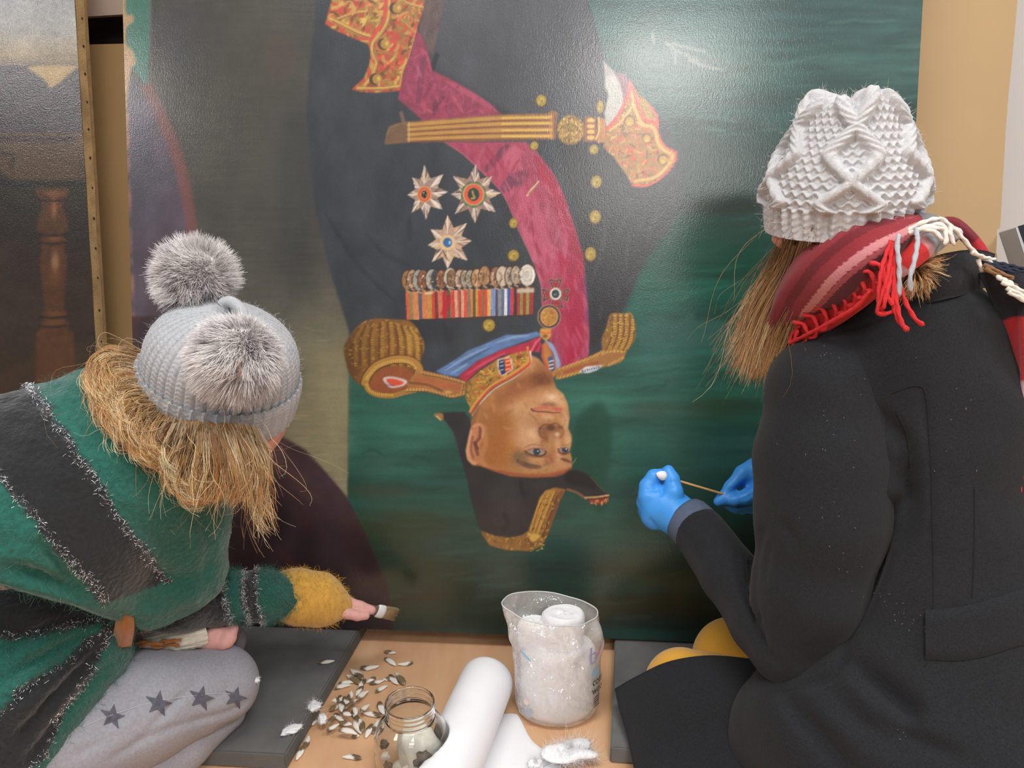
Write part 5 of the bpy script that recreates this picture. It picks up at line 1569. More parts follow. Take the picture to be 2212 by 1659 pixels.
def nets(D, lo, h):
    """naive surface nets -> verts, quads, normals"""
    nx, ny, nz = D.shape
    ins = D < 0
    c = np.zeros((nx - 1, ny - 1, nz - 1), np.int8)
    for i in (0, 1):
        for j in (0, 1):
            for k in (0, 1):
                c += ins[i:nx - 1 + i, j:ny - 1 + j, k:nz - 1 + k]
    I = np.argwhere((c > 0) & (c < 8))
    idx = -np.ones(c.shape, np.int32)
    idx[I[:, 0], I[:, 1], I[:, 2]] = np.arange(len(I))
    val = {}
    for i in (0, 1):
        for j in (0, 1):
            for k in (0, 1):
                val[i, j, k] = D[I[:, 0] + i, I[:, 1] + j, I[:, 2] + k]
    acc, cnt = np.zeros((len(I), 3)), np.zeros(len(I))
    cs = list(val)
    for a in cs:
        for ax in range(3):
            if a[ax] == 0:
                b = list(a)
                b[ax] = 1
                va, vb = val[a], val[tuple(b)]
                x = (va < 0) != (vb < 0)
                t = np.where(x, va / np.where(x, va - vb, 1), 0)
                p = np.tile(np.array(a, float), (len(I), 1))
                p[:, ax] = t
                acc += p * x[:, None]
                cnt += x
    V = lo + h * (I + acc / cnt[:, None])
    F = []
    for ax in range(3):
        u, v = (ax + 1) % 3, (ax + 2) % 3
        s0_ = [slice(None)] * 3
        s1_ = [slice(None)] * 3
        s0_[ax], s1_[ax] = slice(0, -1), slice(1, None)
        a, b = ins[tuple(s0_)], ins[tuple(s1_)]
        for flip, q in ((False, a & ~b), (True, ~a & b)):
            e = np.argwhere(q)
            ok = (e[:, u] > 0) & (e[:, v] > 0) & (e[:, u] < D.shape[u] - 1) & (e[:, v] < D.shape[v] - 1)
            e = e[ok]
            f = []
            for du, dv in ((1, 1), (0, 1), (0, 0), (1, 0)):
                m_ = e.copy()
                m_[:, u] -= du
                m_[:, v] -= dv
                f.append(idx[m_[:, 0], m_[:, 1], m_[:, 2]])
            f = np.stack(f, 1)
            F.append(f[:, ::-1] if flip else f)
    F = np.concatenate(F)
    G = np.stack(np.gradient(D.astype(np.float32)), -1) if D.size < 9e6 else None
    ii = np.clip(np.round((V - lo) / h).astype(int), 0, np.array(D.shape) - 1)
    N = G[ii[:, 0], ii[:, 1], ii[:, 2]]
    N = N / (np.linalg.norm(N, axis=1, keepdims=True) + 1e-9)
    return V, F, N
def relax(V, F, it=2, lam=.5):
    a = np.concatenate([F[:, [0, 1]], F[:, [1, 2]], F[:, [2, 3]], F[:, [3, 0]]])
    a = np.concatenate([a, a[:, ::-1]])
    for _ in range(it):
        s = np.zeros_like(V)
        np.add.at(s, a[:, 0], V[a[:, 1]])
        n = np.bincount(a[:, 0], minlength=len(V))[:, None]
        V = V * (1 - lam) + lam * s / np.maximum(n, 1)
    return V
def px_of(V):
    q = V - CAM
    d = q @ FW
    return 1106 + FPX * (q @ RX) / d, 829.5 + FPX * (q @ DN) / d, d
def seg_dist(px, py, pts):
    p = spline(np.array(pts, float), 6)
    best, tt = np.full(len(px), 1e9), np.zeros(len(px))
    for i in range(len(p) - 1):
        a, d = p[i], p[i + 1] - p[i]
        t = np.clip(((px - a[0]) * d[0] + (py - a[1]) * d[1]) / max(d @ d, 1e-9), 0, 1)
        e = np.hypot(px - a[0] - t * d[0], py - a[1] - t * d[1])
        tt = np.where(e < best, (i + t) / (len(p) - 1), tt)
        best = np.minimum(best, e)
    return best, tt
def creases(V, N, lst):
    """press folds into a cloth surface: (line, depth in m, width in px)"""
    px, py, d = px_of(V)
    off = np.zeros(len(V))
    face = np.clip(-(N @ FW) * 2 + .2, 0, 1)
    for pts, amp, wd in lst:
        e, t = seg_dist(px, py, pts)
        off += -amp * np.exp(-(e / wd) ** 2) * np.sin(np.pi * np.clip(t * .9 + .08, 0, 1)) ** .6
    return V + N * (off * face)[:, None]
from mathutils.bvhtree import BVHTree
def bvh(o):
    me = o.data
    co = np.empty(len(me.vertices) * 3, np.float32)
    me.vertices.foreach_get('co', co)
    return BVHTree.FromPolygons([Vector(c) for c in co.reshape(-1, 3)], [tuple(p.vertices) for p in me.polygons])
def on_surf(tree, x, y, off=.001, fallback=None):
    r = ray(x, y)
    L_ = np.linalg.norm(r)
    hit, nrm, _, _ = tree.ray_cast(Vector(CAM), Vector(r / L_))
    if hit is None:
        return None if fallback is None else P(x, y, fallback)
    n = np.array(nrm)
    if n @ r > 0:
        n = -n
    return np.array(hit) + n * off
def seam(name, tree, pts, rad, m, parent, off=.0006, n=7):
    q = [on_surf(tree, x, y, off) for x, y in spline(np.array(pts, float), n)]
    q = [p for p in q if p is not None]
    if len(q) < 3:
        return None
    q = np.array(q)
    V, F, _ = tubes(q[None], rad, 6, taper=1)
    return mesh(name, V, F, m, parent)
def cloth_patch(name, rows, m, parent, thick=.006, nu=24, nv=16, cols=None, waves=None):
    """rows: list of rows of (x, y, depth); smooth sheet with thickness"""
    A = np.array([[P(*p) for p in r] for r in rows])
    B = np.array([spline(r, max(2, nu // (len(r) - 1))) for r in A])
    C = np.array([spline(B[:, i], max(2, nv // (len(B) - 1))) for i in range(B.shape[1])])     # u, v, 3
    nu_, nv_ = C.shape[0], C.shape[1]
    n = np.cross(np.gradient(C, axis=0), np.gradient(C, axis=1))
    n /= np.linalg.norm(n, axis=2, keepdims=True) + 1e-9
    if (n.reshape(-1, 3) @ FW).mean() > 0:
        n = -n
    if waves is not None:
        U, W = np.meshgrid(np.linspace(0, 1, nu_), np.linspace(0, 1, nv_), indexing='ij')
        C = C + n * waves(U, W)[..., None]
    f, b = C.transpose(1, 0, 2).reshape(-1, 3), (C - n * thick).transpose(1, 0, 2).reshape(-1, 3)
    F = gridfaces(nu_, nv_)
    k = nu_ * nv_
    ring = list(range(nu_)) + [j * nu_ + nu_ - 1 for j in range(1, nv_)] + [(nv_ - 1) * nu_ + i for i in range(nu_ - 2, -1, -1)] + [j * nu_ for j in range(nv_ - 2, 0, -1)]
    S = np.array([(ring[i], ring[(i + 1) % len(ring)], k + ring[(i + 1) % len(ring)], k + ring[i]) for i in range(len(ring))])
    cc = None
    if cols is not None:
        U, W = np.meshgrid(np.linspace(0, 1, nu_), np.linspace(0, 1, nv_))
        c = lin(cols(U.ravel(), W.ravel()))
        cc = np.concatenate([c, c])
    return mesh(name, np.concatenate([f, b]), np.concatenate([F, F[:, ::-1] + k, S]), m, parent, True, cc)
def fuzz(name, V, N, n, ln, rad, m, parent, seed, sel=None, lie=.8, cols=None, segs=3, droop=0.0):
    """short loose fibres standing out of a cloth"""
    r = np.random.default_rng(seed)
    ids = np.arange(len(V)) if sel is None else np.nonzero(sel)[0]
    if len(ids) == 0:
        return None
    i = ids[r.integers(len(ids), size=n)]
    d = N[i] * (1 - lie) + r.normal(0, 1, (n, 3)) * lie * .6
    d /= np.linalg.norm(d, axis=1, keepdims=True) + 1e-9
    t = np.linspace(0, 1, segs)[None, :, None]
    L_ = (ln * r.uniform(.4, 1.4, n))[:, None, None]
    p = V[i][:, None] + r.normal(0, .002, (n, 1, 3)) + d[:, None] * L_ * t + r.normal(0, .45, (n, 1, 3)) * L_ * t ** 2
    p[..., 2] -= droop * L_[..., 0] * t[..., 0] ** 2
    c = None if cols is None else cols[i] * r.uniform(.7, 1.35, (n, 1))
    Vt, F, C = tubes(p, rad, 3, c)
    o = mesh(name, Vt, F, m, parent, True, C)
    o['kind'] = 'stuff'
    return o
def cord(name, pts, rad, m, parent, n=8, twist=0.0, seed=0):
    """twisted fringe cord through (x, y, depth)"""
    q = spline(np.array([P(*p) for p in pts]), n)
    L_ = np.concatenate([[0], np.cumsum(np.linalg.norm(np.diff(q, axis=0), axis=1))])
    k = max(int(L_[-1] / (rad * .8)), 6)
    s = np.linspace(0, L_[-1], k)
    q = np.stack([np.interp(s, L_, q[:, i]) for i in range(3)], 1)
    sides = 8
    tg = np.gradient(q, axis=0)
    tg /= np.linalg.norm(tg, axis=1, keepdims=True)
    ref = np.array([.3, .8, .52])
    u = np.cross(tg, ref)
    u /= np.linalg.norm(u, axis=1, keepdims=True)
    v = np.cross(tg, u)
    V = []
    for i in range(sides):
        a = i / sides * 2 * math.pi
        rr = rad * (1 + .22 * np.cos(2 * (a + s / rad * .55)))
        rr[-1] *= .5
        V.append(q + rr[:, None] * (u * math.cos(a) + v * math.sin(a)))
    V = np.stack(V, 1).reshape(-1, 3)
    F = [tuple(f) for f in gridfaces(sides, k, True)] + [tuple(range(sides))[::-1], tuple(range((k - 1) * sides, k * sides))]
    return mesh(name, V, F, m, parent)
def hair(name, guides, n, m, parent, seed, cols, spread=.012, rad=.00035, npt=14, wave=.006, stray=.1, clump=7, taper=.3):
    """guides: list of polylines (x, y, depth[, spread px]); strands gather in locks around them"""
    r = np.random.default_rng(seed)
    gs = []
    for g in guides:
        q = np.array([P(*p[:3]) for p in g])
        q = spline(q, 6)
        L_ = np.concatenate([[0], np.cumsum(np.linalg.norm(np.diff(q, axis=0), axis=1))])
        gs.append(np.stack([np.interp(np.linspace(0, L_[-1], npt), L_, q[:, i]) for i in range(3)], 1))
    gs = np.array(gs)
    G = len(gs)
    nl = max(n // clump, 1)
    a, b = r.integers(G, size=nl), None
    b = np.clip(a + r.integers(-1, 2, size=nl), 0, G - 1)
    f = r.random(nl)[:, None, None]
    lock = gs[a] * (1 - f) + gs[b] * f
    t = np.linspace(0, 1, npt)[None, :, None]
    lock = lock + r.normal(0, spread, (nl, 1, 3)) * (.7 + .5 * t)
    ph = r.uniform(0, 6.28, (nl, 1, 3))
    fr = r.uniform(5, 10, (nl, 1, 1))
    lock = lock + wave * t * np.sin(fr * t + ph)
    s = np.repeat(np.arange(nl), clump)
    k = len(s)
    st = lock[s]
    jit = r.normal(0, 1, (k, 1, 3)) * (spread * .22) * (1.1 - .5 * t)
    st = st + jit + r.normal(0, 1, (k, 1, 3)) * t ** 2 * spread * .35
    wild = r.random(k) < stray
    st[wild] += (r.normal(0, 1, (k, 1, 3)) * t ** 1.5 * spread * 2.0)[wild]
    cut_ = r.uniform(.75, 1, (k, 1))
    tt = np.linspace(0, 1, npt)[None] * cut_ * (npt - 1)
    i0 = np.minimum(tt.astype(int), npt - 2)
    ff = (tt - i0)[..., None]
    ar = np.arange(k)[:, None]
    st = st[ar, i0] * (1 - ff) + st[ar, i0 + 1] * ff
    cols = np.array(cols, float)
    cl = cols[r.integers(len(cols), size=nl)][s] * r.uniform(.8, 1.2, (k, 1))
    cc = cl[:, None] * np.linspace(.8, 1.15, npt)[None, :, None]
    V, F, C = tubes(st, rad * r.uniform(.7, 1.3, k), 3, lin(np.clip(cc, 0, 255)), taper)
    o = mesh(name, V, F, m, parent, True, C)
    return o
M_SKIN = mat('skin', (222, 164, 146), .5, sss=.25, noise=.06, nscale=40, bump=.05, bscale=300)
M_PINK = mat('chilled_skin', (222, 166, 158), .5, sss=.25, noise=.08, nscale=60, bump=.15, bscale=240)
M_HAIR = mat('blonde_hair', attr=True, rough=.42, spec=.5)
M_KNIT_G = mat('grey_wool', (172, 174, 178), .95, sheen=.4, bump=.3, bscale=500, noise=.08, nscale=260)
M_KNIT_W = mat('oatmeal_wool', (190, 189, 190), .95, sheen=.4, bump=.4, bscale=420, noise=.1, nscale=220)
M_FUR = mat('grey_fur', attr=True, rough=.8, sheen=.2)

# knitted hats ------------------------------------------------------
def hat_frame(base, axis, front):
    z = axis / np.linalg.norm(axis)
    x = front - (front @ z) * z
    x /= np.linalg.norm(x)
    y = np.cross(z, x)
    return base, x, y, z
def hat_surface(fr_, nu, nv, prof, disp, shift=None):
    """prof(v) -> radius, height ; disp(u, v, R, s) outward relief"""
    o, x, y, z = fr_
    u = np.linspace(0, 1, nu, endpoint=False)
    v = np.linspace(0, 1, nv)
    R_, Hh = prof(v)
    U, Vv = np.meshgrid(u, v)
    Rg = R_[:, None] * np.ones((1, nu))
    dR, dH = np.gradient(R_), np.gradient(Hh)
    l = np.hypot(dR, dH) + 1e-9
    nr, nh = (dH / l)[:, None], (-dR / l)[:, None]
    s = np.concatenate([[0], np.cumsum(np.hypot(np.diff(R_), np.diff(Hh)))])
    dd = disp(U, Vv, Rg, s[:, None] * np.ones((1, nu)))
    rr, hh = Rg + dd * nr, Hh[:, None] + dd * nh
    a = U * 2 * math.pi
    pts = o + (rr * np.cos(a))[..., None] * x + (rr * np.sin(a))[..., None] * y + hh[..., None] * z
    if shift is not None:
        pts = pts + shift(a, Vv)
    return pts.reshape(-1, 3), gridfaces(nu, nv, True)
# ------------------------------------------------------------------ woman in the black coat (right)
W2 = empty('person', tuple(P(1950, 1640, 1.1)), 'person in black wool coat, red tartan scarf, pale knitted hat and blue gloves, kneeling', 'person')
HC = P(1815, 470, 1.03)
# body: head, neck, trunk, arms, legs in one surface
b = Blend(.007)
b.ball(1800, 425, 1.05, 104, .03, (1, 1.1, 1.05)).ball(1742, 500, 1.07, 66, .03, (1, 1, 1)).ball(1692, 512, 1.055, 26, .015, (1, .8, .8))
b.limb([(1840, 520, 1.05, 60), (1930, 620, 1.04, 75), (1960, 760, 1.1, 100)], .03)
b.limb([(1960, 760, 1.1, 110), (1960, 1100, 1.12, 110), (1950, 1480, 1.12, 130)], .03)
b.limb([(1960, 760, 1.1, 60), (1800, 860, 1.09, 70), (1765, 1080, 1.07, 70), (1712, 1390, 1.1, 52), (1580, 1250, 1.19, 40), (1492, 1128, 1.28, 30), (1455, 1105, 1.29, 36)], .03)
b.limb([(1990, 760, 1.1, 60), (2110, 850, 1.15, 60), (2090, 1050, 1.22, 66), (1820, 1060, 1.33, 40), (1680, 1040, 1.34, 32)], .03)
b.limb([(1930, 1540, 1.14, 110), (1750, 1530, 1.26, 50), (1600, 1440, 1.345, 45)], .04)
b.limb([(1930, 1580, 1.12, 110), (1700, 1540, 1.2, 60), (1490, 1482, 1.28, 55)], .04)
b.cut(lambda X, Y, Z: -(Z - .034) + 0 * X + 0 * Y)
V_, F_, N_ = b.build()
mesh('body', V_, F_, M_SKIN, W2)
# mustard tights over the knees
M_TIGHT = mat('mustard_knit', (226, 164, 52), .85, sheen=.3, bump=.5, bscale=14, stretch=(9, 9, 60), noise=.06, nscale=40)
b = Blend(.005)
b.limb([(1800, 1520, 1.24, 80), (1660, 1465, 1.3, 86), (1585, 1424, 1.34, 88)], .03)
b.cut(lambda X, Y, Z: -(Z - .0315) + 0 * X + 0 * Y)
V_, F_, N_ = b.build()
mesh('tights', V_, F_, M_TIGHT, W2)
b = Blend(.005)
b.limb([(1720, 1560, 1.2, 80), (1560, 1512, 1.255, 84), (1474, 1484, 1.285, 82)], .03)
b.cut(lambda X, Y, Z: -(Z - .0315) + 0 * X + 0 * Y)
V_, F_, N_ = b.build()
mesh('tights', V_, F_, M_TIGHT, W2)
# coat
M_COAT = mat('black_wool', (33, 34, 37), .95, sheen=.08, spec=.3, noise=.3, nscale=420, bump=.35, bscale=520)
b = Blend(.005)
b.limb([(1850, 790, 1.055, 110), (1800, 850, 1.065, 132), (1780, 1000, 1.06, 140), (1774, 1120, 1.055, 132), (1746, 1280, 1.06, 112), (1706, 1392, 1.075, 86)], .025)
b.limb([(1706, 1392, 1.075, 84), (1655, 1345, 1.11, 74), (1580, 1245, 1.18, 64), (1512, 1150, 1.26, 57)], .012)
V_, F_, N_ = b.build()
V_ = relax(V_, F_, 2)
V_ = creases(V_, N_, [([(1640, 1150), (1626, 1220), (1622, 1300), (1648, 1390)], .016, 12), ([(1592, 1190), (1602, 1270), (1632, 1350)], .007, 9), ([(1550, 1200), (1562, 1262)], .004, 9), ([(1690, 1130), (1722, 1184)], .005, 12), ([(1612, 1330), (1650, 1400), (1690, 1440)], .006, 10), ([(1660, 1180), (1650, 1260)], .004, 8), ([(1700, 1300), (1690, 1380)], .003, 14)])
V_ += N_ * (.001 * np.sin(V_ @ np.array([31, 17, 23])) * np.sin(V_ @ np.array([-13, 29, 37])))[:, None]
sleeve = mesh('coat_sleeve', V_, F_, M_COAT, W2)
b = Blend(.0062)
b.limb([(1960, 700, 1.03, 92), (1850, 800, 1.065, 120)], .03)
b.limb([(1900, 830, 1.07, 150), (1890, 1080, 1.1, 150), (1890, 1300, 1.11, 160), (1850, 1560, 1.08, 220)], .05)
b.limb([(2020, 760, 1.05, 140), (2050, 900, 1.06, 150), (2050, 1200, 1.07, 165), (2070, 1420, 1.06, 190), (2080, 1680, 1.02, 260)], .06)
b.limb([(2020, 690, 1.03, 85), (2110, 770, 1.07, 84), (2130, 900, 1.14, 100), (2120, 1080, 1.2, 90)], .04)
b.limb([(1900, 1560, 1.05, 190), (1790, 1600, 1.07, 150), (1690, 1600, 1.12, 110)], .05)
b.limb([(1950, 760, 1.05, 120), (1960, 1000, 1.075, 150), (1970, 1300, 1.085, 170), (1970, 1600, 1.05, 200)], .05)
b.cut(lambda X, Y, Z: -(Z - .0315) + 0 * X + 0 * Y)
V_, F_, N_ = b.build()
V_ = relax(V_, F_, 2)
V_ = creases(V_, N_, [([(1850, 1440), (1950, 1520), (1990, 1555)], .022, 26), ([(1800, 1500), (1900, 1590), (2000, 1640)], .012, 30), ([(1690, 1500), (1760, 1580), (1850, 1680)], .014, 24), ([(1910, 1560), (2010, 1610), (2080, 1640)], .01, 22),
                      ([(1905, 900), (1955, 960), (1965, 1070), (1925, 1120)], .012, 18), ([(1945, 1010), (1965, 1100), (1930, 1180)], .02, 22), ([(1930, 1090), (1900, 1200), (1850, 1340)], .03, 16), ([(1850, 1330), (1800, 1450), (1720, 1490)], .01, 12),
                      ([(1640, 1200), (1632, 1300), (1650, 1380)], .014, 12), ([(1590, 1200), (1600, 1280), (1640, 1370)], .008, 12), ([(1550, 1200), (1560, 1260)], .004, 10), ([(1690, 1130), (1720, 1180)], .004, 14), ([(1990, 840), (2008, 960), (2014, 1200)], .003, 8)])
V_ += N_ * (.0012 * np.sin(V_ @ np.array([31, 17, 23])) * np.sin(V_ @ np.array([-13, 29, 37])))[:, None]
coat = mesh('coat', V_, F_, M_COAT, W2)
keep(sleeve, coat)
T_COAT = bvh(coat)
T_SLV = bvh(sleeve)
M_SEAM = mat('coat_seam', (24, 24, 26), .95)
for q in ([(1926, 850), (1955, 838), (1985, 834), (1998, 852), (2006, 920), (2012, 1050), (2016, 1250), (2012, 1400), (1998, 1440)], [(1935, 890), (1958, 940), (1965, 1000), (1962, 1010)], [(2104, 1050), (2104, 1180), (2100, 1290)]):
    seam('seam', T_COAT, q, .0007, M_SEAM, coat, .0003)
# half belt at the back
hb = [[on_surf(T_COAT, x, y, .004, 1.0) for x in np.linspace(1998, 2240, 12)] for y in ()]
top = [(1998, 1318), (2060, 1312), (2120, 1300), (2180, 1280), (2240, 1262)]
bot = [(1998, 1425), (2060, 1428), (2120, 1420), (2180, 1402), (2240, 1385)]
tp, bt = spline(np.array(top, float), 5), spline(np.array(bot, float), 5)
rows = []
for f in np.linspace(0, 1, 8):
    q = tp * (1 - f) + bt * f
    rows.append([on_surf(T_COAT, x, y, .0065 if 0 < f < 1 else .001, .95) for x, y in q])
rows = np.array(rows)
belt = mesh('half_belt', rows.reshape(-1, 3), gridfaces(rows.shape[1], 8), M_COAT, coat)
# flap of the coat over the thighs
cloth_patch('coat_flap', [[(1327, 1488, 1.275), (1372, 1462, 1.255), (1440, 1430, 1.235), (1520, 1416, 1.22), (1600, 1420, 1.19), (1670, 1432, 1.15)], [(1342, 1545, 1.235), (1390, 1525, 1.205), (1460, 1505, 1.175), (1540, 1500, 1.155), (1620, 1500, 1.135), (1690, 1500, 1.12)],
                          [(1358, 1610, 1.19), (1405, 1605, 1.165), (1480, 1600, 1.14), (1560, 1598, 1.12), (1640, 1596, 1.1), (1710, 1590, 1.08)], [(1378, 1700, 1.135), (1425, 1705, 1.11), (1500, 1710, 1.085), (1580, 1710, 1.06), (1660, 1705, 1.04), (1740, 1700, 1.02)]], M_COAT, coat, .006, 40, 30,
            waves=lambda u, w: .002 * np.sin(u * 9 + w * 4) * np.sin(w * 7))
# stand collar
cloth_patch('collar', [[(1948, 612, .985), (1975, 575, .965), (2020, 553, .955), (2075, 541, .96), (2120, 540, .985), (2150, 548, 1.02)], [(1965, 640, .975), (1995, 618, .958), (2030, 606, .95), (2075, 596, .955), (2112, 590, .98), (2142, 590, 1.01)],
                       [(1985, 660, .972), (2005, 655, .962), (2035, 648, .958), (2070, 640, .962), (2100, 630, .978), (2128, 622, 1.0)]], M_COAT, coat, .007, 36, 14)
# lint on the wool
r_ = np.random.default_rng(77)
pl = []
for x, y, n in ((1880, 1290, 6), (1960, 1330, 7), (2000, 1360, 8), (2100, 1390, 6), (1800, 900, 14), (1800, 1150, 12), (2050, 900, 10), (1950, 1580, 5), (1780, 760, 8), (1910, 1300, 5), (2170, 1300, 4), (1740, 1640, 3)):
    for _ in range(n):
        lx, ly = x + r_.normal(0, 50 if n > 8 else 22), y + r_.normal(0, 60 if n > 8 else 14)
        c = on_surf(T_SLV, lx, ly, .0008) if lx < 1880 else on_surf(T_COAT, lx, ly, .0008)
        if c is not None:
            d = r_.normal(size=3)
            d /= np.linalg.norm(d)
            pl.append(np.stack([c - d * .001, c + d * .0002 + r_.normal(0, .0003, 3), c + d * .0011]))
V2, F2, _ = tubes(np.array(pl), .00032, 3)
mesh('lint', V2, F2, mat('pale_lint', (150, 146, 138), .9), coat)['kind'] = 'stuff'
fuzz('wool_nap', V_, N_, 3500, .004, .00022, mat('coat_nap', (46, 46, 50), .9), coat, 12, sel=(N_ @ FW) < .25)
# slate cuff of the jumper showing below the coat sleeve
M_SLATE = mat('slate_jersey', (82, 92, 112), .9, bump=.3, bscale=500, noise=.1, nscale=200)
def sleeve_ring(name, pts, m, parent, nu=40, inner=.86):
    q = np.array([P(x, y, d) for x, y, d, r in pts])
    rr = np.array([r * d / FPX for x, y, d, r in pts])
    tg = np.gradient(q, axis=0)
    tg /= np.linalg.norm(tg, axis=1, keepdims=True)
    u = np.cross(tg, FW)
    u /= np.linalg.norm(u, axis=1, keepdims=True)
    v = np.cross(tg, u)
    th_ = np.linspace(0, 2 * math.pi, nu, endpoint=False)
    out = [q[i] + rr[i] * (np.cos(th_)[:, None] * u[i] + np.sin(th_)[:, None] * v[i]) for i in range(len(q))]
    inn = [q[i] + rr[i] * inner * (np.cos(th_)[:, None] * u[i] + np.sin(th_)[:, None] * v[i]) for i in range(len(q))]
    V = np.concatenate(out + inn[::-1])
    return mesh(name, V, gridfaces(nu, len(q) * 2, True, True), m, parent)
sleeve_ring('jumper_cuff', [(1478, 1118, 1.288, 50), (1486, 1125, 1.282, 54), (1500, 1138, 1.27, 55), (1520, 1160, 1.25, 54)], M_SLATE, W2)
# gloved hands
M_GLOVE = mat('blue_nitrile', (66, 152, 234), .42, spec=.45, sss=.0, bump=.25, bscale=55, bdist=.003)
b = Blend(.0026)
b.limb([(1506, 1142, 1.265, 44), (1470, 1118, 1.29, 42), (1440, 1096, 1.295, 42)], .012)
b.ball(1432, 1092, 1.295, 44, .012, (1, 1.05, .62), -.35)
b.limb([(1412, 1098, 1.295, 26), (1400, 1072, 1.295, 20), (1398, 1050, 1.3, 16), (1412, 1029, 1.3, 14), (1426, 1024, 1.298, 11.5)], .007)      # index
b.limb([(1452, 1094, 1.285, 25), (1456, 1062, 1.28, 18), (1452, 1036, 1.285, 15), (1444, 1018, 1.29, 13.5)], .007)                        # thumb
b.limb([(1405, 1106, 1.3, 22), (1393, 1086, 1.305, 17), (1394, 1064, 1.318, 14), (1412, 1050, 1.325, 12)], .006)                          # middle
b.limb([(1404, 1118, 1.3, 20), (1395, 1104, 1.312, 15), (1400, 1082, 1.328, 12.5), (1420, 1068, 1.332, 11)], .006)                        # ring
b.limb([(1412, 1128, 1.3, 17), (1404, 1118, 1.318, 12.5), (1410, 1098, 1.332, 10.5), (1428, 1086, 1.335, 9.5)], .006)                     # little finger
V_, F_, N_ = b.build()
V_ = creases(V_, N_, [([(1396, 1056), (1410, 1060), (1428, 1056)], .0014, 2.4), ([(1394, 1066), (1412, 1068)], .001, 2.4), ([(1444, 1044), (1456, 1040), (1468, 1044)], .0013, 2.4), ([(1446, 1056), (1460, 1052)], .001, 2.2), ([(1428, 1050), (1430, 1064), (1424, 1072)], .003, 4),
                      ([(1404, 1120), (1412, 1132), (1414, 1142)], .0012, 2.5), ([(1460, 1080), (1490, 1072)], .001, 3)])
glove = mesh('glove', V_, F_, M_GLOVE, W2)
b = Blend(.0026)
b.limb([(1740, 1035, 1.345, 30), (1690, 1035, 1.335, 36), (1652, 1036, 1.33, 42)], .012)
b.ball(1640, 1036, 1.33, 42, .012, (1, 1.1, .6), -.4)
b.limb([(1640, 1008, 1.33, 22), (1604, 1022, 1.325, 16), (1578, 1052, 1.32, 13), (1560, 1078, 1.318, 12), (1552, 1084, 1.318, 11)], .006)      # index
b.limb([(1640, 1060, 1.315, 22), (1612, 1074, 1.31, 16), (1586, 1080, 1.31, 13), (1570, 1080, 1.315, 10.5)], .006)                              # thumb
b.limb([(1640, 1066, 1.34, 19), (1612, 1086, 1.335, 15), (1588, 1096, 1.33, 12), (1574, 1092, 1.327, 10.5)], .006)                              # middle
b.limb([(1650, 1078, 1.345, 17), (1624, 1094, 1.345, 13), (1602, 1099, 1.345, 11), (1588, 1094, 1.345, 9.5)], .006)                             # ring
b.limb([(1660, 1086, 1.35, 15), (1640, 1096, 1.352, 11), (1622, 1099, 1.355, 9.5), (1608, 1094, 1.355, 8.5)], .006)                             # little finger
V_, F_, N_ = b.build()
V_ = creases(V_, N_, [([(1612, 1050), (1630, 1028), (1640, 1005)], .0012, 3), ([(1626, 1040), (1640, 1010), (1650, 995)], .0012, 3), ([(1600, 1080), (1625, 1068), (1645, 1056)], .0011, 2.6), ([(1612, 1090), (1635, 1076), (1650, 1066)], .0011, 2.6), ([(1636, 1060), (1650, 1030), (1655, 1000)], .0015, 3),
                      ([(1585, 1062), (1610, 1050), (1632, 1036)], .005, 9)])
mesh('glove', V_, F_, M_GLOVE, W2)
# swab stick between the hands
stick = empty('swab_stick', tuple(P(1500, 1050, 1.3)), 'thin bamboo stick with a white cotton tip, held between the two blue gloves', 'swab')
A_, B_ = P(1436, 1030, 1.294), P(1578, 1072, 1.314)
tube_obj('stick', [A_, (A_ + B_) / 2, B_], .0022, mat('bamboo', (206, 160, 98), .6, noise=.15, nscale=60), stick, 10, 6)
cN = 20
th_ = np.linspace(0, 2 * math.pi, cN, endpoint=False)
ax_ = (A_ - B_) / np.linalg.norm(A_ - B_)
u_ = np.cross(ax_, FW)
u_ /= np.linalg.norm(u_)
w_ = np.cross(ax_, u_)
tipv = [P(1430, 1027, 1.283) + ax_ * s + rr * (np.cos(th_)[:, None] * u_ + np.sin(th_)[:, None] * w_) for s, rr in ((-.009, .001), (-.007, .006), (-.002, .0082), (.004, .0066), (.008, .004), (.0105, .0008))]
mesh('cotton_tip', np.concatenate(tipv), gridfaces(cN, 6, True), M_COT, stick)

# hair falling from under the hat
gs = [[(1835, 498, .975), (1795, 556, .985), (1740, 650, 1.04), (1700, 740, 1.1), (1672, 812, 1.12)], [(1800, 503, .98), (1760, 570, 1.01), (1715, 660, 1.07), (1680, 750, 1.12), (1660, 822, 1.13)], [(1760, 508, .97), (1735, 580, 1.03), (1690, 670, 1.1), (1660, 760, 1.13), (1642, 826, 1.14)],
      [(1735, 512, 1.0), (1712, 580, 1.06), (1668, 670, 1.12), (1640, 750, 1.14), (1622, 812, 1.15)], [(1718, 520, 1.03), (1695, 580, 1.09), (1652, 660, 1.14), (1625, 740, 1.15), (1600, 800, 1.16)], [(1708, 530, 1.06), (1680, 580, 1.11), (1642, 650, 1.15), (1612, 730, 1.16), (1588, 790, 1.17)]]
HC2 = [(206, 168, 122), (184, 142, 98), (224, 190, 146), (166, 122, 80), (196, 152, 104), (146, 104, 66)]
b = Blend(.008)
b.limb([(1870, 478, 1.0, 58), (1790, 500, 1.01, 62), (1728, 512, 1.05, 44)], .02)
for g, rr in ((gs[1], 22), (gs[3], 22), (gs[5], 14)):
    b.limb([(x + 4, y, d + .012, rr * k) for (x, y, d), k in zip(g, (.7, 1, 1.15, 1, .55))], .02)
V_, F_, N_ = b.build()
M_HB = mat('hair_underlayer', (156, 114, 74), .6, noise=.35, nscale=3, stretch=(90, 90, 6), bump=.6, bscale=2.5)
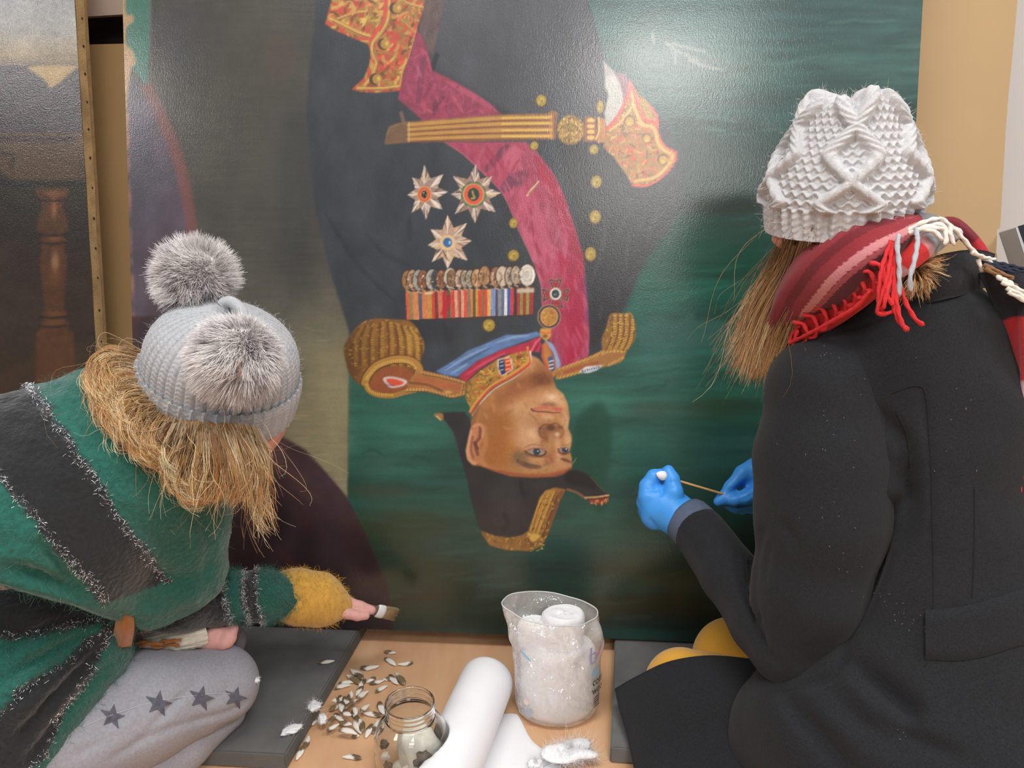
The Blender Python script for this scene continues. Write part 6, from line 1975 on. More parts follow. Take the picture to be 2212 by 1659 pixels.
hr = mesh('hair', V_, F_, M_HB, W2)
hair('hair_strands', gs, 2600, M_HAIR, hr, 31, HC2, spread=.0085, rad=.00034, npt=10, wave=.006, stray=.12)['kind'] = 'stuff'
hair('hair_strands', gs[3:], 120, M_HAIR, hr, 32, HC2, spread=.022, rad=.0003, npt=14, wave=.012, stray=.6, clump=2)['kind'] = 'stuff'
wisp = [[(1984, 580, .955), (2010, 562, .945), (2035, 557, .94)], [(1984, 582, .955), (2012, 572, .94), (2040, 576, .935)], [(1982, 585, .955), (2008, 595, .94), (2030, 615, .935)], [(1980, 585, .955), (1994, 610, .94), (2004, 640, .935)], [(1976, 585, .955), (1980, 620, .94), (1978, 652, .935)],
        [(1970, 585, .955), (1962, 620, .94), (1948, 650, .935)]]
hair('hair_wisp', wisp, 420, M_HAIR, hr, 33, HC2, spread=.0032, rad=.00034, npt=9, wave=.003, stray=.25, clump=6)['kind'] = 'stuff'

# scarf ------------------------------------------------------------
M_SCARF = mat('tartan_wool', attr=True, rough=.95, sheen=.15, bump=.5, bscale=9, stretch=(60, 60, 26), noise=.14, nscale=240)
RED, DRED, PNKW, MAR, GRY, BLK, WHT = (176, 40, 46), (128, 36, 44), (206, 150, 152), (86, 34, 44), (112, 116, 122), (34, 32, 38), (206, 204, 202)
def tartan_tube(name, pts, parent, cols, nu=180, nv=90, flat=.8, wob=.003):
    ns = 24 if len(pts) > 8 else 10
    q = spline(np.array([P(x, y, d) for x, y, d, r in pts]), ns)
    rr = spline(np.array([[r * d / FPX, 0, 0] for x, y, d, r in pts]), ns)[:, 0]
    k = len(q)
    tg = np.gradient(q, axis=0)
    tg /= np.linalg.norm(tg, axis=1, keepdims=True)
    u = np.cross(tg, FW)
    u /= np.linalg.norm(u, axis=1, keepdims=True)
    v = np.cross(tg, u)
    a = np.linspace(0, 2 * math.pi, nu, endpoint=False)
    A, S = np.meshgrid(a, np.linspace(0, 1, k))
    R_ = rr[:, None] * (1 + .05 * np.sin(3 * A + 5 * S) + .03 * np.sin(7 * A - 9 * S))
    V = q[:, None] + (R_ * np.cos(A))[..., None] * u[:, None] + (R_ * flat * np.sin(A))[..., None] * v[:, None]
    c = lin(np.array(cols(A.ravel(), S.ravel())))
    F = np.concatenate([gridfaces(nu, k, True)])
    return mesh(name, V.reshape(-1, 3), F, M_SCARF, parent, True, c)
def pick(conds, default, n):
    c = np.tile(np.array(default, float), (n, 1))
    for m_, col_ in conds:
        c[m_] = col_
    return c
def scarf_cols(A, S):
    a = (A / (2 * math.pi)) % 1          # 0 at the upper side, through the camera side
    w_ = .004 * np.sin(S * 30) + .0025 * np.sin(S * 420 + A * 60)
    a = a + w_
    c = pick([((a > .30) & (a < .37), MAR), ((a >= .37) & (a < .42), (150, 48, 52)), ((a >= .42) & (a < .6), (204, 46, 46)), ((a > .12) & (a < .17), (110, 34, 42))], (138, 42, 50), len(a))
    pk = (a > .232) & (a < .272)
    c[pk] = np.array((196, 128, 130))
    pk = (a > .275) & (a < .30)
    c[pk] = np.array((160, 76, 82))
    fine = np.sin(A * 60) > .3
    c[(S > .70) & (S < .9)] = np.array(GRY) * .9
    c[(S > .70) & (S < .9) & fine] = np.array(WHT) * .75
    c[(S > .84) & (S < .9)] = np.array(WHT) * .92
    c[S >= .9] = MAR
    return c
scf = tartan_tube('scarf', [(1668, 740, 1.135, 16), (1700, 690, 1.1, 40), (1745, 635, 1.04, 62), (1800, 585, .985, 74), (1860, 545, .955, 72), (1915, 515, .95, 58), (1960, 494, .955, 40), (2000, 488, .965, 28), (2030, 492, .985, 22), (2060, 510, 1.01, 16)], W2, scarf_cols)
tartan_tube('scarf_fold', [(1696, 752, 1.12, 14), (1740, 716, 1.065, 24), (1800, 676, 1.02, 30), (1860, 630, .985, 32), (1910, 585, .965, 26), (1940, 555, .955, 14)], scf, lambda A, S: pick([], (190, 38, 42), len(A)), 40)
# second fold, red and rose, under the knot
tartan_tube('scarf_fold', [(1925, 600, .955, 14), (1945, 575, .945, 26), (1975, 545, .942, 32), (2010, 520, .947, 30), (2045, 505, .96, 20), (2070, 505, .98, 12)], scf,
            lambda A, S: pick([((S > .2) & (S < .45), (206, 50, 50)), ((S >= .45) & (S < .52), PNKW), ((S >= .52) & (S < .85), (150, 152, 158)), (S >= .85, WHT)], PNKW, len(A)), 40)
tartan_tube('scarf_fold', [(2030, 478, 1.02, 8), (2062, 486, 1.03, 15), (2100, 520, 1.04, 16), (2128, 560, 1.03, 15), (2140, 600, 1.01, 12)], scf, lambda A, S: pick([(S > .5, (170, 36, 44))], (120, 30, 40), len(A)), 32)
M_RC, M_GC, M_WC, M_NC, M_BC = mat('red_yarn', (206, 46, 50), .9, bump=.4, bscale=300), mat('grey_yarn', (170, 172, 178), .9, bump=.4, bscale=300), mat('cream_yarn', (222, 214, 202), .9, bump=.4, bscale=300), mat('navy_yarn', (34, 38, 54), .9), mat('brown_yarn', (128, 92, 60), .9)
red = [[(1706, 742, 1.07), (1745, 722, 1.03), (1800, 692, .985), (1850, 662, .95), (1880, 628, .93)]]
for i in range(9):
    f = i / 8
    x, y = 1722 + f * 165, 704 - f * 128
    d = 1.05 - f * .125
    red.append([(x - 8, y - 8, d - .005), (x + 12, y - 4, d - .012), (x + 22, y + 16, d - .012), (x + 18 + 4 * f, y + 34 + 4 * math.sin(i), d - .006), (x + 4, y + 44 - 10 * f, d)])
red += [[(1706, 742, 1.07), (1712, 722, 1.065), (1730, 700, 1.045)], [(1712, 760, 1.07), (1716, 735, 1.06), (1724, 712, 1.05)], [(1740, 575, 1.03), (1718, 590, 1.06), (1704, 602, 1.075), (1724, 606, 1.06)], [(1738, 590, 1.03), (1715, 620, 1.07), (1712, 650, 1.08)],
        [(1925, 520, .915), (1905, 580, .91), (1898, 640, .912), (1903, 670, .915), (1912, 682, .918)], [(1930, 525, .912), (1918, 590, .905), (1905, 640, .908), (1895, 675, .915), (1920, 676, .91), (1940, 664, .908)], [(1935, 530, .91), (1932, 600, .905), (1930, 650, .905), (1940, 690, .907), (1963, 714, .91)],
        [(1938, 560, .908), (1936, 640, .903), (1945, 690, .903), (1958, 716, .905)], [(1940, 600, .907), (1955, 650, .905), (1978, 690, .907), (1996, 702, .91)], [(1922, 540, .913), (1925, 590, .906), (1914, 640, .904), (1908, 668, .908)], [(1915, 550, .915), (1910, 590, .91), (1918, 640, .905), (1930, 660, .903)]]
for q in red:
    cord('fringe_cord', q, .0026, M_RC, scf)
for q in ([(1942, 508, .91), (1938, 530, .905), (1942, 570, .9), (1943, 610, .9), (1943, 640, .902)], [(1978, 495, .92), (1982, 520, .905), (1976, 560, .895), (1966, 600, .893), (1968, 630, .897)]):
    cord('fringe_cord', q, .0028, M_GC, scf)
for q in ([(1958, 500, .93), (1990, 482, .925), (2030, 473, .93), (2052, 490, .93), (2050, 520, .925)], [(1962, 505, .928), (2000, 490, .922), (2036, 486, .92), (2044, 515, .915), (2040, 530, .915)], [(1975, 498, .925), (2015, 492, .918), (2046, 500, .918), (2062, 530, .92)],
          [(2030, 474, .93), (2055, 490, .935), (2080, 515, .94), (2105, 545, .945), (2130, 562, .955), (2145, 570, .96)], [(2100, 545, .94), (2125, 556, .95), (2150, 562, .965)], [(1990, 494, .922), (2020, 502, .915), (2036, 520, .915)], [(2112, 560, .95), (2118, 575, .95), (2122, 586, .955)]):
    cord('fringe_cord', q, .0027, M_WC, scf)
for i, (m_, q) in enumerate([(M_NC, [(2120, 566, .955), (2170, 578, .96), (2230, 594, .97)]), (M_NC, [(2130, 572, .95), (2170, 584, .955), (2235, 602, .96)]), (M_NC, [(2140, 566, .96), (2180, 574, .965), (2235, 588, .975)]), (M_BC, [(2125, 572, .945), (2165, 592, .945), (2225, 622, .95)]), (M_BC, [(2128, 580, .94), (2170, 604, .94), (2225, 634, .945)]),
                             (M_BC, [(2135, 576, .945), (2175, 596, .945), (2230, 614, .95)]), (M_WC, [(2164, 610, .93), (2190, 620, .93), (2230, 640, .935)]), (M_WC, [(2174, 622, .93), (2196, 632, .93), (2235, 654, .935)]), (M_WC, [(2178, 630, .93), (2205, 645, .93), (2235, 664, .935)]), (M_WC, [(2154, 598, .935), (2160, 601, .932), (2164, 604, .935)]), (M_WC, [(2166, 603, .935), (2172, 606, .932), (2176, 609, .935)]), (M_WC, [(2178, 609, .935), (2184, 612, .932), (2188, 615, .935)])]):
    cord('fringe_cord', q, .0026, m_, scf)
# end of the scarf hanging down the back at the right
def end_cols(U, W):
    c = pick([((W > .36) & (W < .78), (196, 38, 44)), ((W >= .78) & (W < .88), (200, 160, 170)), (W >= .88, (110, 26, 38))], (30, 28, 34), len(U))
    st = (U > .62) & (W > .5)
    c[st] = c[st] * .6 + np.array((120, 110, 140)) * .4
    return c
cloth_patch('scarf_end', [[(2112, 588, .985), (2150, 585, .955), (2200, 590, .945), (2260, 600, .95), (2320, 620, .96)], [(2150, 660, .985), (2180, 650, .95), (2220, 650, .935), (2270, 655, .94), (2330, 670, .95)], [(2180, 740, .985), (2195, 735, .955), (2230, 730, .94), (2280, 730, .945), (2340, 735, .95)],
                          [(2186, 820, .99), (2200, 815, .965), (2235, 810, .95), (2285, 810, .955), (2345, 815, .96)], [(2172, 905, 1.0), (2195, 905, .975), (2235, 905, .96), (2290, 905, .965), (2350, 905, .97)]], M_SCARF, scf, .005, 40, 60, end_cols, lambda u, w: .004 * np.sin(u * 14 + w * 3))
for i in range(10):
    x = 2185 + i * 13
    cord('fringe_cord', [(x, 900, .975), (x - 2 + 3 * math.sin(i), 960, .97), (x - 6, 1030, .968), (x - 10 + 4 * math.sin(i * 2.1), 1108, .97)], .0028, M_RC, scf)
cloth_patch('scarf_lining', [[(2140, 600, 1.06), (2200, 600, 1.03), (2300, 600, 1.03)], [(2190, 800, 1.06), (2230, 800, 1.03), (2320, 800, 1.03)], [(2180, 960, 1.06), (2230, 960, 1.04), (2320, 960, 1.04)], [(2160, 1120, 1.08), (2230, 1120, 1.06), (2320, 1120, 1.06)]],
            mat('black_tartan', (30, 28, 32), .95), scf, .006, 20, 20)
# dark cord hanging at the front
for q in ([(1688, 720, 1.13), (1684, 760, 1.14), (1676, 800, 1.145), (1668, 850, 1.15), (1660, 882, 1.15)], [(1694, 715, 1.13), (1690, 750, 1.14), (1683, 800, 1.145)]):
    cord('fringe_cord', q, .003, mat('charcoal_yarn', (46, 46, 50), .9), scf)

# chunky hat ---------------------------------------------------------
up_img = P(1848, 202, .972) - P(1815, 500, 1.03)
fr2 = hat_frame(P(1812, 500, 1.03), up_img, -FW)
HH = np.linalg.norm(up_img)
def prof2(v):
    hh = np.interp(v, [0, .12, .25, .4, .52, .64, .75, .84, .91, .96, 1], [0, .09, .22, .36, .5, .65, .79, .91, .965, .975, .95]) * HH
    r = np.interp(v, [0, .06, .16, .25, .36, .46, .56, .66, .76, .84, .9, .95, 1], [.091, .0925, .095, .0965, .0955, .091, .082, .071, .0605, .053, .043, .025, .003])
    # soften the kinks of the profile
    k = np.ones(9) / 9
    rp, hp = np.pad(r, 4, mode='edge'), np.pad(hh, 4, mode='edge')
    return np.convolve(rp, k, 'valid'), np.convolve(hp, k, 'valid')
def tri(x):
    return -np.arcsin(.97 * np.cos(2 * np.pi * x)) / 1.33
def knit2(U, V, R_, s):
    rib = V < .24
    a = U * 2 * math.pi
    # ribbed band: k1 p1 with stitches
    d1 = .0034 * np.sin(U * 36 * 2 * math.pi) + .0004 * np.sin(s / .0085 * 2 * math.pi + .8 * np.sin(U * 36 * 2 * math.pi))
    # garter rows: interlocking bumps
    row = s / .0102
    ri = np.floor(row)
    st = U * 38 + .5 * (ri % 2)
    fr = row - ri
    arc = .5 + .26 * np.cos(2 * np.pi * st)
    d2 = .0036 * np.exp(-((fr - arc) / .24) ** 2) + .0022 * np.exp(-((fr - arc + 1) / .24) ** 2) + .0022 * np.exp(-((fr - arc - 1) / .24) ** 2) - .0012
    f = np.clip((V - .24) / .53, 0, 1.43)
    best = np.zeros_like(U)
    rel = np.zeros_like(U)
    for j in range(5):
        for sg in (1, -1):
            cen = (j - .25 + .27 * sg * tri(f * .90 - .10)) / 5
            dd = (U - cen + .5) % 1 - .5
            dist = dd * 2 * math.pi * R_
            k = np.exp(-(np.abs(dist) / .0112) ** 6)
            wv = (.0009 * np.sin(s / .0105 * 2 * np.pi + sg * 3 * dist / .006) - .0035 * (np.abs(dist) / .011) ** 2) * k
            rel = np.where(k > best, .0112 * k + wv, rel)
            best = np.maximum(best, k)
    fade = np.clip((V - .235) * 60, 0, 1)
    body = d2 * (1 - best) + rel * best
    return (d1 * (1 - fade) + body * fade) * np.clip((1 - V) * 9, .1, 1)
def gather(a, V):
    x, y, z = fr2[1:]
    k = np.clip((V - .68) / .3, 0, 1)
    m_ = .008 * np.sin(3 * a + 1.2) + .004 * np.sin(5 * a) + .002 * np.sin(8 * a + 2)
    return (k * m_)[..., None] * z - (np.clip(V - .9, 0, 1) * .12 * (1 + .0 * a))[..., None] * z
Vh, Fh = hat_surface(fr2, 540, 190, prof2, knit2, gather)
Vi, Fi = hat_surface(fr2, 96, 12, lambda v: (np.interp(v, [0, 1], [.086, .093]), np.interp(v, [0, 1], [.05, -.0005])), lambda U, V, R_, s: 0 * U)
hat2 = mesh('knitted_hat', Vh, Fh, M_KNIT_W, W2)
mesh('hat_lining', Vi, Fi, M_KNIT_W, hat2)
ii = np.random.default_rng(4).integers(len(Vh), size=12000)
Nh = Vh - (fr2[0] + fr2[3] * HH * .45)
Nh /= np.linalg.norm(Nh, axis=1, keepdims=True)
fuzz('hat_fuzz', Vh, Nh, 2600, .007, .00022, mat('wool_fuzz', (214, 208, 204), .9), hat2, 14, lie=.75)
# ------------------------------------------------------------------ woman in the green cape (left)
W1 = empty('person', tuple(P(60, 1640, 1.05)), 'person in striped green mohair cape, grey jeans and pompom hat, leaning forward with a brush', 'person')
b = Blend(.007)
b.ball(485, 868, 1.085, 118, .03, (1.05, .95, 1.0), .2).ball(545, 925, 1.09, 62, .03, (1, .8, 1)).ball(585, 934, 1.07, 17, .012, (1.0, .75, .8)).ball(540, 960, 1.08, 40, .02)
b.limb([(430, 900, 1.1, 70), (330, 950, 1.09, 70), (200, 1080, 1.12, 120)], .04)
b.limb([(200, 1080, 1.12, 140), (60, 1280, 1.1, 160), (0, 1500, 1.1, 190)], .05)
b.limb([(280, 1050, 1.14, 60), (370, 1240, 1.17, 44), (560, 1290, 1.265, 32), (620, 1290, 1.31, 30), (690, 1292, 1.335, 34)], .02)
b.limb([(120, 1270, 1.1, 60), (250, 1395, 1.17, 36), (330, 1392, 1.18, 17), (425, 1376, 1.19, 19)], .02)
b.limb([(0, 1560, 1.08, 140), (300, 1520, 1.15, 70), (470, 1482, 1.225, 50)], .03)
b.limb([(0, 1560, 1.15, 120), (300, 1430, 1.25, 60), (488, 1390, 1.3, 30)], .03)
b.cut(lambda X, Y, Z: -(Z - .034) + 0 * X + 0 * Y)
V_, F_, N_ = b.build()
mesh('body', V_, F_, M_SKIN, W1)
# jeans
M_JEAN = mat('grey_denim', (154, 154, 162), .9, noise=.12, nscale=260, bump=.2, bscale=700)
b = Blend(.005)
b.limb([(0, 1660, 1.02, 130), (300, 1530, 1.13, 118), (472, 1480, 1.21, 85)], .02)
b.cut(lambda X, Y, Z: -(Z - .0315) + 0 * X + 0 * Y)
V_, F_, N_ = b.build()
V_ = relax(V_, F_, 1)
fo = [([(300, 1600), (360, 1540), (400, 1490)], .003, 7), ([(330, 1560), (400, 1500), (440, 1460)], .003, 7), ([(240, 1640), (330, 1590), (470, 1540)], .004, 8), ([(420, 1560), (490, 1540), (545, 1510)], .004, 6), ([(470, 1575), (520, 1555), (545, 1530)], .004, 5),
      ([(260, 1520), (310, 1460), (340, 1430)], .0025, 8), ([(200, 1590), (270, 1540), (320, 1500)], .003, 9), ([(150, 1640), (240, 1590)], .003, 9), ([(440, 1530), (480, 1500), (500, 1470)], .002, 6)]
V_ = creases(V_, N_, fo)
jn = mesh('jeans', V_, F_, M_JEAN, W1)
b = Blend(.005)
b.limb([(490, 1538, 1.235, 40), (380, 1612, 1.17, 62), (250, 1690, 1.1, 72)], .02)
b.cut(lambda X, Y, Z: -(Z - .0315) + 0 * X + 0 * Y)
V2_, F2_, N2_ = b.build()
mesh('jeans_calf', V2_, F2_, M_JEAN, jn)
b = Blend(.005)
b.limb([(250, 1450, 1.22, 60), (400, 1410, 1.27, 46), (486, 1385, 1.3, 44)], .02)
b.cut(lambda X, Y, Z: -(Z - .0315) + 0 * X + 0 * Y)
V2_, F2_, N2_ = b.build()
mesh('jeans_knee', V2_, F2_, M_JEAN, jn)
T_JEAN = bvh(jn)
M_STAR = mat('charcoal_print', (92, 92, 104), .9, noise=.3, nscale=160)
def decal(name, tree, pts, m, parent, off=.0012, sub=3):
    c = np.mean(pts, 0)
    q = np.array(pts, float)
    n = len(q)
    ed = np.concatenate([np.linspace(q[i], q[(i + 1) % n], sub, endpoint=False) for i in range(n)])
    V = [on_surf(tree, *c, off)]
    k = len(ed)
    for f in (.5, 1.0):
        V += [on_surf(tree, *(c + (e - c) * f), off) for e in ed]
    if any(v is None for v in V):
        return None
    F = [(0, 1 + (i + 1) % k, 1 + i) for i in range(k)] + [(1 + i, 1 + (i + 1) % k, 1 + k + (i + 1) % k, 1 + k + i) for i in range(k)]
    return mesh(name, V, F, m, parent)
for x, y, s, a in ((243, 1548, 29, .25), (342, 1520, 30, .25), (434, 1508, 29, .3), (508, 1507, 26, .35)):
    st_ = []
    for i in range(10):
        t = a + i * math.pi / 5 - math.pi / 2
        r_s = s * (1.0 if i % 2 == 0 else .42)
        st_.append((x + r_s * math.cos(t) * 1.0 + .12 * r_s * math.sin(t), y + r_s * math.sin(t) * .98))
    decal('star_print', T_JEAN, st_, M_STAR, jn)
seam('stitched_seam', T_JEAN, [(180, 1570), (240, 1545), (340, 1515), (430, 1502), (490, 1498), (530, 1512)], .0006, mat('pale_thread', (186, 186, 192), .9), jn)
tuft('cotton_scrap', np.array(on_surf(T_JEAN, 553, 1466, .0)) - np.array([0, 0, .006]), (.006, .006), 14, None, jn, n=40)

# cape
M_CAPE = mat('mohair', attr=True, rough=1.0, sheen=.35, noise=.22, nscale=170, bump=.7, bscale=150, bdist=.004)
GRN, BLKC, SPK = np.array((30, 92, 80.)), np.array((30, 32, 34.)), np.array((112, 112, 116.))
def line_s(V, A, B):
    """signed distance (pixels at the cloth) from the plane through A-B running along the lens axis"""
    px, py, d = px_of(V)
    a, q = np.array(A, float), np.array(B, float) - np.array(A, float)
    q /= np.hypot(*q)
    return (px - a[0]) * q[1] - (py - a[1]) * q[0]
def cape_cols(V):
    """stripes woven into the cloth: bands across the back, then a fan of bands below the knot"""
    wob = 5 * np.sin(V @ np.array([40, 22, 30])) + 3 * np.sin(V @ np.array([-80, 61, 47]))
    s1_ = line_s(V, (80, 855), (355, 1255)) + wob
    s2_ = line_s(V, (0, 1035), (232, 1312)) + wob
    px, py, d = px_of(V)
    c = np.tile(GRN, (len(V), 1))
    sp = np.zeros(len(V), bool)
    c[(s1_ < 0) & (s2_ > 0)] = BLKC
    sp |= (np.abs(s1_) < 9) | (np.abs(s2_) < 9)
    # fringe edge of the wing: plain green beyond the lower seam
    wing = line_s(V, (240, 1300), (480, 1215)) < 0
    c[wing & (s1_ < 0) & (s2_ > 0)] = GRN
    sp &= ~wing
    return c, sp
def fan_cols(V):
    px, py, d = px_of(V)
    wob = .03 * np.sin(V @ np.array([60, 32, 40]))
    ph = np.degrees(np.arctan2(py - 1335, 260 - px) + wob)
    c = np.tile(BLKC, (len(V), 1))
    sp = np.zeros(len(V), bool)
    c[ph < -20] = GRN
    c[(ph > 10) & (ph < 37)] = GRN
    c[ph > 60] = GRN
    for t in (-20, 9, 38, 59):
        sp |= np.abs(ph - t) < 7.5 * 60 / np.maximum(np.hypot(px - 260, py - 1335), 60)
    return c, sp
def finish_cape(name, b, cr, colf, seed, parent):
    V, F, N = b.build()
    V = relax(V, F, 2)
    V = creases(V, N, cr)
    V = V + N * (.0016 * np.sin(V @ np.array([90, 50, 70])) * np.sin(V @ np.array([-60, 83, 57])) + .001 * np.random.default_rng(seed).normal(0, .4, len(V)))[:, None]
    c, sp = colf(V)
    r = np.random.default_rng(seed)
    base = c.copy()
    base[sp] = BLKC * 1.3
    o = mesh(name, V, F, M_CAPE, parent, True, lin(base))
    lc = lin(base)
    fuzz('mohair', V, N, 6000, .008, .00022, mat('mohair_fibre', attr=True, rough=.9, sheen=.3), o, seed + 1, sel=(c[:, 1] > 60) & ((N @ FW) < .3), lie=.9, cols=lc * 1.5)
    fuzz('tinsel', V + N * .0015, N, 2200, .0032, .00038, M_TINSEL, o, seed + 2, sel=sp & ((N @ FW) < .3), lie=.97)
    return o, V, F, N
M_TINSEL = mat('silver_tinsel', (226, 226, 232), .25, metal=.8)
b = Blend(.006)
b.limb([(-120, 1220, 1.03, 290), (90, 1110, 1.03, 252), (250, 1010, 1.06, 205)], .05)
b.limb([(250, 1010, 1.06, 190), (340, 1020, 1.08, 140), (378, 1130, 1.1, 100), (390, 1215, 1.12, 84)], .04)
b.limb([(330, 900, 1.1, 90), (250, 900, 1.09, 95)], .04)
b.limb([(150, 1230, 1.05, 120), (300, 1270, 1.1, 75), (395, 1240, 1.13, 70)], .05)
b.limb([(-100, 1280, 1.02, 200), (120, 1230, 1.03, 130)], .05)
hem_p, hem_q = P(0, 1262, 1.0), P(240, 1338, 1.0)
hem_r = ray(120, 1300)
hem_n = np.cross((hem_q - hem_p) / np.linalg.norm(hem_q - hem_p), hem_r / np.linalg.norm(hem_r))
hem_n = -hem_n if hem_n[2] > 0 else hem_n
b.cut(lambda X, Y, Z: hem_n[0] * (X - hem_p[0]) + hem_n[1] * (Y - hem_p[1]) + hem_n[2] * (Z - hem_p[2]))
cape, Vc, Fc, Nc = finish_cape('cape', b, [([(90, 1180), (140, 1240), (220, 1300)], .012, 16), ([(20, 1230), (110, 1262), (180, 1300)], .02, 18), ([(240, 1322), (330, 1345), (430, 1310), (472, 1250)], .004, 10), ([(440, 1130), (456, 1200), (440, 1270)], .006, 14), ([(300, 1210), (380, 1250), (450, 1230)], .004, 16),
                                           ([(120, 860), (200, 960), (260, 1080)], .003, 20)], cape_cols, 41, W1)
b = Blend(.006)
b.limb([(-100, 1400, 1.0, 150), (60, 1370, 1.03, 110), (190, 1345, 1.07, 70), (245, 1345, 1.1, 40)], .04)
b.limb([(-100, 1560, .98, 150), (60, 1480, 1.01, 110), (180, 1410, 1.06, 66), (245, 1350, 1.1, 34)], .03)
b.limb([(-120, 1710, .97, 150), (20, 1610, 1.0, 92), (130, 1500, 1.04, 62), (222, 1425, 1.09, 42), (275, 1412, 1.14, 24)], .03)
finish_cape('cape_front', b, [([(20, 1400), (110, 1350), (230, 1335)], .012, 14), ([(0, 1470), (90, 1420), (200, 1365)], .014, 12), ([(20, 1530), (110, 1450), (215, 1375)], .012, 11), ([(40, 1590), (120, 1510), (225, 1395)], .014, 12), ([(60, 1640), (150, 1540), (240, 1430)], .01, 12)], fan_cols, 51, cape)
# sleeve of the reaching arm, striped across
M_SLV = M_CAPE
def sleeve_cols(V):
    px, py, d = px_of(V)
    x = px - (py - 1290) * .12 + 4 * np.sin(py * .05)
    c = np.tile(GRN, (len(V), 1))
    c[(x < 486)] = BLKC
    c[(x > 527) & (x < 557)] = BLKC
    sp = (np.abs(x - 486) < 4) | (np.abs(x - 527) < 4) | (np.abs(x - 557) < 3)
    return c, sp
b = Blend(.005)
b.limb([(270, 1338, 1.13, 30), (390, 1300, 1.16, 58), (470, 1288, 1.21, 56), (560, 1288, 1.26, 50), (616, 1290, 1.3, 46)], .02)
finish_cape('sleeve', b, [([(490, 1240), (505, 1290), (492, 1340)], .004, 7), ([(545, 1240), (552, 1290), (545, 1335)], .003, 6)], sleeve_cols, 61, cape)
# mustard fingerless glove, fingers, brush
M_MUST = mat('mustard_wool', (206, 158, 68), .95, sheen=.4, noise=.2, nscale=12, stretch=(12, 12, 1.2), bump=.7, bscale=26)
b = Blend(.0035)
b.limb([(606, 1288, 1.3, 50), (640, 1285, 1.315, 54), (690, 1292, 1.33, 52), (722, 1304, 1.34, 34), (740, 1310, 1.345, 21)], .012)
b.limb([(650, 1310, 1.315, 40), (690, 1318, 1.325, 30), (712, 1318, 1.335, 24)], .015)
b.limb([(612, 1238, 1.295, 7), (622, 1262, 1.29, 9)], .006)
V_, F_, N_ = b.build()
V_ = creases(V_, N_, [([(618, 1320), (640, 1300), (660, 1285)], .003, 5), ([(612, 1260), (618, 1300), (614, 1330)], .002, 6)])
must = mesh('fingerless_glove', V_, F_, M_MUST, W1)
fuzz('glove_fuzz', V_, N_, 2600, .006, .00024, mat('mustard_fibre', (222, 170, 66), .9), must, 15, lie=.85)
b = Blend(.0025)
b.limb([(722, 1298, 1.345, 14.5), (752, 1303, 1.35, 13.5), (778, 1311, 1.355, 12.5), (802, 1318, 1.36, 10)], .003)
b.limb([(722, 1316, 1.33, 13.5), (750, 1325, 1.332, 12), (772, 1330, 1.34, 11), (790, 1330, 1.347, 9)], .003)
b.limb([(716, 1312, 1.36, 15), (745, 1316, 1.366, 12.5), (768, 1320, 1.37, 12), (784, 1322, 1.372, 9.5)], .006)
b.limb([(712, 1318, 1.37, 13), (735, 1322, 1.376, 11), (756, 1325, 1.38, 9.5)], .006)
b.limb([(708, 1322, 1.38, 11), (728, 1326, 1.385, 9), (742, 1328, 1.388, 8)], .006)
V_, F_, N_ = b.build()
V_ = creases(V_, N_, [([(752, 1296), (756, 1312), (752, 1326)], .0012, 2.5), ([(776, 1302), (780, 1318), (776, 1334)], .0012, 2.5)])
mesh('fingers', V_, F_, M_PINK, W1)
brush = empty('paint_brush', tuple(P(820, 1320, 1.37)), 'short brush with clear handle and pale bristles in the mustard-gloved hand, at the painting\'s foot', 'brush')
BA, BB = P(770, 1310, 1.352), P(856, 1328, 1.405)
bd_ = (BB - BA) / np.linalg.norm(BB - BA)
bu_ = np.cross(bd_, FW)
bu_ /= np.linalg.norm(bu_)
bw_ = np.cross(bd_, bu_)
Lb = np.linalg.norm(BB - BA)
def bprof(name, prof, m, parent, flat=.45, nu=20):
    t = np.linspace(0, 2 * math.pi, nu, endpoint=False)
    V = [BA + bd_ * s * Lb + r * (np.cos(t)[:, None] * bu_ + flat * np.sin(t)[:, None] * bw_) for s, r in prof]
    return mesh(name, np.concatenate(V), gridfaces(nu, len(prof), True), m, parent)
bprof('handle', [(0, .001), (.02, .006), (.3, .008), (.5, .0095), (.52, .001)], mat('clear_handle', (190, 170, 130), .15, trans=.7), brush)
bprof('ferrule', [(.5, .001), (.5, .0112), (.54, .0125), (.64, .0128), (.69, .0118), (.7, .001)], mat('white_ferrule', (226, 226, 226), .25, coat=.5), brush)
bprof('bristle_core', [(.68, .001), (.68, .0112), (.8, .0125), (.95, .0115), (.97, .002)], mat('bristle_core', (140, 116, 84), .8), brush, .4)
r_ = np.random.default_rng(8)
pb = []
for _ in range(260):
    a_, q_ = r_.uniform(-1, 1), r_.uniform(-1, 1) * .4
    s0_ = BA + bd_ * Lb * .68 + (bu_ * a_ * .0105 + bw_ * q_ * .0105)
    e0_ = BA + bd_ * Lb * r_.uniform(.95, 1.03) + (bu_ * a_ * .0125 + bw_ * q_ * .008)
    pb.append(np.linspace(s0_, e0_, 4))
V2, F2, _ = tubes(np.array(pb), .0004, 3)
mesh('bristles', V2, F2, mat('pale_bristle', (172, 148, 108), .7), brush)['kind'] = 'stuff'
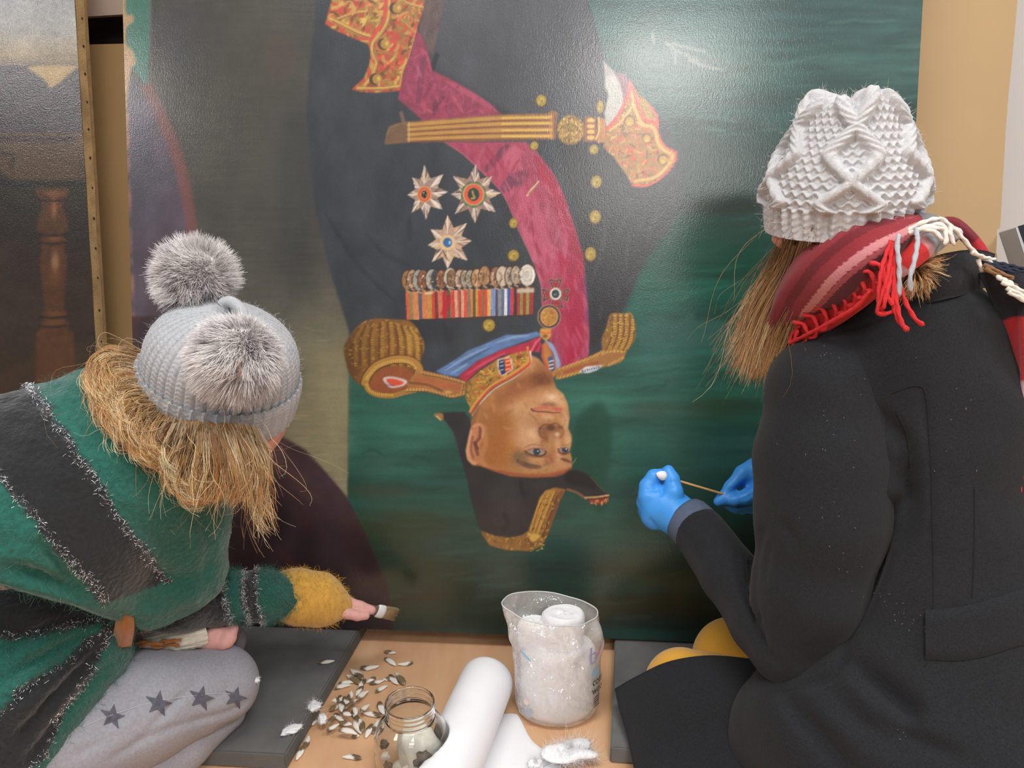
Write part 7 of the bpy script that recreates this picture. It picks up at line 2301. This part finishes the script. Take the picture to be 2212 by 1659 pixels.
# resting hand, cream wrist warmers, suede belt
M_CRM = mat('cream_knit', (214, 206, 190), .95, sheen=.3, noise=.2, nscale=24, stretch=(2, 2, 14), bump=.9, bscale=30)
def ribbed(name, pts, m, parent, nu=48, ribs=14, amp=.0012, inner=.8):
    q = spline(np.array([P(x, y, d) for x, y, d, r in pts]), 6)
    rr = spline(np.array([[r * d / FPX, 0, 0] for x, y, d, r in pts]), 6)[:, 0]
    tg = np.gradient(q, axis=0)
    tg /= np.linalg.norm(tg, axis=1, keepdims=True)
    u = np.cross(tg, FW)
    u /= np.linalg.norm(u, axis=1, keepdims=True)
    v = np.cross(tg, u)
    t = np.linspace(0, 2 * math.pi, nu, endpoint=False)
    k = len(q)
    out = [q[i] + (rr[i] + amp * np.sin(ribs * t) + .0006 * math.sin(i * 2.2))[:, None] * (np.cos(t)[:, None] * u[i] + np.sin(t)[:, None] * v[i]) for i in range(k)]
    inn = [q[i] + rr[i] * inner * (np.cos(t)[:, None] * u[i] + np.sin(t)[:, None] * v[i]) for i in range(k)]
    return mesh(name, np.concatenate(out + inn[::-1]), gridfaces(nu, 2 * k, True, True), m, parent)
ribbed('wrist_warmer', [(310, 1394, 1.16, 22), (350, 1388, 1.17, 24), (400, 1378, 1.18, 25), (428, 1372, 1.185, 25), (440, 1368, 1.19, 26)], M_CRM, W1)
ribbed('wrist_warmer', [(436, 1352, 1.225, 17), (460, 1344, 1.23, 19), (485, 1343, 1.232, 20), (504, 1348, 1.235, 18)], M_CRM, W1, ribs=10)
b = Blend(.0025)
b.limb([(425, 1378, 1.19, 19), (450, 1380, 1.2, 19), (474, 1380, 1.21, 18)], .01)
b.limb([(468, 1376, 1.205, 14), (490, 1372, 1.205, 12), (503, 1358, 1.215, 10), (506, 1346, 1.225, 9)], .006)
b.limb([(466, 1384, 1.2, 12), (488, 1386, 1.2, 10.5), (500, 1378, 1.205, 9), (502, 1366, 1.21, 8)], .006)
b.limb([(460, 1390, 1.2, 11), (480, 1392, 1.2, 9.5), (493, 1388, 1.205, 8.5), (496, 1378, 1.21, 7.5)], .006)
b.limb([(455, 1394, 1.205, 9.5), (472, 1396, 1.205, 8), (484, 1394, 1.207, 7)], .006)
b.limb([(444, 1370, 1.2, 12), (462, 1364, 1.2, 10), (480, 1362, 1.205, 8.5)], .006)
V_, F_, N_ = b.build()
mesh('hand', V_, F_, M_PINK, W1)
M_SUEDE = mat('tan_suede', (150, 92, 40), .95, sheen=.4, noise=.15, nscale=80)
cloth_patch('suede_belt', [[(250, 1330, 1.03), (268, 1326, 1.025), (290, 1334, 1.04)], [(246, 1362, 1.04), (268, 1364, 1.03), (290, 1364, 1.045)], [(238, 1392, 1.06), (262, 1398, 1.05), (284, 1396, 1.065)]], M_SUEDE, W1, .004, 16, 16)
for q in ([(284, 1392, 1.125), (310, 1386, 1.13), (330, 1396, 1.135), (350, 1398, 1.14)], [(300, 1396, 1.13), (330, 1390, 1.13), (352, 1392, 1.135)], [(345, 1398, 1.145), (365, 1386, 1.145), (392, 1382, 1.15)], [(350, 1396, 1.15), (372, 1392, 1.15), (388, 1396, 1.15)], [(365, 1386, 1.145), (350, 1384, 1.145), (348, 1394, 1.145)]):
    cord('suede_thong', q, .0026, M_SUEDE, W1)

# grey pompom hat ------------------------------------------------------
ax1 = P(497, 660, 1.02) - P(474, 838, 1.085)
ax1 = ax1 / np.linalg.norm(ax1)
base1 = P(473, 846, 1.075)
fr1 = hat_frame(base1, ax1, -FW)
def prof1(v):
    hh = np.interp(v, [0, .1, .25, .4, .55, .7, .82, .92, 1], [.008, .03, .058, .080, .098, .113, .122, .127, .128])
    r = np.interp(v, [0, .1, .25, .35, .45, .55, .65, .75, .85, .93, 1], [.0985, .1, .0995, .096, .090, .081, .068, .053, .034, .018, .0005])
    k = np.ones(13) / 13
    rp, hp = np.pad(r, 6, mode='reflect', reflect_type='odd'), np.pad(hh, 6, mode='reflect', reflect_type='odd')
    r2, h2 = np.convolve(rp, k, 'valid'), np.convolve(hp, k, 'valid')
    r2[-1] = .0003
    return np.maximum(r2, .0003), h2
NR = 44
def ribknit(U, V, R_, s, nr=NR, amp=.0042):
    x = U * nr
    fr = x - np.floor(x)
    rib = 1 - np.abs(2 * fr - 1) ** 3.5
    side = np.abs(fr - .5)
    st = np.sin((s / .0062 + side * 1.6) * 2 * np.pi)
    w_ = np.clip(R_ / .1, .12, 1)
    return (amp * (rib - .6) + .0005 * st * rib) * w_
Vg, Fg = hat_surface(fr1, 660, 130, prof1, ribknit)
hat1 = mesh('pompom_hat', Vg, Fg, M_KNIT_G, W1)
def profc(v):
    h = np.interp(v, [0, .06, .12, .5, .9, .96, 1], [.026, .036, .037, .012, -.018, -.020, -.012])
    r = np.interp(v, [0, .06, .12, .3, .7, .92, 1], [.0985, .1035, .1055, .107, .1055, .103, .097])
    return r, h
def cuffknit(U, V, R_, s):
    return ribknit(U, V, R_, s, NR, .0038) * np.clip(np.minimum(V, 1 - V) * 8, 0, 1)
Vk, Fk = hat_surface(fr1, 660, 40, profc, cuffknit)
mesh('turned_cuff', Vk, Fk[:, ::-1], M_KNIT_G, hat1)
Nh = Vg - (base1 + ax1 * .04)
Nh /= np.linalg.norm(Nh, axis=1, keepdims=True)
fuzz('hat_fuzz', Vg, Nh, 2500, .005, .0002, mat('grey_wool_fuzz', (176, 178, 182), .9), hat1, 17, lie=.8)
top1 = base1 + ax1 * .128
tx, ty = px_of(top1[None])[:2]
tx, ty = float(tx[0]), float(ty[0])
td = float(px_of(top1[None])[2][0])
V3 = spline(np.array([P(tx - 14, ty + 10, td), P(tx - 12, ty - 16, td - .004), P(tx + 6, ty - 20, td - .008), P(tx + 26, ty - 2, td - .012), P(tx + 36, ty + 26, td - .012)]), 8)
tt_, ff_, _ = tubes(V3[None], .0085, 14, taper=.9)
mesh('tie_loop', tt_, ff_, M_KNIT_G, hat1)
def pompom(name, c, core, ln, n, seed, comb, parent, colr=((232, 225, 224), (220, 213, 212), (238, 233, 231), (206, 199, 200))):
    r = np.random.default_rng(seed)
    nu, nv = 20, 12
    bm = bmesh.new()
    bmesh.ops.create_icosphere(bm, subdivisions=3, radius=core)
    V = np.array([v.co[:] for v in bm.verts])
    F = [tuple(v.index for v in f.verts) for f in bm.faces]
    bm.free()
    cols = lin(np.tile(np.array(colr[1], float), (len(V), 1)))
    o = mesh(name, V + c, F, M_FUR, parent, True, cols)
    d = r.normal(size=(n, 3))
    d /= np.linalg.norm(d, axis=1, keepdims=True)
    loc = r.normal(size=(60, 3))
    loc /= np.linalg.norm(loc, axis=1, keepdims=True)
    near = np.argmax(d @ loc.T, axis=1)
    lean_ = r.normal(0, .25, (60, 3))[near]
    lock = loc[near]
    npt = 4
    t = np.linspace(0, 1, npt)[None, :, None]
    L_ = (ln * r.uniform(.7, 1.12, n))[:, None, None]
    dirn = d * .6 + lock * .25 + lean_ * .8 + r.normal(0, .13, (n, 3))
    dirn /= np.linalg.norm(dirn, axis=1, keepdims=True)
    pth = c + d[:, None] * core * .9 + dirn[:, None] * L_ * t + (np.array(comb)[None, None] + r.normal(0, .08, (n, 1, 3))) * L_ * t ** 2
    cc = np.array(colr, float)[r.integers(len(colr), size=60)][near] * r.uniform(.85, 1.12, (n, 1))
    cc = cc[:, None] * np.linspace(.8, 1.12, npt)[None, :, None]
    Vt, Ft, C = tubes(pth, .00048 * r.uniform(.6, 1.2, n), 3, lin(np.clip(cc, 0, 255)), .25)
    k = mesh('fur', Vt, Ft, M_FUR, o, True, C)
    k['kind'] = 'stuff'
    return o
pompom('pompom', P(424, 600, 1.05), .040, .026, 8500, 71, (-.05, 0, .0), hat1)
pompom('pompom', P(516, 768, .955), .038, .027, 9000, 72, (-.2, -.1, -.25), hat1)

# hair of the leaning woman
HC1 = [(210, 172, 122), (232, 204, 160), (180, 136, 90), (220, 184, 136), (152, 108, 68), (240, 216, 178), (196, 152, 104)]
D1 = 1.0
gA = [[(322, 800, 1.06), (280, 775, 1.04), (240, 768, 1.03), (212, 790, 1.03), (206, 830, 1.03), (222, 862, 1.025), (250, 868, 1.02)], [(320, 820, 1.05), (275, 800, 1.03), (235, 805, 1.02), (218, 840, 1.02), (230, 880, 1.015), (262, 885, 1.01)], [(318, 840, 1.04), (280, 830, 1.015), (248, 845, 1.01), (240, 885, 1.005), (262, 920, 1.0), (290, 912, .995)],
      [(325, 870, 1.02), (292, 865, 1.0), (265, 885, .995), (262, 920, .995), (285, 940, .99)], [(340, 895, 1.0), (310, 900, .985), (285, 925, .985), (290, 960, .985), (320, 968, .98)]]
gB = [[(345, 895, .985), (322, 920, .975), (312, 960, .975), (335, 985, .975), (360, 975, .97)], [(370, 915, .975), (350, 945, .965), (345, 985, .97), (372, 1005, .97)], [(395, 925, .965), (385, 960, .96), (372, 1000, .965), (385, 1040, .97), (412, 1050, .97)], [(420, 932, .96), (412, 970, .955), (398, 1015, .96), (400, 1055, .965), (425, 1070, .965), (440, 1055, .96)]]
gC = [[(440, 935, .96), (440, 980, .955), (430, 1030, .96), (438, 1065, .965)], [(465, 938, .96), (475, 985, .955), (475, 1030, .96), (460, 1075, .97)], [(490, 940, .965), (505, 985, .96), (512, 1030, .965), (500, 1075, .975)], [(515, 940, .975), (532, 985, .975), (540, 1035, .98), (530, 1080, .99)],
      [(535, 940, .99), (550, 985, .99), (556, 1030, .995), (548, 1070, 1.0)]]
gD = [[(540, 985, .99), (555, 1035, 1.0), (552, 1085, 1.01), (566, 1130, 1.01), (588, 1170, 1.01)], [(545, 1000, .99), (548, 1060, 1.0), (560, 1110, 1.0), (580, 1150, 1.0)], [(548, 1005, .99), (562, 1060, 1.0), (575, 1090, 1.0), (578, 1110, 1.0)], [(550, 990, .99), (568, 1040, 1.0), (560, 1090, 1.0), (570, 1120, 1.0)]]
T_CAPE = bvh(cape)
def lift(gs_, gap):
    out = []
    for g in gs_:
        q = []
        for i, (x, y, d) in enumerate(g):
            h_ = on_surf(T_CAPE, x, y, 0)
            if h_ is not None:
                d = min(d, float((h_ - CAM) @ FW) - gap)
            q.append((x, y, d))
        out.append(q)
    return out
gA, gB, gC = lift(gA, .014), lift(gB, .014), lift(gC, .014)
b = Blend(.007)
for g in gA + gB:
    b.limb([(x, y, d + .014, 19 if i < len(g) - 1 else 11) for i, (x, y, d) in enumerate(g)], .015)
for g in gC:
    b.limb([(x, y, d + .028, 24 if i < len(g) - 1 else 6) for i, (x, y, d) in enumerate(g)], .02)
V_, F_, N_ = b.build()
hr1 = mesh('hair', V_, F_, mat('hair_underlayer', (156, 112, 70), .6, noise=.35, nscale=3, stretch=(80, 80, 12), bump=.6, bscale=2.5), W1)
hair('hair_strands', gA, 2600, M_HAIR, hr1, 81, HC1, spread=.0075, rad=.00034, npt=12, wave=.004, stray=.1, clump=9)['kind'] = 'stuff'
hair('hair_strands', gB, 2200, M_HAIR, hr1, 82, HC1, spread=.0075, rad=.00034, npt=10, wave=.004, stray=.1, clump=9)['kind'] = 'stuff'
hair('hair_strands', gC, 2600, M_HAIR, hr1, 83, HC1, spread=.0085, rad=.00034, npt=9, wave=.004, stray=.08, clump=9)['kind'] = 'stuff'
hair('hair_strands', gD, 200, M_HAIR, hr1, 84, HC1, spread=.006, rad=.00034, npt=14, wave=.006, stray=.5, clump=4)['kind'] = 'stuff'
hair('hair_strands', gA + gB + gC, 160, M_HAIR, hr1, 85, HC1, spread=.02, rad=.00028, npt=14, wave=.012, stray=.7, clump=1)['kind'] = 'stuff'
